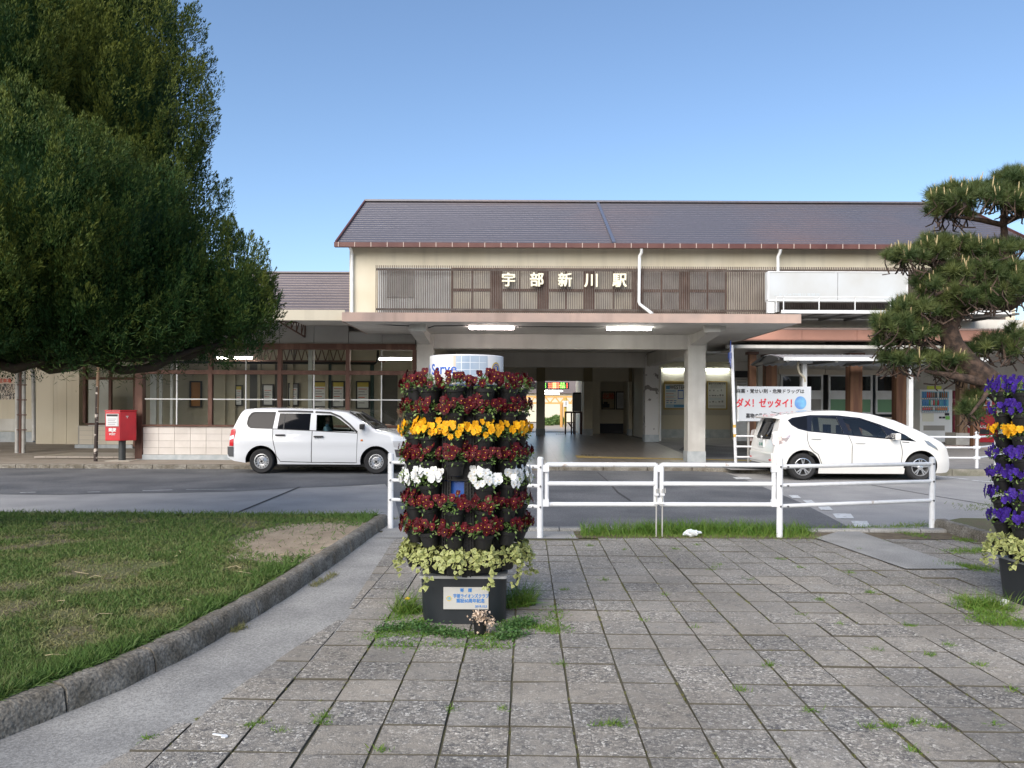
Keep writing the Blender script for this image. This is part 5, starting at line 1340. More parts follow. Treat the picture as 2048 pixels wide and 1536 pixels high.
# platform beyond: its golden light is put into floor, gantry and post colours
sheet('platform', [Vector((-12,37,0)),Vector((16,37,0)),Vector((16,58,0)),Vector((-12,58,0))], .33, mat('platform floor', (.55,.45,.32), .5))
gy = thing('overhead_gantry', 'lattice gantry coloured as in golden light across the tracks, seen through the hall exit', 'gantry', (X(1100,55),55,.3))
m_goldlit = mat('gantry golden light', (.62,.34,.10), .5)
q = MB(); za_, zb2 = Zc(793,55), Zc(806,55); xa_, xb2 = X(1040,55), X(1180,55)
q.bar((xa_,55,za_),(xb2,55,za_),.12); q.bar((xa_,55,zb2),(xb2,55,zb2),.12); q.build('chord', m_goldlit, gy)
n = 14
for k in range(n):
    u = xa_+(xb2-xa_)*k/n; v = xa_+(xb2-xa_)*(k+1)/n
    q = MB(); q.bar((u,55,za_ if k % 2 else zb2),(v,55,zb2 if k % 2 else za_),.09); q.build('brace', m_goldlit, gy)
for u in (xa_,xb2): rod(gy, 'mast', [(u,55,.3),(u,55,za_)], .12, m_goldlit)
rod(gy, 'mast', [(X(1130,55),55,.3),(X(1130,55),55,za_)], .11, m_goldlit)
for p, m__, lab in ((1123,m_goldlit,'platform post coloured as in golden light in the hall exit, left of the sign plate'),):
    t = thing('platform_post', lab, 'post', (X(p,46),46,.33)); rod(t, 'shaft', [(X(p,46),46,.3),(X(p,46),46,Zc(807,46))], .09, m_goldlit)
sp = thing('platform_sign', 'white station sign plate on a yellow post beyond the hall', 'sign', (X(1132,47),47,.33))
part('plate', m_pap, sp, (X(1127,47),X(1137,47),47,47.1,Zc(813,47),Zc(801,47))); rod(sp, 'post', [(X(1131,47.2),47.2,.3),(X(1131,47.2),47.2,Zc(795,47))], .07, m_yel2)
part('bar_mark', m_tx, sp, (X(1131.5,47),X(1132.6,47),46.99,46.999,Zc(810,47),Zc(803,47)))
# red post box
pb = thing('post_box', 'red post box on a dark pedestal on the footway by the tiled wall', 'post box', (X(241,19.4),19.4,.1))
m_pred2 = mat('post box red', (.52,.02,.03), .35, col2=(.42,.02,.03), scale=3); bxx = X(241,19.4)
cxp = pb.location
m_ped = mat('pedestal', (.03,.035,.037), .5)
a, b = X(216.5,19.3), X(246,19.3)
hv = [(a,0),(b,0),(b+.26,.30),(b+.22,.42),(a+.10,.42)]
q = MB(); q.prism([(u,19.15+v) for u, v in hv], 'z', Zc(885,19.2), Zc(826,19.2)); q.build('body', m_pred2, pb, bevel=.025)
q = MB(); q.prism([(u+(.01 if k in (1,2,3) else -.012), 19.15+v+(-.012 if k in (0,1) else .012)) for k, (u, v) in enumerate(hv)], 'z', Zc(826,19.2)+.002, Zc(823.5,19.2)); q.build('cap', m_pred2, pb, bevel=.012)
q = MB(); q.lathe([(.085,.08),(.085,Zc(885,19.2)-.001)], X(241.5,19.3), 19.38, 20); q.build('pedestal', m_ped, pb, smooth=40)
part('plate_recess', m_alu, pb, (a+.03,b-.03,19.14,19.149,Zc(856,19.2),Zc(831,19.2))); part('slot', m_trim, pb, (a+.05,b-.05,19.128,19.139,Zc(836,19.2),Zc(832,19.2))); part('notice', m_pap, pb, (a+.055,b-.055,19.13,19.139,Zc(855,19.2),Zc(838,19.2)))
for k in range(4): part('print_line', m_gtx, pb, (a+.08,b-.08-.03*(k%2),19.126,19.1295,Zc(842+k*3.4,19.2),Zc(841+k*3.4,19.2)))
put_text('lettering', '郵便', .095, m_sw, pb, ((a+b)/2,19.146,Zc(863.5,19.2)), depth=.002, bold=.004); put_text('lettering', 'POST', .065, m_sw, pb, ((a+b)/2,19.146,Zc(872,19.2)), depth=.002, bold=.002); put_text('lettering', '〒', .06, m_sw, pb, ((a+b)/2,19.146,Zc(868,19.2)), depth=.002, bold=.002)
t_ = put_text('side_mark', '〒', .08, m_sw, pb, (b+.12,19.15+.128,Zc(838,19.2)), rot=(R(90),0,math.atan2(.30,.26)), depth=.004, bold=.002)
part('base_slab', mat('pale slab', (.45,.42,.36), .9), pb, (X(213,19.2),X(262,19.2),19.12,19.75,.09,.112))
# striped prop pole beside it
pp = thing('prop_pole', 'slender timber prop pole with peeling black and white bands beside the post box', 'pole', (X(192,19.1),19.1,.1))
rod(pp, 'shaft', [Vector((X(191.5,19.1),19.1,.09)), Vector((X(197,19.1),19.1,Zc(705,19.1)))], [.045,.036], m_wood2, 10)
rod(pp, 'banded_sleeve', [Vector((X(191.6,19.1),19.1,.1)), Vector((X(194.8,19.1),19.1,Zc(776,19.1)))], [.047,.042], mat('banded paint', (.035,.025,.022), .8, col2=(.50,.45,.40), scale=3.2, detail=5, lo=.55, hi=.6, stretch=(1,1,2.5)), 10)
# pipes and parking sign at far left
ps_ = thing('pipe_cluster', 'three upright grey and rusty pipes beside the beige annex, far left', 'pipes', (X(40,21.5),21.5,.2))
for p, m__, r_ in ((34.5,m_pipe,.055),(41.5,m_rust,.04),(47.5,m_pipe,.05)): rod(ps_, 'pipe', [Vector((X(p,21.5),21.5,.15)), Vector((X(p,21.5),21.5,Zc(728,21.5)))], r_, m__)
rod(ps_, 'elbow_pipe', [Vector((X(34,21.45),21.45,Zc(728,21.5))),Vector((X(54,21.45),21.45,Zc(729,21.5))),Vector((X(66,21.6),21.6,Zc(748,21.5))),Vector((X(68,21.6),21.6,Zc(885,21.6)))], .05, m_pipe)
for y_ in (775,805,835,865): part('clip', m_rust, ps_, (X(32,21.4),X(52,21.4),21.42,21.44,Zc(y_,21.4),Zc(y_-2,21.4)))
pk_ = thing('parking_notice', 'faded parking notice with red heading and black lines behind the pipes at far left', 'sign', (X(10,22.2),22.2,1.5))
part('board', mat('faded board', (.55,.45,.33), .7, col2=(.60,.55,.48), scale=4), pk_, (X(-14,22.2),X(31,22.2),22.2,22.23,Zc(804,22.2),Zc(757,22.2)))
put_text('text_line', '駐車場', .13, m_pred, pk_, W(10,762,22.19), depth=.001, bold=.004)
for k, s_ in enumerate(('構内に限ります','ご注意下さい','のできない','する人は必ず','お断りします')): put_text('text_line', s_, .10, m_tx, pk_, W(10,771+k*6.3,22.19), depth=.001, bold=.003)
part('leg', m_rust, pk_, (X(-10,22.25),X(-7,22.25),22.24,22.28,.2,Zc(757,22.2)))
# bus shelter canopy at right
sh = thing('bus_shelter', 'long arched corrugated shelter roof on white posts before the ticket shop', 'shelter', (X(1607,20.9),20.9,.15))
ya, yb = 20.3, 22.2; xs_, xe_ = X(1567,ya,716), X(1975,ya,716); zf_ = Zc(716.5,ya,1700)
mb = MB(); nx, ny = 150, 10; vs = []
for i in range(nx+1):
    x = xs_+(xe_-xs_)*i/nx
    for j in range(ny+1):
        t = j/ny; y = ya+(yb-ya)*t
        z = zf_ + .18*math.sin(math.pi*min(1,t*1.0)) - .10*t + .018*math.sin(i*2*math.pi/5) - .0
        vs.append((x-.32*t, y, z))
mb.add(vs, [(i*(ny+1)+j,(i+1)*(ny+1)+j,(i+1)*(ny+1)+j+1,i*(ny+1)+j+1) for i in range(nx) for j in range(ny)])
mb.build('roof_sheet', mat('shelter sheet', (.50,.55,.60), .35, metal=.5), sh, smooth=60)
part('front_edge', m_alu, sh, (xs_,xe_,ya-.03,ya-.001,zf_-.07,zf_+.03))
mb = MB(); pr_ = [(ya+(yb-ya)*t, zf_+.18*math.sin(math.pi*t)-.1*t) for t in np.linspace(0,1,9)]; poly = pr_+[(yb,zf_-.14),(ya+.01,zf_-.05)]; mb.prism(poly, 'x', xs_-.14, xs_-.10); mb.build('end_panel', mat('end panel', (.10,.105,.105), .6), sh)
for k in range(5):
    xx = xs_+.1+(xe_-xs_-.2)*k/4; q = MB(); q.prism([(xx-.35,yb),(xx-.28,yb),(xx+.05,ya),(xx-.02,ya)], 'z', zf_-.11, zf_-.035); q.build('rib', mat('rib grey', (.16,.16,.15), .7), sh)
for p in (1608,1820):
    q = MB(); x = X(p,20.9,760); q.box(x-.06,x+.06,20.84,20.96,.12,zf_-.11); q.box(x-.14,x+.2,20.8,21.0,zf_-.109,zf_-.03); q.build('post', m_alu, sh)
rod(sh, 'drain_pipe', [W(1596,724,20.8),W(1596,735,20.8),W(1599,746,20.82),W(1609,756,20.85),W(1610,764,20.85)], .03, m_cream)
# vending machines
VD = 27.3
vm = thing('vending_machine', 'white drinks vending machine with three rows of cans by the timber posts', 'vending machine', (X(1872,VD),VD,.3))
m_vw = mat('machine white', (.72,.74,.75), .35)
zb_v, zt_v = .33, Zc(779,VD,1870)
part('cabinet', m_vw, vm, (X(1840,VD),X(1904.5,VD),VD,VD+.7,zb_v,zt_v))
def vrow(t, x0, x1, y0, y1, cols_, d, n):
    w1 = (X(x1,d)-X(x0,d))/n
    for k in range(n):
        q = MB(); r_ = w1*.36; xx = X(x0,d)+w1*(k+.5); zA, zB = Zc(y1,d,1870), Zc(y0,d,1870)
        q.lathe([(r_*.85,zA),(r_,zA+.02),(r_,zB-.05),(r_*.6,zB)], xx, d+.02, 8); q.build('can', cols_[k % len(cols_)] if not callable(cols_) else cols_(k), t, smooth=40)
m_cb = mat('can blue', (.05,.22,.55), .3); m_cr = mat('can red', (.50,.04,.04), .3); m_co = mat('can orange', (.62,.22,.06), .3); m_cgn = mat('can green', (.10,.35,.16), .3); m_ck = mat('can dark', (.06,.05,.05), .3); m_cw = mat('can white', (.65,.66,.66), .3); m_cbr = mat('can brown', (.30,.15,.08), .3); m_cc = mat('can cyan', (.10,.42,.60), .3)
part('display_back', m_cc, vm, (X(1843.5,VD),X(1897,VD),VD-.01,VD-.001,Zc(825,VD,1870),Zc(783,VD,1870)))
VF = VD-.08
vrow(vm, 1845, 1896, 784, 795.5, [m_cb,m_cb,m_cr,m_cr,m_cbr,m_cbr,m_ck,m_cw,m_ck,m_cbr,m_cbr,m_cbr], VF, 12)
vrow(vm, 1845, 1896, 799.5, 811, [m_cb,m_cb,m_cb,m_cgn,m_cw,m_cr,m_cgn,m_cr,m_cc,m_cc,m_cb,m_cc], VF, 12)
vrow(vm, 1845, 1896, 814, 821, [m_cr,m_cr,m_cr,m_cr,m_cbr,m_cw,m_cbr,m_co,m_co,m_co,m_co,m_co], VF, 12)
for y_ in (796.5,812.2,822.5):
    part('button_strip', m_vw, vm, (X(1844,VF),X(1896.5,VF),VF-.06,VF+.07,Zc(y_+2.2,VF,1870),Zc(y_,VF,1870)))
    for k in range(12): part('button', m_trim, vm, (X(1846.2+k*4.2,VF),X(1848.2+k*4.2,VF),VF-.066,VF-.061,Zc(y_+1.8,VF,1870),Zc(y_+.5,VF,1870)))
part('coin_panel', mat('ivory panel', (.66,.66,.56), .4), vm, (X(1845,VD),X(1867,VD),VD-.02,VD-.001,Zc(843,VD,1870),Zc(827,VD,1870)))
part('screen', m_trim, vm, (X(1889.5,VD),X(1898,VD),VD-.02,VD-.001,Zc(831,VD,1870),Zc(826,VD,1870)),(X(1878,VD),X(1883,VD),VD-.02,VD-.001,Zc(837,VD,1870),Zc(833,VD,1870)),(X(1884.5,VD),X(1890,VD),VD-.02,VD-.001,Zc(837,VD,1870),Zc(833,VD,1870)))
part('green_sticker', mat('lime', (.22,.55,.12), .5), vm, (X(1891,VD),X(1899,VD),VD-.018,VD-.001,Zc(839,VD,1870),Zc(832,VD,1870)))
part('delivery_flap', mat('flap', (.28,.27,.25), .3), vm, (X(1847,VD),X(1889,VD),VD-.015,VD-.001,Zc(861,VD,1870),Zc(851,VD,1870)))
part('yellow_banner', mat('lime yellow', (.55,.62,.08), .5), vm, (X(1857,VD),X(1886,VD),VD+.1,VD+.12,zt_v+.002,zt_v+.13))
vr = thing('vending_machine', 'red drinks vending machine behind the concrete-footed post', 'vending machine', (X(1950,VD),VD,.3))
m_vr = mat('machine red', (.42,.015,.025), .35)
part('cabinet', m_vr, vr, (X(1934,VD),X(1990,VD),VD-.1,VD+.6,zb_v,Zc(779.5,VD,1960)))
part('side_panel', mat('machine maroon', (.20,.01,.03), .35), vr, (X(1905.5,VD+.3),X(1934,VD)-.003,VD+.25,VD+.6,zb_v,Zc(781,VD,1960)))
put_text('side_print', 'NATURAL', .2, mat('side pink',(.55,.28,.30),.5), vr, (X(1919,VD),VD+.245,Zc(802,VD,1920)), depth=.002, bold=.004)
q = MB(); rod(vr, 'side_swirl', [W(1905,820,VD+.24),W(1913,820,VD+.24),W(1917,824,VD+.24),W(1917,834,VD+.24),W(1911,842,VD+.24),W(1911,858,VD+.24),W(1917,866,VD+.24)], .03, mat('side pink',(.55,.28,.30),.5), 6)
part('display_back', m_cw, vr, (X(1937,VD),X(1980,VD),VD-.11,VD-.101,Zc(812,VD,1960),Zc(784,VD,1960)))
VF2 = VD-.17; vrow(vr, 1938, 1979, 785, 797, [m_cb,m_cw,m_cr,m_cgn,m_cr,m_cw,m_cc,m_cb,m_cgn,m_cc], VF2, 10); vrow(vr, 1938, 1979, 800.5, 809, [m_cr,m_cr,m_cw,m_cr,m_cbr], VF2, 10)
for y_ in (797.8,810): part('button_strip', m_vw, vr, (X(1938,VF2),X(1980,VF2),VF2-.05,VF2+.05,Zc(y_+2,VF2,1960),Zc(y_,VF2,1960)))
part('delivery_flap', m_trim, vr, (X(1945,VD),X(1975,VD),VD-.115,VD-.101,Zc(868,VD,1960),Zc(858,VD,1960))); put_text('brand_strip', 'NATURAL', .16, m_sw, vr, (X(1950,VD),VD-.105,Zc(853,VD,1950)), depth=.002, bold=.004)
# weathered post in a square concrete footing
wp = thing('footed_post', 'weathered timber post standing in a square concrete footing before the red machine', 'post', (X(1927,25.4),25.4,.3))
for a_, b_ in ((1919,1923.6),(1923.9,1929),(1929.4,1935.5)): q = MB(); q.box(X(a_,25.4),X(b_,25.4),25.4,25.66,.6,3.2); q.build('timber', m_wood2, wp, bevel=.02)
q = MB(); q.box(X(1912.5,25.2),X(1940.5,25.2),25.2,25.85,.28,Zc(866,25.2,1927)); q.build('footing', mat('pale concrete', (.48,.47,.44), .85, col2=(.38,.37,.35), scale=4), wp, bevel=.012)
# litter
m_lit = mat('white plastic', (.75,.78,.80), .4)
sp_ = thing('plastic_spoon', 'white plastic spoon lying on the paving slabs, bottom left', 'litter', G(438,1476))
q = MB(); c0 = G(440,1476); q.prism([(c0.x-.042,c0.y+.018),(c0.x+.005,c0.y+.004),(c0.x+.01,c0.y-.014),(c0.x+.03,c0.y-.018),(c0.x+.037,c0.y-.004),(c0.x+.028,c0.y+.012),(c0.x+.006,c0.y+.014),(c0.x-.04,c0.y+.026)], 'z', .006, .011); q.build('blade', m_lit, sp_)
q = MB(); c0 = G(1384,1074); rngl = random.Random(4)
vs = []; fs = []
for i in range(7):
    for j in range(12):
        th_ = math.pi*i/6; ph = 2*math.pi*j/12; k = 1+rngl.uniform(-.25,.25)
        vs.append((c0.x+.10*k*math.sin(th_)*math.cos(ph), c0.y+.05*k*math.sin(th_)*math.sin(ph), .045+.04*k*math.cos(th_)-.1*.0))
for i in range(6):
    for j in range(12): a_ = i*12+j; b_ = i*12+(j+1) % 12; fs.append((a_,b_,b_+12,a_+12))
q.add(vs, fs); tag(q.build('plastic_bottle', mat('crumpled plastic', (.55,.62,.66), .2, col2=(.75,.78,.8), scale=30)), 'crumpled clear plastic litter in the grass below the gate', 'litter')
q = MB(); c0 = G(2010,1212); q.box(c0.x-.03,c0.x+.02,c0.y-.02,c0.y+.02,.0,.05); tag(q.build('paper_scrap', m_lit, bevel=.01), 'white paper scrap in the weeds beside the purple flower tower', 'litter')
# ================================================================== VEGETATION
def unit(a): return a/np.maximum(np.linalg.norm(a, axis=-1, keepdims=True), 1e-9)
def nnoise(p, s, off=0.):
    return np.array([noise.noise((x*s[0]+off, y*s[1]+off, z*s[2]+off)) for x, y, z in p])
def blades(pos, axis, length, width, curve=.3, rg=rng):
    """tapering blades: 3 triangles each, bending over sideways"""
    n = len(pos); axis = unit(axis)
    side = unit(np.cross(axis, rg.normal(size=(n,3))))
    bend = unit(np.cross(side, axis))
    L = length[:,None]; w = width[:,None]
    m = pos + axis*L*.55 + bend*L*curve*.22
    t = pos + axis*L*(1-.25*curve) + bend*L*curve
    V = np.stack([pos-side*w/2, pos+side*w/2, m-side*w*.36, m+side*w*.36, t], 1).reshape(-1,3)
    b = (np.arange(n)*5)[:,None]
    Fc = np.concatenate([b+[0,1,3], b+[0,3,2], b+[2,3,4]], 1).reshape(-1,3)
    return V, Fc
def leaf_kites(pos, axis, nrm, length, width):
    n = len(pos); axis = unit(axis); side = unit(np.cross(axis, nrm)); L = length[:,None]; w = width[:,None]
    m = pos+axis*L*.45
    V = np.stack([pos, m-side*w/2, pos+axis*L, m+side*w/2], 1).reshape(-1,3)
    b = (np.arange(n)*4)[:,None]
    return V, np.concatenate([b+[0,1,2], b+[0,2,3]], 1).reshape(-1,3)

m_grass = mat('grass blades', (.088,.165,.036), .6, tint=(.22,.21,.095), spec=.3, trans=.25)
m_grass2 = mat('fresh grass', (.10,.22,.03), .6, tint=(.22,.27,.06), spec=.3, trans=.25)
# ---- lawn
n = 150000
py_ = rng.uniform(2.6, 9.75, n*2); keep = rng.uniform(size=n*2) < np.clip(1.35-py_/12., .4, 1); py_ = py_[keep][:n]
pxmin = -py_*.70-.3
kx = np.array([kerb_x(v) for v in py_])-.15
px_ = pxmin + (kx-pxmin)*rng.uniform(size=len(py_))
P = np.stack([px_, py_, np.full(len(px_), LZ)], 1)
nz1 = nnoise(P, (.75,.75,1), 3.1); nz2 = nnoise(P, (2.6,2.6,1), 9.7)
sand_c = G(622,1078, LZ)
ds_ = np.sqrt(((px_-sand_c.x)/.78)**2 + ((py_-sand_c.y)/1.3)**2)
sand = ds_ + .35*nz2 < 1.0
bare = np.clip((nz1*.9+nz2*.6 - .12)*3.0, 0, 1)
edge = np.clip(1-(kx-px_)/.35, 0, 1)
far_e = np.clip((py_-8.8)/.8, 0, 1)
bare = bare*(1-edge)*(1-far_e)
k = (rng.uniform(size=len(px_)) > bare*.82) & ((~sand) | (rng.uniform(size=len(px_)) < np.where(ds_ > .72, .30, .035)))
P = P[k]; bare = bare[k]; edge = edge[k]; far_e = far_e[k]; nz2 = nz2[k]; nz1 = nz1[k]
n = len(P)
ax = np.stack([rng.normal(0,.75,n), rng.normal(0,.75,n), rng.uniform(.35,1,n)], 1)
Ln = rng.uniform(.025,.06,n)*(1+.7*edge+.5*far_e)*(1-.35*bare)
V, Fc = blades(P, ax, Ln, rng.uniform(.0035,.0065,n)*(1+.10*P[:,1]), .6)
tint = np.clip(.18+.55*bare+.5*np.clip(nz2,0,1)+rng.normal(0,.22,n) - .35*edge-.2*far_e, 0, 1)
lw = np_mesh('lawn_grass', V, Fc, m_grass, None, np.repeat(tint, 5)); lw['kind'] = 'stuff'; lw['label'] = 'patchy mown grass'
# bare sandy corner
sp2 = []
for k in range(40):
    a = 2*math.pi*k/40; r_ = 1.0+.16*noise.noise((math.cos(a)*1.7, math.sin(a)*1.7, 4.))
    x_, y_ = sand_c.x+.78*r_*math.cos(a), min(9.66, sand_c.y+1.3*r_*math.sin(a)); sp2.append((min(x_, kerb_x(y_)-.13), y_, 0))
sheet('sandy_patch', sp2, LZ+.004, m_sand)
# dry stalks
ds = rng.uniform(size=(60,2)); pts = []
V = []; 
q = MB()
for k in range(11):
    y = random.uniform(3.6, 7.5); x = random.uniform(-.62*y, kerb_x(y)-.4); a = random.uniform(0,6.28); L_ = random.uniform(.05,.16)
    q.tube([(x,y,LZ+.025),(x+L_*.5*math.cos(a),y+L_*.5*math.sin(a),LZ+.035),(x+L_*math.cos(a+.5),y+L_*math.sin(a+.5),LZ+.02)], .0022, 4)
o = q.build('dry_stalks', mat('straw', (.48,.40,.24), .8)); o['kind'] = 'stuff'
# ---- weeds
def patch_grass(name, pts_w, n, L, spread, m, wid=(.003,.006), curve=.5, tintm=.25, z=.0, flat=.6, label=None):
    idx = rng.integers(0, len(pts_w), n); c = np.array(pts_w)[idx]
    P = c + np.stack([rng.normal(0,spread[0],n), rng.normal(0,spread[1],n), np.zeros(n)], 1); P[:,2] = z
    ax = np.stack([rng.normal(0,flat,n), rng.normal(0,flat,n), rng.uniform(.5,1,n)], 1)
    V, Fc = blades(P, ax, rng.uniform(L[0],L[1],n), rng.uniform(*wid,n), curve)
    o = np_mesh(name, V, Fc, m, None, np.repeat(np.clip(rng.normal(tintm,.25,n),0,1),5)); o['kind'] = 'stuff'
    if label: o['label'] = label
    return o
ln = lambda a, b, k: [tuple(G(*a).lerp(G(*b), i/max(1,k-1))) for i in range(k)]
patch_grass('verge_grass', ln((1170,1068),(1300,1066),12)+ln((1290,1066),(1440,1066),26)+ln((1440,1066),(1550,1068),18)+ln((1560,1070),(1610,1066),6), 5200, (.05,.22), (.05,.10), m_grass2, (.004,.008), .55, .2, .0, .35)
patch_grass('verge_grass_low', ln((1165,1072),(1620,1074),40)+ln((1630,1058),(1760,1056),10)+ln((1780,1056),(1862,1050),8), 2600, (.02,.07), (.08,.09), m_grass2, (.004,.007), .6, .5)
patch_grass('tower_weeds', ln((745,1275),(850,1240),14)+ln((780,1240),(850,1215),8)+ln((800,1268),(1010,1274),16)+ln((1015,1245),(1120,1262),14)+ln((760,1290),(1000,1292),12)+ln((1105,1215),(1118,1260),5), 5200, (.010,.034), (.05,.045), m_grass2, (.004,.009), .7, .15, -.004, .8)
patch_grass('tall_weeds', ln((1022,1215),(1060,1210),8)+ln((800,1225),(825,1225),4), 700, (.08,.24), (.03,.03), m_grass2, (.003,.007), .7, .3, 0, .4)
def leafy(name, pts_w, n, spread, hgt, m, size=(.012,.024)):
    idx = rng.integers(0, len(pts_w), n); c = np.array(pts_w)[idx]
    P = c+np.stack([rng.normal(0,spread[0],n), rng.normal(0,spread[1],n), np.zeros(n)],1); P[:,2] = np.abs(rng.normal(0,hgt,n))+.005
    nr = unit(rng.normal(0,.6,(n,3))+[0,0,1.]); ax = unit(np.cross(nr, rng.normal(size=(n,3))))
    V, Fc = leaf_kites(P, ax, nr, rng.uniform(*size,n), rng.uniform(*size,n)*.8); o = np_mesh(name, V, Fc, m, None, np.repeat(np.clip(rng.normal(.2,.25,n),0,1),4)); o['kind'] = 'stuff'; return o
leafy('clover_weeds', ln((845,1262),(920,1274),8)+ln((1010,1262),(1060,1245),7)+ln((1000,1278),(1040,1272),4)+ln((770,1262),(840,1256),4), 3000, (.04,.04), .022, mat('clover', (.05,.13,.03), .6, tint=(.12,.20,.05), trans=.2))
def cross(i, j): return A0 + sdirv*(i*S) + pdir*(j*T)
jp = []
random.seed(21)
for i in range(-6, 20):
    for j in range(-5, 17):
        c = cross(i, j)
        if c.x < edge_x(c.y)+.05 or c.y > 8.6 or c.x > 5.5 or c.y < 2.7: continue
        for t in range(7):
            for dirv, ll, pb_ in ((pdir, T, .50), (sdirv, S, .07)):
                p = c + dirv*(ll*random.random()); d_ = noise.noise((p.x*1.1+5, p.y*1.1, .3))
                if random.random() < pb_*(d_*1.9+.42): jp.append(tuple(p))
patch_grass('joint_moss', jp, 30000, (.006,.017), (.006,.007), mat('joint moss', (.10,.14,.03), .8, tint=(.20,.17,.07)), (.003,.006), .6, .45, -.008, .9)
jg = [tuple(G(x,y)) for x,y in ((650,1432),(640,1445),(515,1448),(500,1452),(560,1462),(300,1475),(1200,1448),(1225,1446),(1240,1449),(1390,1255),(1860,1310),(1780,1450),(1740,1452),(1880,1452),(1830,1445),(1330,1190),(1420,1140),(1430,1135),(1640,1200),(1465,1075),(1440,1130),(1600,1135),(1700,1145),(1830,1500),(1740,1185),(1010,1420),(1180,1092),(1350,1098),(1395,1090),(1560,1118),(1500,1160),(1290,1240),(1600,1230),(1680,1250),(1750,1300),(1900,1290),(1960,1330),(1480,1380),(1120,1330),(900,1420),(760,1500),(1620,1420),(1540,1330),(1985,1450),(2030,1380),(1820,1250),(1720,1100),(1770,1085),(1250,1100),(1130,1180),(1210,1160))]
patch_grass('joint_tufts', jg, 2300, (.015,.045), (.022,.014), m_grass2, (.003,.006), .7, .3, -.006, .8)
patch_grass('right_weeds', ln((1905,1105),(1990,1100),10)+ln((1900,1130),(1975,1140),8)+ln((1930,1200),(2010,1222),12)+ln((1960,1240),(2047,1250),10)+ln((1920,1080),(1960,1085),5)+ln((1780,1060),(1850,1075),6)+ln((1940,1215),(2000,1235),10), 4200, (.015,.06), (.06,.06), m_grass2, (.003,.007), .7, .3, .0, .8)
patch_grass('right_tall_weeds', ln((1935,1215),(2000,1220),8), 350, (.08,.18), (.06,.03), m_grass2, (.003,.006), .8, .3, 0, .5)
patch_grass('island_grass', [(G(1980,1042).x+random.uniform(0,2), G(1980,1042).y+random.uniform(-.6,.9),0) for _ in range(60)], 3000, (.03,.07), (.12,.12), m_grass, (.004,.007), .6, .4, .1, .6)
patch_grass('kerb_weeds', ln((628,1172),(668,1150),6)+ln((470,1262),(485,1256),3)+ln((770,1040),(790,1038),3), 500, (.02,.06), (.02,.02), m_grass, (.003,.005), .7, .95, 0, .6)
# dandelion
dl_ = thing('dandelion', 'yellow dandelion flower in the weeds left of the red tower base', 'flower', G(815,1225))
base = G(815,1222); hd_ = W(815,1198,base.y)
q = MB(); q.tube([base, (base+hd_)/2+Vector((.01,0,0)), hd_], .003, 6); q.build('stem', m_grass2, dl_)
q = MB(); q.lathe([(.002,hd_.z-.006),(.018,hd_.z),(.020,hd_.z+.006),(.010,hd_.z+.013),(.001,hd_.z+.014)], hd_.x, hd_.y, 14); q.build('flower_head', mat('dandelion yellow', (.80,.55,.02), .7, col2=(.70,.42,.01), scale=90), dl_)
for k in range(9):
    a = k*.7; q = MB(); l_ = .10; q.add([base, base+Vector((math.cos(a)*.05-math.sin(a)*.014, math.sin(a)*.05+math.cos(a)*.014,.035)), base+Vector((math.cos(a)*l_,math.sin(a)*l_,.02)), base+Vector((math.cos(a)*.05+math.sin(a)*.014, math.sin(a)*.05-math.cos(a)*.014,.035))], [(0,1,2,3)]); q.build('leaf', m_grass2, dl_)
# withered pot plant
wpz = G(960,1268)
wt = thing('withered_plant', 'small black pot with a withered tan plant in front of the tower base', 'dead plant', wpz)
q = MB(); q.lathe([(.036,0),(.046,.085),(.05,.085),(.05,.098),(.044,.098),(.04,.08)], wpz.x, wpz.y, 18); q.build('pot', mat('pot plastic', (.012,.012,.013), .5), wt, smooth=40)
n = 260; P = np.array(wpz)[None]+np.stack([rng.normal(.006,.028,n), rng.normal(-.01,.028,n), rng.uniform(.075,.15,n)],1)
P[:70,0] += .045; P[:70,2] -= rng.uniform(.0,.10,70)
V, Fc = leaf_kites(P, rng.normal(size=(n,3)), rng.normal(size=(n,3)), rng.uniform(.015,.03,n), rng.uniform(.008,.02,n)); np_mesh('withered_leaves', V-np.array(wpz), Fc, mat('withered', (.45,.33,.22), .9, tint=(.62,.50,.40)), wt, np.repeat(rng.uniform(0,1,n),4))['kind'] = 'stuff'

# ================================================================== FLOWER TOWERS
m_pot = mat('pot plastic', (.012,.012,.013), .5)
m_drum = mat('blue drum', (.02,.10,.42), .4); m_base = mat('dark drum', (.014,.018,.022), .45, col2=(.022,.026,.03), scale=3, stretch=(3,3,.5))
m_plate2 = mat('grey plate', (.35,.36,.36), .5)
m_leafg = mat('pansy leaves', (.085,.17,.035), .55, tint=(.27,.36,.13), spec=.35, trans=.2)
m_eye = mat('flower eye', (.80,.50,.03), .7); m_dark_eye = mat('dark eye', (.03,.003,.01), .7)
def bloom_mesh(name, m, eye, dark=None):
    mb = MB(); 
    petals = [(90+38,.024,1.0),(90-38,.024,1.0),(200,.021,.6),(-20,.021,.6),(270,.025,.2)]
    for a, r, lift in petals:
        a = R(a); c, s = math.cos(a), math.sin(a); pts = []
        cx, cy = c*r*.55, s*r*.55; nn = 7
        vs = [(0,0,.001+lift*.001)]
        for k in range(nn):
            b = a - R(125) + R(250)*k/(nn-1); vs.append((cx+r*.58*math.cos(b), cy+r*.58*math.sin(b), lift*.002+.004*math.cos(b-a)*(1 if lift > .5 else .4) + .0015*math.sin(3*b)))
        mb.add(vs, [(0,k,k+1) for k in range(1,nn)])
    mb.cur = 1
    mb.add([(.003*math.cos(k*1.047), .003*math.sin(k*1.047)-.002, .0052) for k in range(6)], [(0,1,2,3,4,5)])
    me = mb.mesh(name, fix=False); me.materials.append(m); me.materials.append(eye); return me
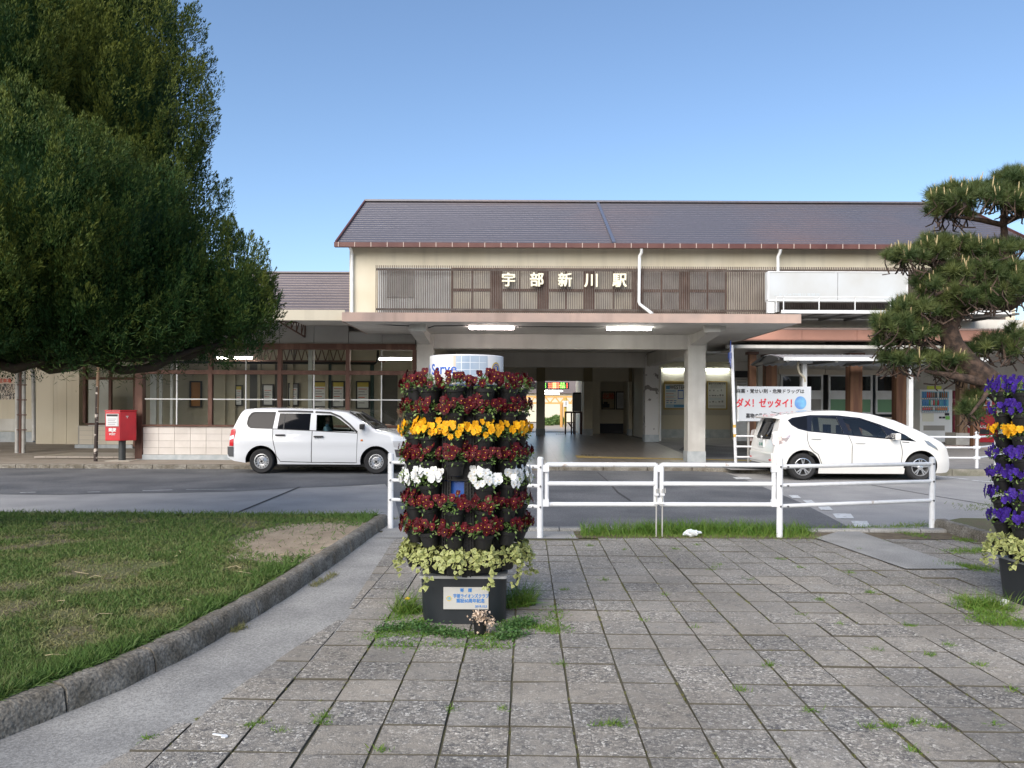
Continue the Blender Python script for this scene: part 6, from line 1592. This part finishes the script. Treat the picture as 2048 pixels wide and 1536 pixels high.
def bl_mat(n, c, c2): return mat(n, c, .6, col2=c2, scale=22, detail=1, rand=.25, spec=.3, trans=.15)
BL = {'dark red': bloom_mesh('bloom', bl_mat('petal red', (.100,.0016,.007), (.055,.001,.005)), m_eye),
      'yellow': bloom_mesh('bloom', bl_mat('petal yellow', (.83,.45,.008), (.80,.36,.005)), mat('yellow eye', (.75,.28,.01), .7)),
      'white': bloom_mesh('bloom', bl_mat('petal white', (.80,.82,.82), (.74,.77,.78)), m_eye),
      'purple': bloom_mesh('bloom', bl_mat('petal purple', (.055,.020,.27), (.035,.012,.17)), m_dark_eye)}
q = MB(); q.lathe([(.044,-.105),(.052,-.10),(.064,-.028),(.071,-.024),(.073,.0),(.066,.0),(.062,-.02),(.001,-.022)], 0, 0, 20, caps=False)
pot_me = q.mesh('pot', smooth=40); pot_me.materials.append(m_pot)
ORD = ['top row','second row','third row','fourth row','fifth row','sixth row','seventh row','ivy row']
COLN = ['leftmost pot','second pot from left','third pot from left','fourth pot from left','fifth pot from left','sixth pot from left','seventh pot from left','rightmost pot']
# four foliage variants shared between the pots
def foliage_variant(seed):
    rg = np.random.default_rng(seed); n = 190
    d = unit(rg.normal(size=(n,3))+[0,0,.7]); r = rg.uniform(.025,.075,n)
    P = d*r[:,None]*[1.2,1.2,.8]+[0,0,.014]
    ax = unit(d+rg.normal(0,.6,(n,3))); nr = unit(rg.normal(size=(n,3))+[0,0,1])
    V, Fc = leaf_kites(P, ax, nr, rg.uniform(.018,.034,n), rg.uniform(.010,.017,n))
    o = np_mesh('foliage', V, Fc, m_leafg, None, np.repeat(np.clip(rg.normal(.35,.3,n),0,1),4)); me = o.data; bpy.data.objects.remove(o); return me
FV = [foliage_variant(40+k) for k in range(6)]
def tower(label, cx, cy, rows, thetas, word, missing=(), seed=1, turn=0.):
    rd = random.Random(seed)
    tw = thing('flower_tower', label, 'planter', (cx, cy, 0))
    def rsq(h, c, n=7):
        pts = []
        for sx, sy, a0 in ((1,1,0),(-1,1,90),(-1,-1,180),(1,-1,270)):
            for k in range(n): a = R(a0+90*k/(n-1)); pts.append((sx*(h-c)+c*math.cos(a), sy*(h-c)+c*math.sin(a)))
        return pts
    q = MB(); lo_, hi_ = rsq(.300,.17), rsq(.300,.09); n_ = len(lo_)
    q.add([(x*.985,y*.985,0) for x, y in lo_]+[(x,y,.316) for x, y in hi_], [tuple(range(n_))[::-1], tuple(range(n_,2*n_))]+[(k,(k+1)%n_,(k+1)%n_+n_,k+n_) for k in range(n_)]); q.build('base_drum', m_base, tw, smooth=40, local=True)
    q = MB(); q.prism(rsq(.306,.03), 'z', .317, .334); q.build('top_plate', m_plate2, tw, local=True)
    for k in range(8):
        a = k*math.pi/4+.35; q = MB(); q.lathe([(.010,.335),(.010,.36),(.006,.375)], .285*math.cos(a), .285*math.sin(a), 8); q.build('bolt', m_plate2, tw, local=True)
    q = MB(); q.lathe([(.265,.335),(.27,.36),(.27,1.64),(.26,1.66)], 0, 0, 40); q.build('blue_drum', m_drum, tw, smooth=40, local=True)
    ring = MB()
    ring.lathe([(.285,.337),(.285,.36)], 0, 0, 40); ring.build('drum_foot', m_drum, tw, smooth=40, local=True)
    def pol(th, r): return (r*math.sin(R(th)), -r*math.cos(R(th)))
    # black carrier panels, one per pot place
    for ri in range(8):
        z1 = 1.655-.166*ri; z0 = z1-.166
        for th in range(0, 360, 30):
            t = thetas[3]+th
            gone = any(ri == a and abs(((thetas[b]-t)+180) % 360-180) < 2 for a, b in missing)
            mb = MB()
            if gone: spans = ((-15,-9),(9,15))
            else: spans = ((-15,15),)
            for a0, a1 in spans:
                k_ = 4; vs = []
                for i in range(k_+1):
                    a = t+a0+(a1-a0)*i/k_
                    for r_, z in ((.30,z0+.004),(.30,z1-.004)): vs.append((*pol(a,r_),z))
                mb.add(vs, [(2*i,2*i+2,2*i+3,2*i+1) for i in range(k_)])
            for a in (-13,-9.5,9.5,13):
                p = pol(t+a,.308); mb.bar((p[0],p[1],z0+.004),(p[0],p[1],z1-.004),.008)
            for k_ in range(6):
                for a in (-11.2,11.2):
                    zc = z0+.02+k_*.025; a_, b_ = pol(t+a-1.7,.308), pol(t+a+1.7,.308); mb.bar((*a_,zc),(*b_,zc+.006),.007)
            p = pol(t,.31); a_, b_ = pol(t-13,.306), pol(t+13,.306); mb.bar((*a_,z0+.006),(*b_,z0+.006),.012)
            mb.build('carrier_panel', m_pot, tw, local=True, fix=False)
    for ri, colr in enumerate(rows):
        for ci, th in enumerate(thetas):
            if (ri, ci) in missing: continue
            Rr = .385; x, y = pol(th, Rr); z = 1.639-.166*ri
            lab = f"{colr} {'pansies' if colr != 'ivy' else 'trailing ivy'} in black pot, {ORD[ri]}, {COLN[ci]} on the {word} tower"
            if colr == 'ivy': lab = f"variegated trailing ivy in black pot, bottom row, {COLN[ci]} on the {word} tower"
            pt = thing('flower_pot' if colr != 'ivy' else 'ivy_pot', lab, 'potted flowers' if colr != 'ivy' else 'potted ivy', (cx+x, cy+y, z), R(th)+rd.uniform(-.1,.1), f'pots hung round the {word} tower')
            pt.scale = (rd.uniform(.93,1.09),)*3
            pt.rotation_euler = (R(9+rd.uniform(-3,3)), R(rd.uniform(-3,3)), R(th))
            po = inst('pot', pot_me, pt)
            if colr == 'ivy':
                rg = np.random.default_rng(seed*100+ci); n = 150
                d = unit(rg.normal(size=(n,3))*[1,1,.5]+[0,-.5,.25]); P = d*rg.uniform(.05,.125,(n,1))*[1.05,.9,.7]+[0,-.01,.012]
                P[:,2] -= np.clip(np.linalg.norm(P[:,:2],axis=1)-.07,0,1)*1.0
                sp_n = []; 
                for v in range(rd.choice([1,1,2])):
                    sx_ = rg.uniform(-.07,.07); ln_ = rg.uniform(.06,.20); kk = int(ln_/.009); tt = np.linspace(0,1,kk)
                    sp_n.append(np.stack([sx_+.03*np.sin(tt*4+v)+rg.normal(0,.012,kk), -.10-.02*np.sin(tt*2)+rg.normal(0,.010,kk), -.01-ln_*tt], 1))
                P = np.concatenate([P]+sp_n); n = len(P)
                nr = unit(rg.normal(0,.6,(n,3))+[0,-.7,.7]); ax = unit(np.cross(nr, rg.normal(size=(n,3)))+[0,0,-.3]); sd_ = unit(np.cross(ax,nr)); Ls = rg.uniform(.024,.044,n)[:,None]
                V = np.stack([P, P+ax*Ls*.25-sd_*Ls*.48, P+ax*Ls*.62-sd_*Ls*.28, P+ax*Ls, P+ax*Ls*.62+sd_*Ls*.28, P+ax*Ls*.25+sd_*Ls*.48, P+ax*Ls*.42+nr*Ls*.10], 1).reshape(-1,3)
                b = (np.arange(n)*7)[:,None]; Fc = np.concatenate([b+[6,0,1],b+[6,1,2],b+[6,2,3],b+[6,3,4],b+[6,4,5],b+[6,5,0]],1).reshape(-1,3)
                tn = np.ones((n,7)); tn[:,6] = 0; tn *= rg.uniform(.75,1,(n,1)); tn[:,6] = np.clip(rg.normal(.25,.2,n),0,1)
                np_mesh('ivy_leaves', V, Fc, mat('ivy leaf', (.09,.15,.035), .5, tint=(.48,.50,.19), trans=.2), pt, tn.ravel())['kind'] = 'stuff'
                continue
            fo = inst('foliage', FV[rd.randrange(6)], pt, (0,-.008,.0), (0,0,rd.uniform(0,6.28)), rd.uniform(.95,1.15)); fo['kind'] = 'stuff'
            nb = rd.randint(19, 27) if colr in ('yellow','white') else rd.randint(17, 25)
            for b in range(nb):
                for _ in range(30):
                    v = Vector((rd.gauss(0,1), rd.gauss(-.45,.9), rd.gauss(.35,.7))).normalized()
                    if v.z > -.35 and v.y < .55: break
                rr_ = rd.uniform(.070,.108)
                p = Vector((v.x*rr_*1.12, v.y*rr_*.95-.006, v.z*rr_*.70+.028+rd.uniform(0,.022)))
                c2 = colr
                if ri == 2 and ci == 0 and rd.random() < .4 and colr == 'yellow': c2 = 'dark red'
                f = (v*.5+Vector((0,-1.0,.35))+Vector((rd.gauss(0,.35),rd.gauss(0,.2),rd.gauss(0,.3)))).normalized()
                e = f.to_track_quat('Z', 'Y').to_euler()
                o = inst('bloom', BL[c2], pt, p, e, rd.uniform(.80,1.15))
    return tw
t1 = tower('tall drum planter ringed with pots of dark red, yellow and white pansies', -.332, 5.54, ['dark red','dark red','yellow','dark red','white','dark red','dark red','ivy'], [-98,-68,-38,-8,22,52,82,112], 'red', {(4,3)}, 3)
t2 = tower('drum planter ringed with pots of purple and yellow pansies at the right edge', 4.21, 5.86, ['purple','purple','yellow','purple','purple','purple','purple','ivy'], [-100,-70,-40,-10,20], 'purple', (), 8)
# sign band round the top of the red tower
bandr = .268
sb_ = thing('drum_sign', 'round white drum sign reading We Serve with gold crest atop the red flower tower', 'sign', (-.332, 5.54, 1.66))
q = MB(); q.lathe([(bandr,.0),(bandr,.205),(bandr-.004,.209),(.001,.209)], 0, 0, 64, caps=False); q.build('band', mat('sign white gloss', (.76,.77,.79), .3), sb_, smooth=40, local=True)
def wrap(me, th0, r, z0):
    for v in me.vertices:
        a = R(th0)+v.co.x/r; rr_ = r+v.co.z; zz = v.co.y+z0; v.co = (rr_*math.sin(a), -rr_*math.cos(a), zz)
    return me
link_mesh('lettering', wrap(text_mesh('We Serve', .105, depth=.0012, bold=.0015, resolution=4, spacing=1.05), -58, bandr+.0012, .105), m_txb, sb_)
def arc_plate(name, a0, a1, z0, z1, off, m, n=14):
    mb = MB(); vs = []
    for i in range(n+1):
        a = R(a0+(a1-a0)*i/n)
        for z in (z0, z1): vs.append(((bandr+off)*math.sin(a), -(bandr+off)*math.cos(a), z))
    mb.add(vs, [(2*i,2*i+2,2*i+3,2*i+1) for i in range(n)]); return mb.build(name, m, sb_, local=True, fix=False)
arc_plate('photo_panel', -13, 36, .004, .20, .0022, mat('photo print', (.24,.33,.46), .3, col2=(.42,.50,.60), scale=4, detail=2))
arc_plate('photo_margin', -17, -13, .004, .20, .0018, mat('photo margin', (.55,.48,.40), .4))
for k, (a0,a1,z0,z1) in enumerate(((-12,34,.15,.155),(-12,35,.10,.104),(-5,-3.8,.01,.195),(8,9,.01,.195),(22,23,.01,.195),(-12,34,.06,.063))): arc_plate('photo_line', a0, a1, z0, z1, .0032, mat('photo pale', (.62,.68,.74), .3))
def disc(name, th0, zc, r0, off, m, n=24):
    mb = MB(); mb.add([(r0*math.cos(2*math.pi*k/n), r0*math.sin(2*math.pi*k/n)*1.15, off) for k in range(n)], [tuple(range(n))]); me = mb.mesh(name, fix=False); return link_mesh(name, wrap(me, th0, bandr, zc), m, sb_)
m_gold2 = mat('crest gold', (.60,.42,.08), .4)
disc('crest_rim', 54, .108, .046, .0022, m_gold2); disc('crest_ring', 54, .108, .036, .0030, m_txb); disc('crest_field', 54, .108, .030, .0038, m_gold2); disc('crest_core', 54, .108, .024, .0044, m_txb)
link_mesh('crest_letter', wrap(text_mesh('L', .042, depth=.001, bold=.003), 54, bandr+.0056, .108), m_gold2, sb_)
# dedication plaque on the base
pq = thing('plaque', 'silver plaque with blue Japanese dedication on the red tower base', 'plaque', (-.332, 5.54-.305, .2))
qc = W(932,1196,5.235)
m_slv = mat('plaque silver', (.60,.60,.57), .35, metal=.3)
a_, b_ = X(887,5.235,1196), X(977,5.235,1196); z0, z1 = Zc(1218,5.235,932), Zc(1174,5.235,932)
part('plate', m_slv, pq, (a_,b_,5.228,5.234,z0,z1)); yq = 5.2265
m_tb2 = mat('plaque blue', (.03,.20,.55), .5)
put_text('text_line', '宇部ライオンズクラブ', .030, m_tb2, pq, W(942,1192.5,yq), depth=.0006, bold=.0008, sx=.82); put_text('text_line', '認証60周年記念', .031, m_tb2, pq, W(941,1202,yq), depth=.0006, bold=.0008, sx=.9)
put_text('text_line', '2019.10.3', .021, m_tb2, pq, W(962,1213,yq), depth=.0006, bold=.0005); put_text('text_line', '寄　贈', .028, m_tb2, pq, W(932,1181,yq), depth=.0006, bold=.0008)
ec = W(898,1197,yq); q = MB(); q.add([(ec.x+.018*math.cos(k*.26), yq, ec.z+.018*math.sin(k*.26)) for k in range(24)], [tuple(range(24))]); q.build('crest', m_gold2, pq, fix=False)
q = MB(); q.add([(ec.x+.012*math.cos(k*.26), yq-.0008, ec.z+.012*math.sin(k*.26)) for k in range(24)], [tuple(range(24))]); q.build('crest_core', mat('sea blue', (.10,.40,.62), .5), pq, fix=False)
put_text('crest_letter', 'L', .018, m_gold2, pq, (ec.x,yq-.0016,ec.z), depth=.0004, bold=.001)

# ================================================================== DARK JUNIPER (left)
jt = thing('juniper_tree', 'huge dark green juniper with dense flame-like foliage filling the upper left', 'tree', (-6.5, 8.2, LZ))
LOBES = [((-6.6,8.4,5.6),(2.45,2.5,3.1)), ((-6.7,8.3,8.6),(1.9,1.9,2.2)), ((-5.2,8.0,6.6),(1.2,1.3,1.9)), ((-4.32,8.2,4.75),(.88,1.1,1.35)),((-4.80,8.3,5.6),(.8,1.0,1.0)),((-5.1,7.2,4.9),(1.0,.9,1.2)),
         ((-4.65,7.0,3.25),(1.15,1.1,.95)), ((-3.95,7.5,3.10),(.76,.95,.85)), ((-5.5,6.7,3.5),(1.1,1.0,1.0)), ((-5.0,6.8,2.70),(1.0,.95,.58)), ((-3.52,7.9,2.80),(.60,.80,.62)), ((-2.98,8.15,2.60),(.42,.62,.52)), ((-4.05,7.4,2.58),(.70,.8,.50)), ((-6.6,7.4,3.0),(1.5,1.3,1.0)),
         ((-5.3,7.9,2.42),(1.5,.95,.42)), ((-4.05,8.0,2.42),(.85,.75,.38)), ((-4.12,8.2,3.75),(.78,.9,.95))]
m_jun = mat('juniper foliage', (.020,.060,.014), .65, tint=(.125,.150,.025), spec=.25, trans=.12)
m_bark = mat('bark', (.055,.042,.034), .9, col2=(.04,.03,.025), scale=10, detail=6, bump=.8, bscale=30, stretch=(1,1,.25))
def lobe_points(dens, scale=1., cull=.90):
    pts = []; nrm = []
    for (c, r) in LOBES:
        c = np.array(c); r = np.array(r)*scale; area = 4*math.pi*(((r[0]*r[1])**1.6+(r[0]*r[2])**1.6+(r[1]*r[2])**1.6)/3)**(1/1.6)
        n = int(area*dens); d = unit(rng.normal(size=(n,3))); p = c+d*r; nn = unit(d/r)
        k = (d[:,1] < .40) & (p[:,0] > -7.4) & (p[:,2] < 7.4) & (p[:,2] > 1.95); p, nn = p[k], nn[k]
        ins = np.zeros(len(p), bool)
        for (c2, r2) in LOBES:
            if c2 != tuple(c): ins |= (((p-np.array(c2))/(np.array(r2)*scale*cull))**2).sum(1) < 1
        pts.append(p[~ins]); nrm.append(nn[~ins])
    return np.concatenate(pts), np.concatenate(nrm)
# flame-shaped sprays: each a spindle leaning up and outward, feathered with short scale-leaf blades
p, nn = lobe_points(105)
N_ = len(p)
ax = unit(nn*.50+np.array([0,0,1.0])+rng.normal(0,.20,(N_,3)))
LF = rng.uniform(.17,.36,N_); RF = LF*rng.uniform(.20,.30,N_)
bil = np.abs(nnoise(p,(1.7,1.7,.8),1.7))
p = p + nn*(rng.uniform(-.06,.05,N_) + .52*np.clip(bil,0,.4)-.07)[:,None] - ax*LF[:,None]*.45
low_ = np.clip((2.6-p[:,2])/.6,0,1)
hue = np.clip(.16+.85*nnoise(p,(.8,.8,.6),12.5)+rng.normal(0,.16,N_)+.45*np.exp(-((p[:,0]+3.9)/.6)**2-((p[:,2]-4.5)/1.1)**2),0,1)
nb = 92; ti = np.repeat(np.arange(N_), nb); M_ = len(ti)
t = rng.uniform(0,1,M_)**.85; A = ax[ti]
u = unit(np.cross(A, np.array([.31,.83,.46]))); v_ = np.cross(A, u); ph = rng.uniform(0,2*math.pi,M_)
rad = u*np.cos(ph)[:,None]+v_*np.sin(ph)[:,None]
rr = RF[ti]*np.sin(np.clip(t*.93+.16,0,1)*math.pi)**.8*rng.uniform(.55,1.0,M_)
base = p[ti]+A*(LF[ti]*t)[:,None]+rad*rr[:,None]
dirv = unit(A*1.0+rad*.38+rng.normal(0,.22,(M_,3))); Lb = rng.uniform(.022,.044,M_); wd = Lb*rng.uniform(.22,.32,M_)
side = unit(np.cross(dirv, rng.normal(size=(M_,3))))
V = np.stack([base, base+dirv*Lb[:,None]*.5-side*wd[:,None]*.5, base+dirv*Lb[:,None], base+dirv*Lb[:,None]*.5+side*wd[:,None]*.5],1).reshape(-1,3)
b = (np.arange(M_)*4)[:,None]; Fc = np.concatenate([b+[0,1,2],b+[0,2,3]],1).reshape(-1,3)
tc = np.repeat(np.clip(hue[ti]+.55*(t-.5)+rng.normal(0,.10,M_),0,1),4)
off = np.array(jt.location)
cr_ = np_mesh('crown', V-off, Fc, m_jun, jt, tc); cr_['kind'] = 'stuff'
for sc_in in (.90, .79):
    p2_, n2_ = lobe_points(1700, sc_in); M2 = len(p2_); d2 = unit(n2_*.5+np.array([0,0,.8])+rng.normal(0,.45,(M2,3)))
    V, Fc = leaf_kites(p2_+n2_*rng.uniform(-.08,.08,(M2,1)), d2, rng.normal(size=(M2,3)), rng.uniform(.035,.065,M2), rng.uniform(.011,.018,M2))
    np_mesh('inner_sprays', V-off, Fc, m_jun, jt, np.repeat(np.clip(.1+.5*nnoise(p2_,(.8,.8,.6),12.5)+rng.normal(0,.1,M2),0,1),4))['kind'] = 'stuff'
q = MB()
for (c, r) in LOBES:
    vs = []; nu, nv = 14, 20
    for i in range(nu+1):
        for j in range(nv):
            th_ = math.pi*i/nu; ph = 2*math.pi*j/nv; v = Vector((math.sin(th_)*math.cos(ph), math.sin(th_)*math.sin(ph), math.cos(th_)))
            k = .70+.06*noise.noise(v*3+Vector(c)); vs.append((c[0]+v.x*r[0]*k, c[1]+v.y*r[1]*k, c[2]+v.z*r[2]*k))
    q.add(vs, [(i*nv+j,(i+1)*nv+j,(i+1)*nv+(j+1)%nv,i*nv+(j+1)%nv) for i in range(nu) for j in range(nv)])
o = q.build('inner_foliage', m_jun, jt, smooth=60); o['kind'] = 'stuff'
q = MB(); q.tube([(-6.5,8.3,-.05),(-6.45,8.3,.6),(-6.5,8.3,2.0),(-6.5,8.35,4.5)], [.36,.27,.25,.18], 14); q.build('trunk', m_bark, jt, smooth=60)
def limb(pts, r): q = MB(); q.tube(pts, r, 8); q.build('limb', m_bark, jt, smooth=60)
limb([(-6.5,8.3,1.9), W(40,705,7.9), W(100,738,7.7), W(150,734,7.6), W(190,712,7.5)], [.10,.06,.055,.04,.02])
limb([(-6.5,8.3,1.9), W(-40,715,7.6), W(30,738,7.5), W(90,722,7.5)], [.10,.06,.05,.03]); limb([(-6.4,8.3,1.9), W(170,716,7.9), W(245,741,7.8), W(310,735,7.8), W(350,712,7.8), W(420,690,7.9)], [.10,.05,.045,.04,.035,.02])
limb([(-6.5,8.3,2.0), W(120,700,7.7), W(260,715,7.8), W(380,712,7.9), W(480,670,8.0)], [.10,.06,.05,.04,.02]); limb([(-6.5,8.3,2.4), W(100,650,7.8), W(300,650,7.9), W(470,640,8.1)], [.12,.09,.07,.02])
# sparse hanging sprays under the crown
n = 5200; xs = rng.uniform(-5.9,-3.0,n); p = np.stack([xs, rng.uniform(6.8,8.6,n), 2.12+.22*np.sin(xs*2.2+1)+rng.normal(0,.09,n)+np.clip(-3.6-xs,-1,0)*-.25],1)
d = unit(rng.normal(size=(n,3))*[1,1,.7]+[0,0,-.1]); V, Fc = leaf_kites(p, d, rng.normal(size=(n,3)), rng.uniform(.04,.10,n), rng.uniform(.004,.009,n)); np_mesh('under_sprays', V-off, Fc, m_jun, jt, np.repeat(rng.uniform(0,.4,n),4))['kind'] = 'stuff'
# thin upright shoots on the right shoulder
q = MB()
for px0, py0 in ((452,470),(470,468),(482,476),(494,482),(505,486),(515,494),(524,502),(535,540),(552,590)):
    a = W(px0,py0+26,8.1); q.tube([a, W(px0+random.uniform(2,8),py0+8,8.1), W(px0+random.uniform(4,14),py0-12,8.1)], [.012,.009,.002], 5)
q.build('shoots', m_jun, jt)['kind'] = 'stuff'

# ================================================================== BLACK PINE (right)
pt_ = thing('pine_tree', 'cloud-pruned black pine with leaning scaly trunk at the right edge', 'tree', (5.35, 7.5, .1))
dp = 7.5
m_pbark = mat('pine bark', (.095,.062,.046), .95, col2=(.03,.021,.017), scale=16, detail=6, lo=.4, hi=.6, bump=1.2, bscale=38)
m_need = mat('pine needles', (.042,.078,.026), .55, tint=(.15,.18,.055), spec=.35, trans=.1)
off = np.array(pt_.location)
q = MB(); q.tube([(5.35,7.5,.0), W(2090,930,dp), W(2045,820,dp), W(1985,768,dp), W(1935,728,dp), W(1905,690,dp), W(1896,655,dp), W(1915,625,dp), W(1958,600,dp), W(1995,570,dp), W(2012,530,dp), W(2011,485,dp), W(2006,440,dp), W(2010,405,dp)], [.20,.14,.13,.12,.11,.10,.088,.074,.062,.05,.042,.034,.028,.017], 14); q.build('trunk', m_pbark, pt_, smooth=60)
LM = [([W(1915,625,dp),W(1870,640,dp),W(1820,652,dp-.1),W(1780,670,dp-.1)],[.07,.055,.035,.015]), ([W(1960,600,dp),W(2020,610,dp),W(2070,580,dp)],[.07,.06,.04]), ([W(2008,450,dp),W(1960,440,dp-.05),W(1900,432,dp-.1)],[.03,.025,.01]), ([W(2008,445,dp),W(2040,430,dp),W(2080,415,dp)],[.035,.03,.02]),
      ([W(2012,530,dp),W(1960,520,dp-.1),W(1880,528,dp-.1),W(1810,520,dp-.1)],[.04,.03,.025,.01]), ([W(1985,768,dp),W(1920,755,dp-.1),W(1850,742,dp-.1)],[.06,.04,.015]), ([W(1995,570,dp),W(1940,560,dp-.2),W(1870,590,dp-.3)],[.04,.03,.015]), ([W(1985,768,dp-.05),W(1965,800,dp-.15),W(1940,830,dp-.2)],[.03,.02,.01])]
for P_l, r_ in LM: q = MB(); q.tube(P_l, r_, 8); q.build('limb', m_pbark, pt_, smooth=60)
PADS = [(1975,398,118,30,.55,1.0),(2035,362,42,24,.3,1.0),(1905,425,48,20,.3,.9),(2060,410,60,28,.4,1),(1900,492,60,22,.35,1),(1840,512,62,17,.35,1),(1800,515,26,12,.2,.8),(2020,498,50,20,.4,.8),(1960,500,40,18,.3,.7),(1975,545,95,26,.5,1.1),(1885,575,62,26,.4,1),(2040,560,50,30,.5,.9),(1960,590,75,24,.5,1),(1850,620,64,26,.4,1),(1900,610,50,22,.4,.9),(2010,590,70,26,.5,.8),(1805,655,60,28,.4,1.1),(1840,670,45,22,.4,.8),(1775,680,26,16,.25,.7),(1850,716,84,13,.4,.9),(1800,719,34,10,.25,.7),(1905,722,40,14,.4,.7),(1990,700,50,28,.4,.5),(2040,690,40,40,.4,.5),(1900,745,34,10,.25,.6),(1948,822,24,20,.2,.9),(1958,796,18,14,.2,.7)]
tp, ta, low = [], [], []
for (cx_, cy_, rx, ry, rd_, den) in PADS:
    n = int(rx*ry/17*den)+6
    for _ in range(n):
        for _k in range(20):
            u, v, w_ = rng.uniform(-1,1,3)
            if u*u+v*v+w_*w_ < 1: break
        # more on the upper shell
        v = -abs(v)**.7 if rng.uniform() < .68 else v*.6
        if cx_ > 1868 and cy_ > 615: w_ = w_*.9+.22/rd_*.5
        p = W(cx_-4+u*rx*1.10, cy_+v*ry*1.12, dp+w_*rd_); tp.append(p); ta.append((u*.75+rng.normal(0,.2), w_*.5+rng.normal(0,.2)-.15, (.9-v*.4 if v < .3 else .25)+rng.normal(0,.15))); low.append(v > .2)
tp = np.array(tp); ta = unit(np.array(ta)); low = np.array(low)
nn_ = 96; N_ = len(tp); ti = np.repeat(np.arange(N_), nn_)
dirs = unit(ta[ti]*1.0+rng.normal(0,.62,(len(ti),3))); Ls = rng.uniform(.075,.125,len(ti))
base = tp[ti]-ta[ti]*rng.uniform(0,.05,(len(ti),1))
side = unit(np.cross(dirs, rng.normal(size=(len(ti),3)))); wd = .0026
tip = base+dirs*Ls[:,None]+np.array([0,0,-.008])
V = np.stack([base-side*wd, base+side*wd, tip],1).reshape(-1,3); Fc = np.arange(len(V)).reshape(-1,3)
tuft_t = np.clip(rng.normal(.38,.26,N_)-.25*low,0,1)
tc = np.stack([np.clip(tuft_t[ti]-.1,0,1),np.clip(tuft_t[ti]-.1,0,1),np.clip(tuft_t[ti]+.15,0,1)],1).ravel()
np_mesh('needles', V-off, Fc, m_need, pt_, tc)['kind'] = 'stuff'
# twigs under the needles, pale candles above
q = MB(); qc_ = MB()
rt = random.Random(9)
for k in range(N_):
    p = Vector(tp[k]); a = Vector(ta[k])
    if rt.random() < .42:
        m1 = p-a*.07+Vector((rt.gauss(0,.02),rt.gauss(0,.02),-.02)); m2 = m1+Vector((rt.gauss(0,.06),rt.gauss(0,.05),-.05-rt.random()*.05)); q.tube([p, m1, m2, m2+Vector((rt.gauss(0,.05),rt.gauss(0,.04),rt.gauss(-.01,.03)))], [.004,.006,.008,.006], 5)
    if not low[k] and rt.random() < .18:
        h = rt.uniform(.05,.13); t_ = p+Vector((rt.gauss(0,.012),rt.gauss(0,.012),h)); qc_.tube([p+Vector((0,0,.01)), t_*.5+p*.5, t_], [.0045,.006,.003], 5)
q.build('twigs', m_pbark, pt_)['kind'] = 'stuff'; qc_.build('candles', mat('pine candle', (.42,.31,.17), .8, col2=(.50,.42,.22), scale=9), pt_)['kind'] = 'stuff'
# shrubs beyond the platform
for i, (x0, x1, y0, dz, lab) in enumerate(((1088,1104,838,50,'dark green shrub beyond the hall exit, left one'),(1102,1126,832,52,'bright green shrub beyond the hall exit, right one'))):
    t = thing('shrub', lab, 'shrub', (X((x0+x1)/2,dz),dz,.3)); n = 1400
    c = np.array(t.location); w2 = X(x1,dz)-X(x0,dz); h2 = Zc(y0,dz)-.3
    d = unit(rng.normal(size=(n,3))); p = d*[w2*.62,.6,h2*.55]*rng.uniform(.6,1.05,(n,1))+[0,0,h2*.5]
    V, Fc = leaf_kites(p, rng.normal(size=(n,3)), rng.normal(size=(n,3))+[0,-.5,.5], rng.uniform(.12,.22,n), rng.uniform(.06,.11,n)); np_mesh('leaves', V, Fc, m_leafg, t, np.repeat(rng.uniform(0,.7,n),4))['kind'] = 'stuff'
    q = MB(); q.tube([(0,0,-.05),(0,0,h2*.5)], .04, 6); q.build('stem', m_bark, t, local=True)
# low houses beyond the tracks
hs_ = thing('far_house', 'pale house with dark roof far beyond the tracks, seen through the hall exit', 'house', (X(1110,80),80,0))
q = MB(); q.box(-7,9,80,86,0,3.0) ; q.build('wall', m_int, hs_)
q = MB(); q.prism([(-7.5,3.0),(9.5,3.0),(7.5,4.4),(-5.5,4.4)], 'y', 79.5, 86.5); q.build('roof', m_roof2, hs_)

# ================================================================== unseen buildings added behind the camera to darken window and paint reflections
m_tw = mat('town render', (.36,.33,.29), .85, col2=(.30,.27,.24), scale=.3); m_tw2 = mat('town brick', (.24,.17,.13), .85)
for i, (x0, x1, y, h, m__, lab) in enumerate(((-46,-24,-34,9.5,m_tw,'unseen three storey building added behind the camera for reflections, west end'),(-22,-2,-36,7.0,m_tw2,'unseen low brick building added behind the camera for reflections, middle'),(0,24,-35,10.5,m_tw,'unseen taller building added behind the camera for reflections, near the pine side'),(26,48,-33,7.5,m_tw2,'unseen low brick building added behind the camera for reflections, east end'))):
    t = thing('reflection_building', lab, 'building', ((x0+x1)/2, y, 0), 0, 'unseen buildings added for reflections')
    q = MB(); q.box(x0,x1,y-9,y,-.05,h); q.build('wall', m__, t)
    q = MB(); q.box(x0-.3,x1+.3,y-9.3,y+.3,h+.002,h+.3); q.build('roof', m_roof2, t)
    wm = MB(); wm.box(0,1.5,0,.08,0,1.4); wme = wm.mesh('window'); wme.materials.append(m_dglass)
    for f in range(int(h//3)):
        for k in range(int((x1-x0)//2.8)):
            inst('window', wme, t, (x0+.9+k*2.8-(x0+x1)/2, .01, 1.0+f*3.0))
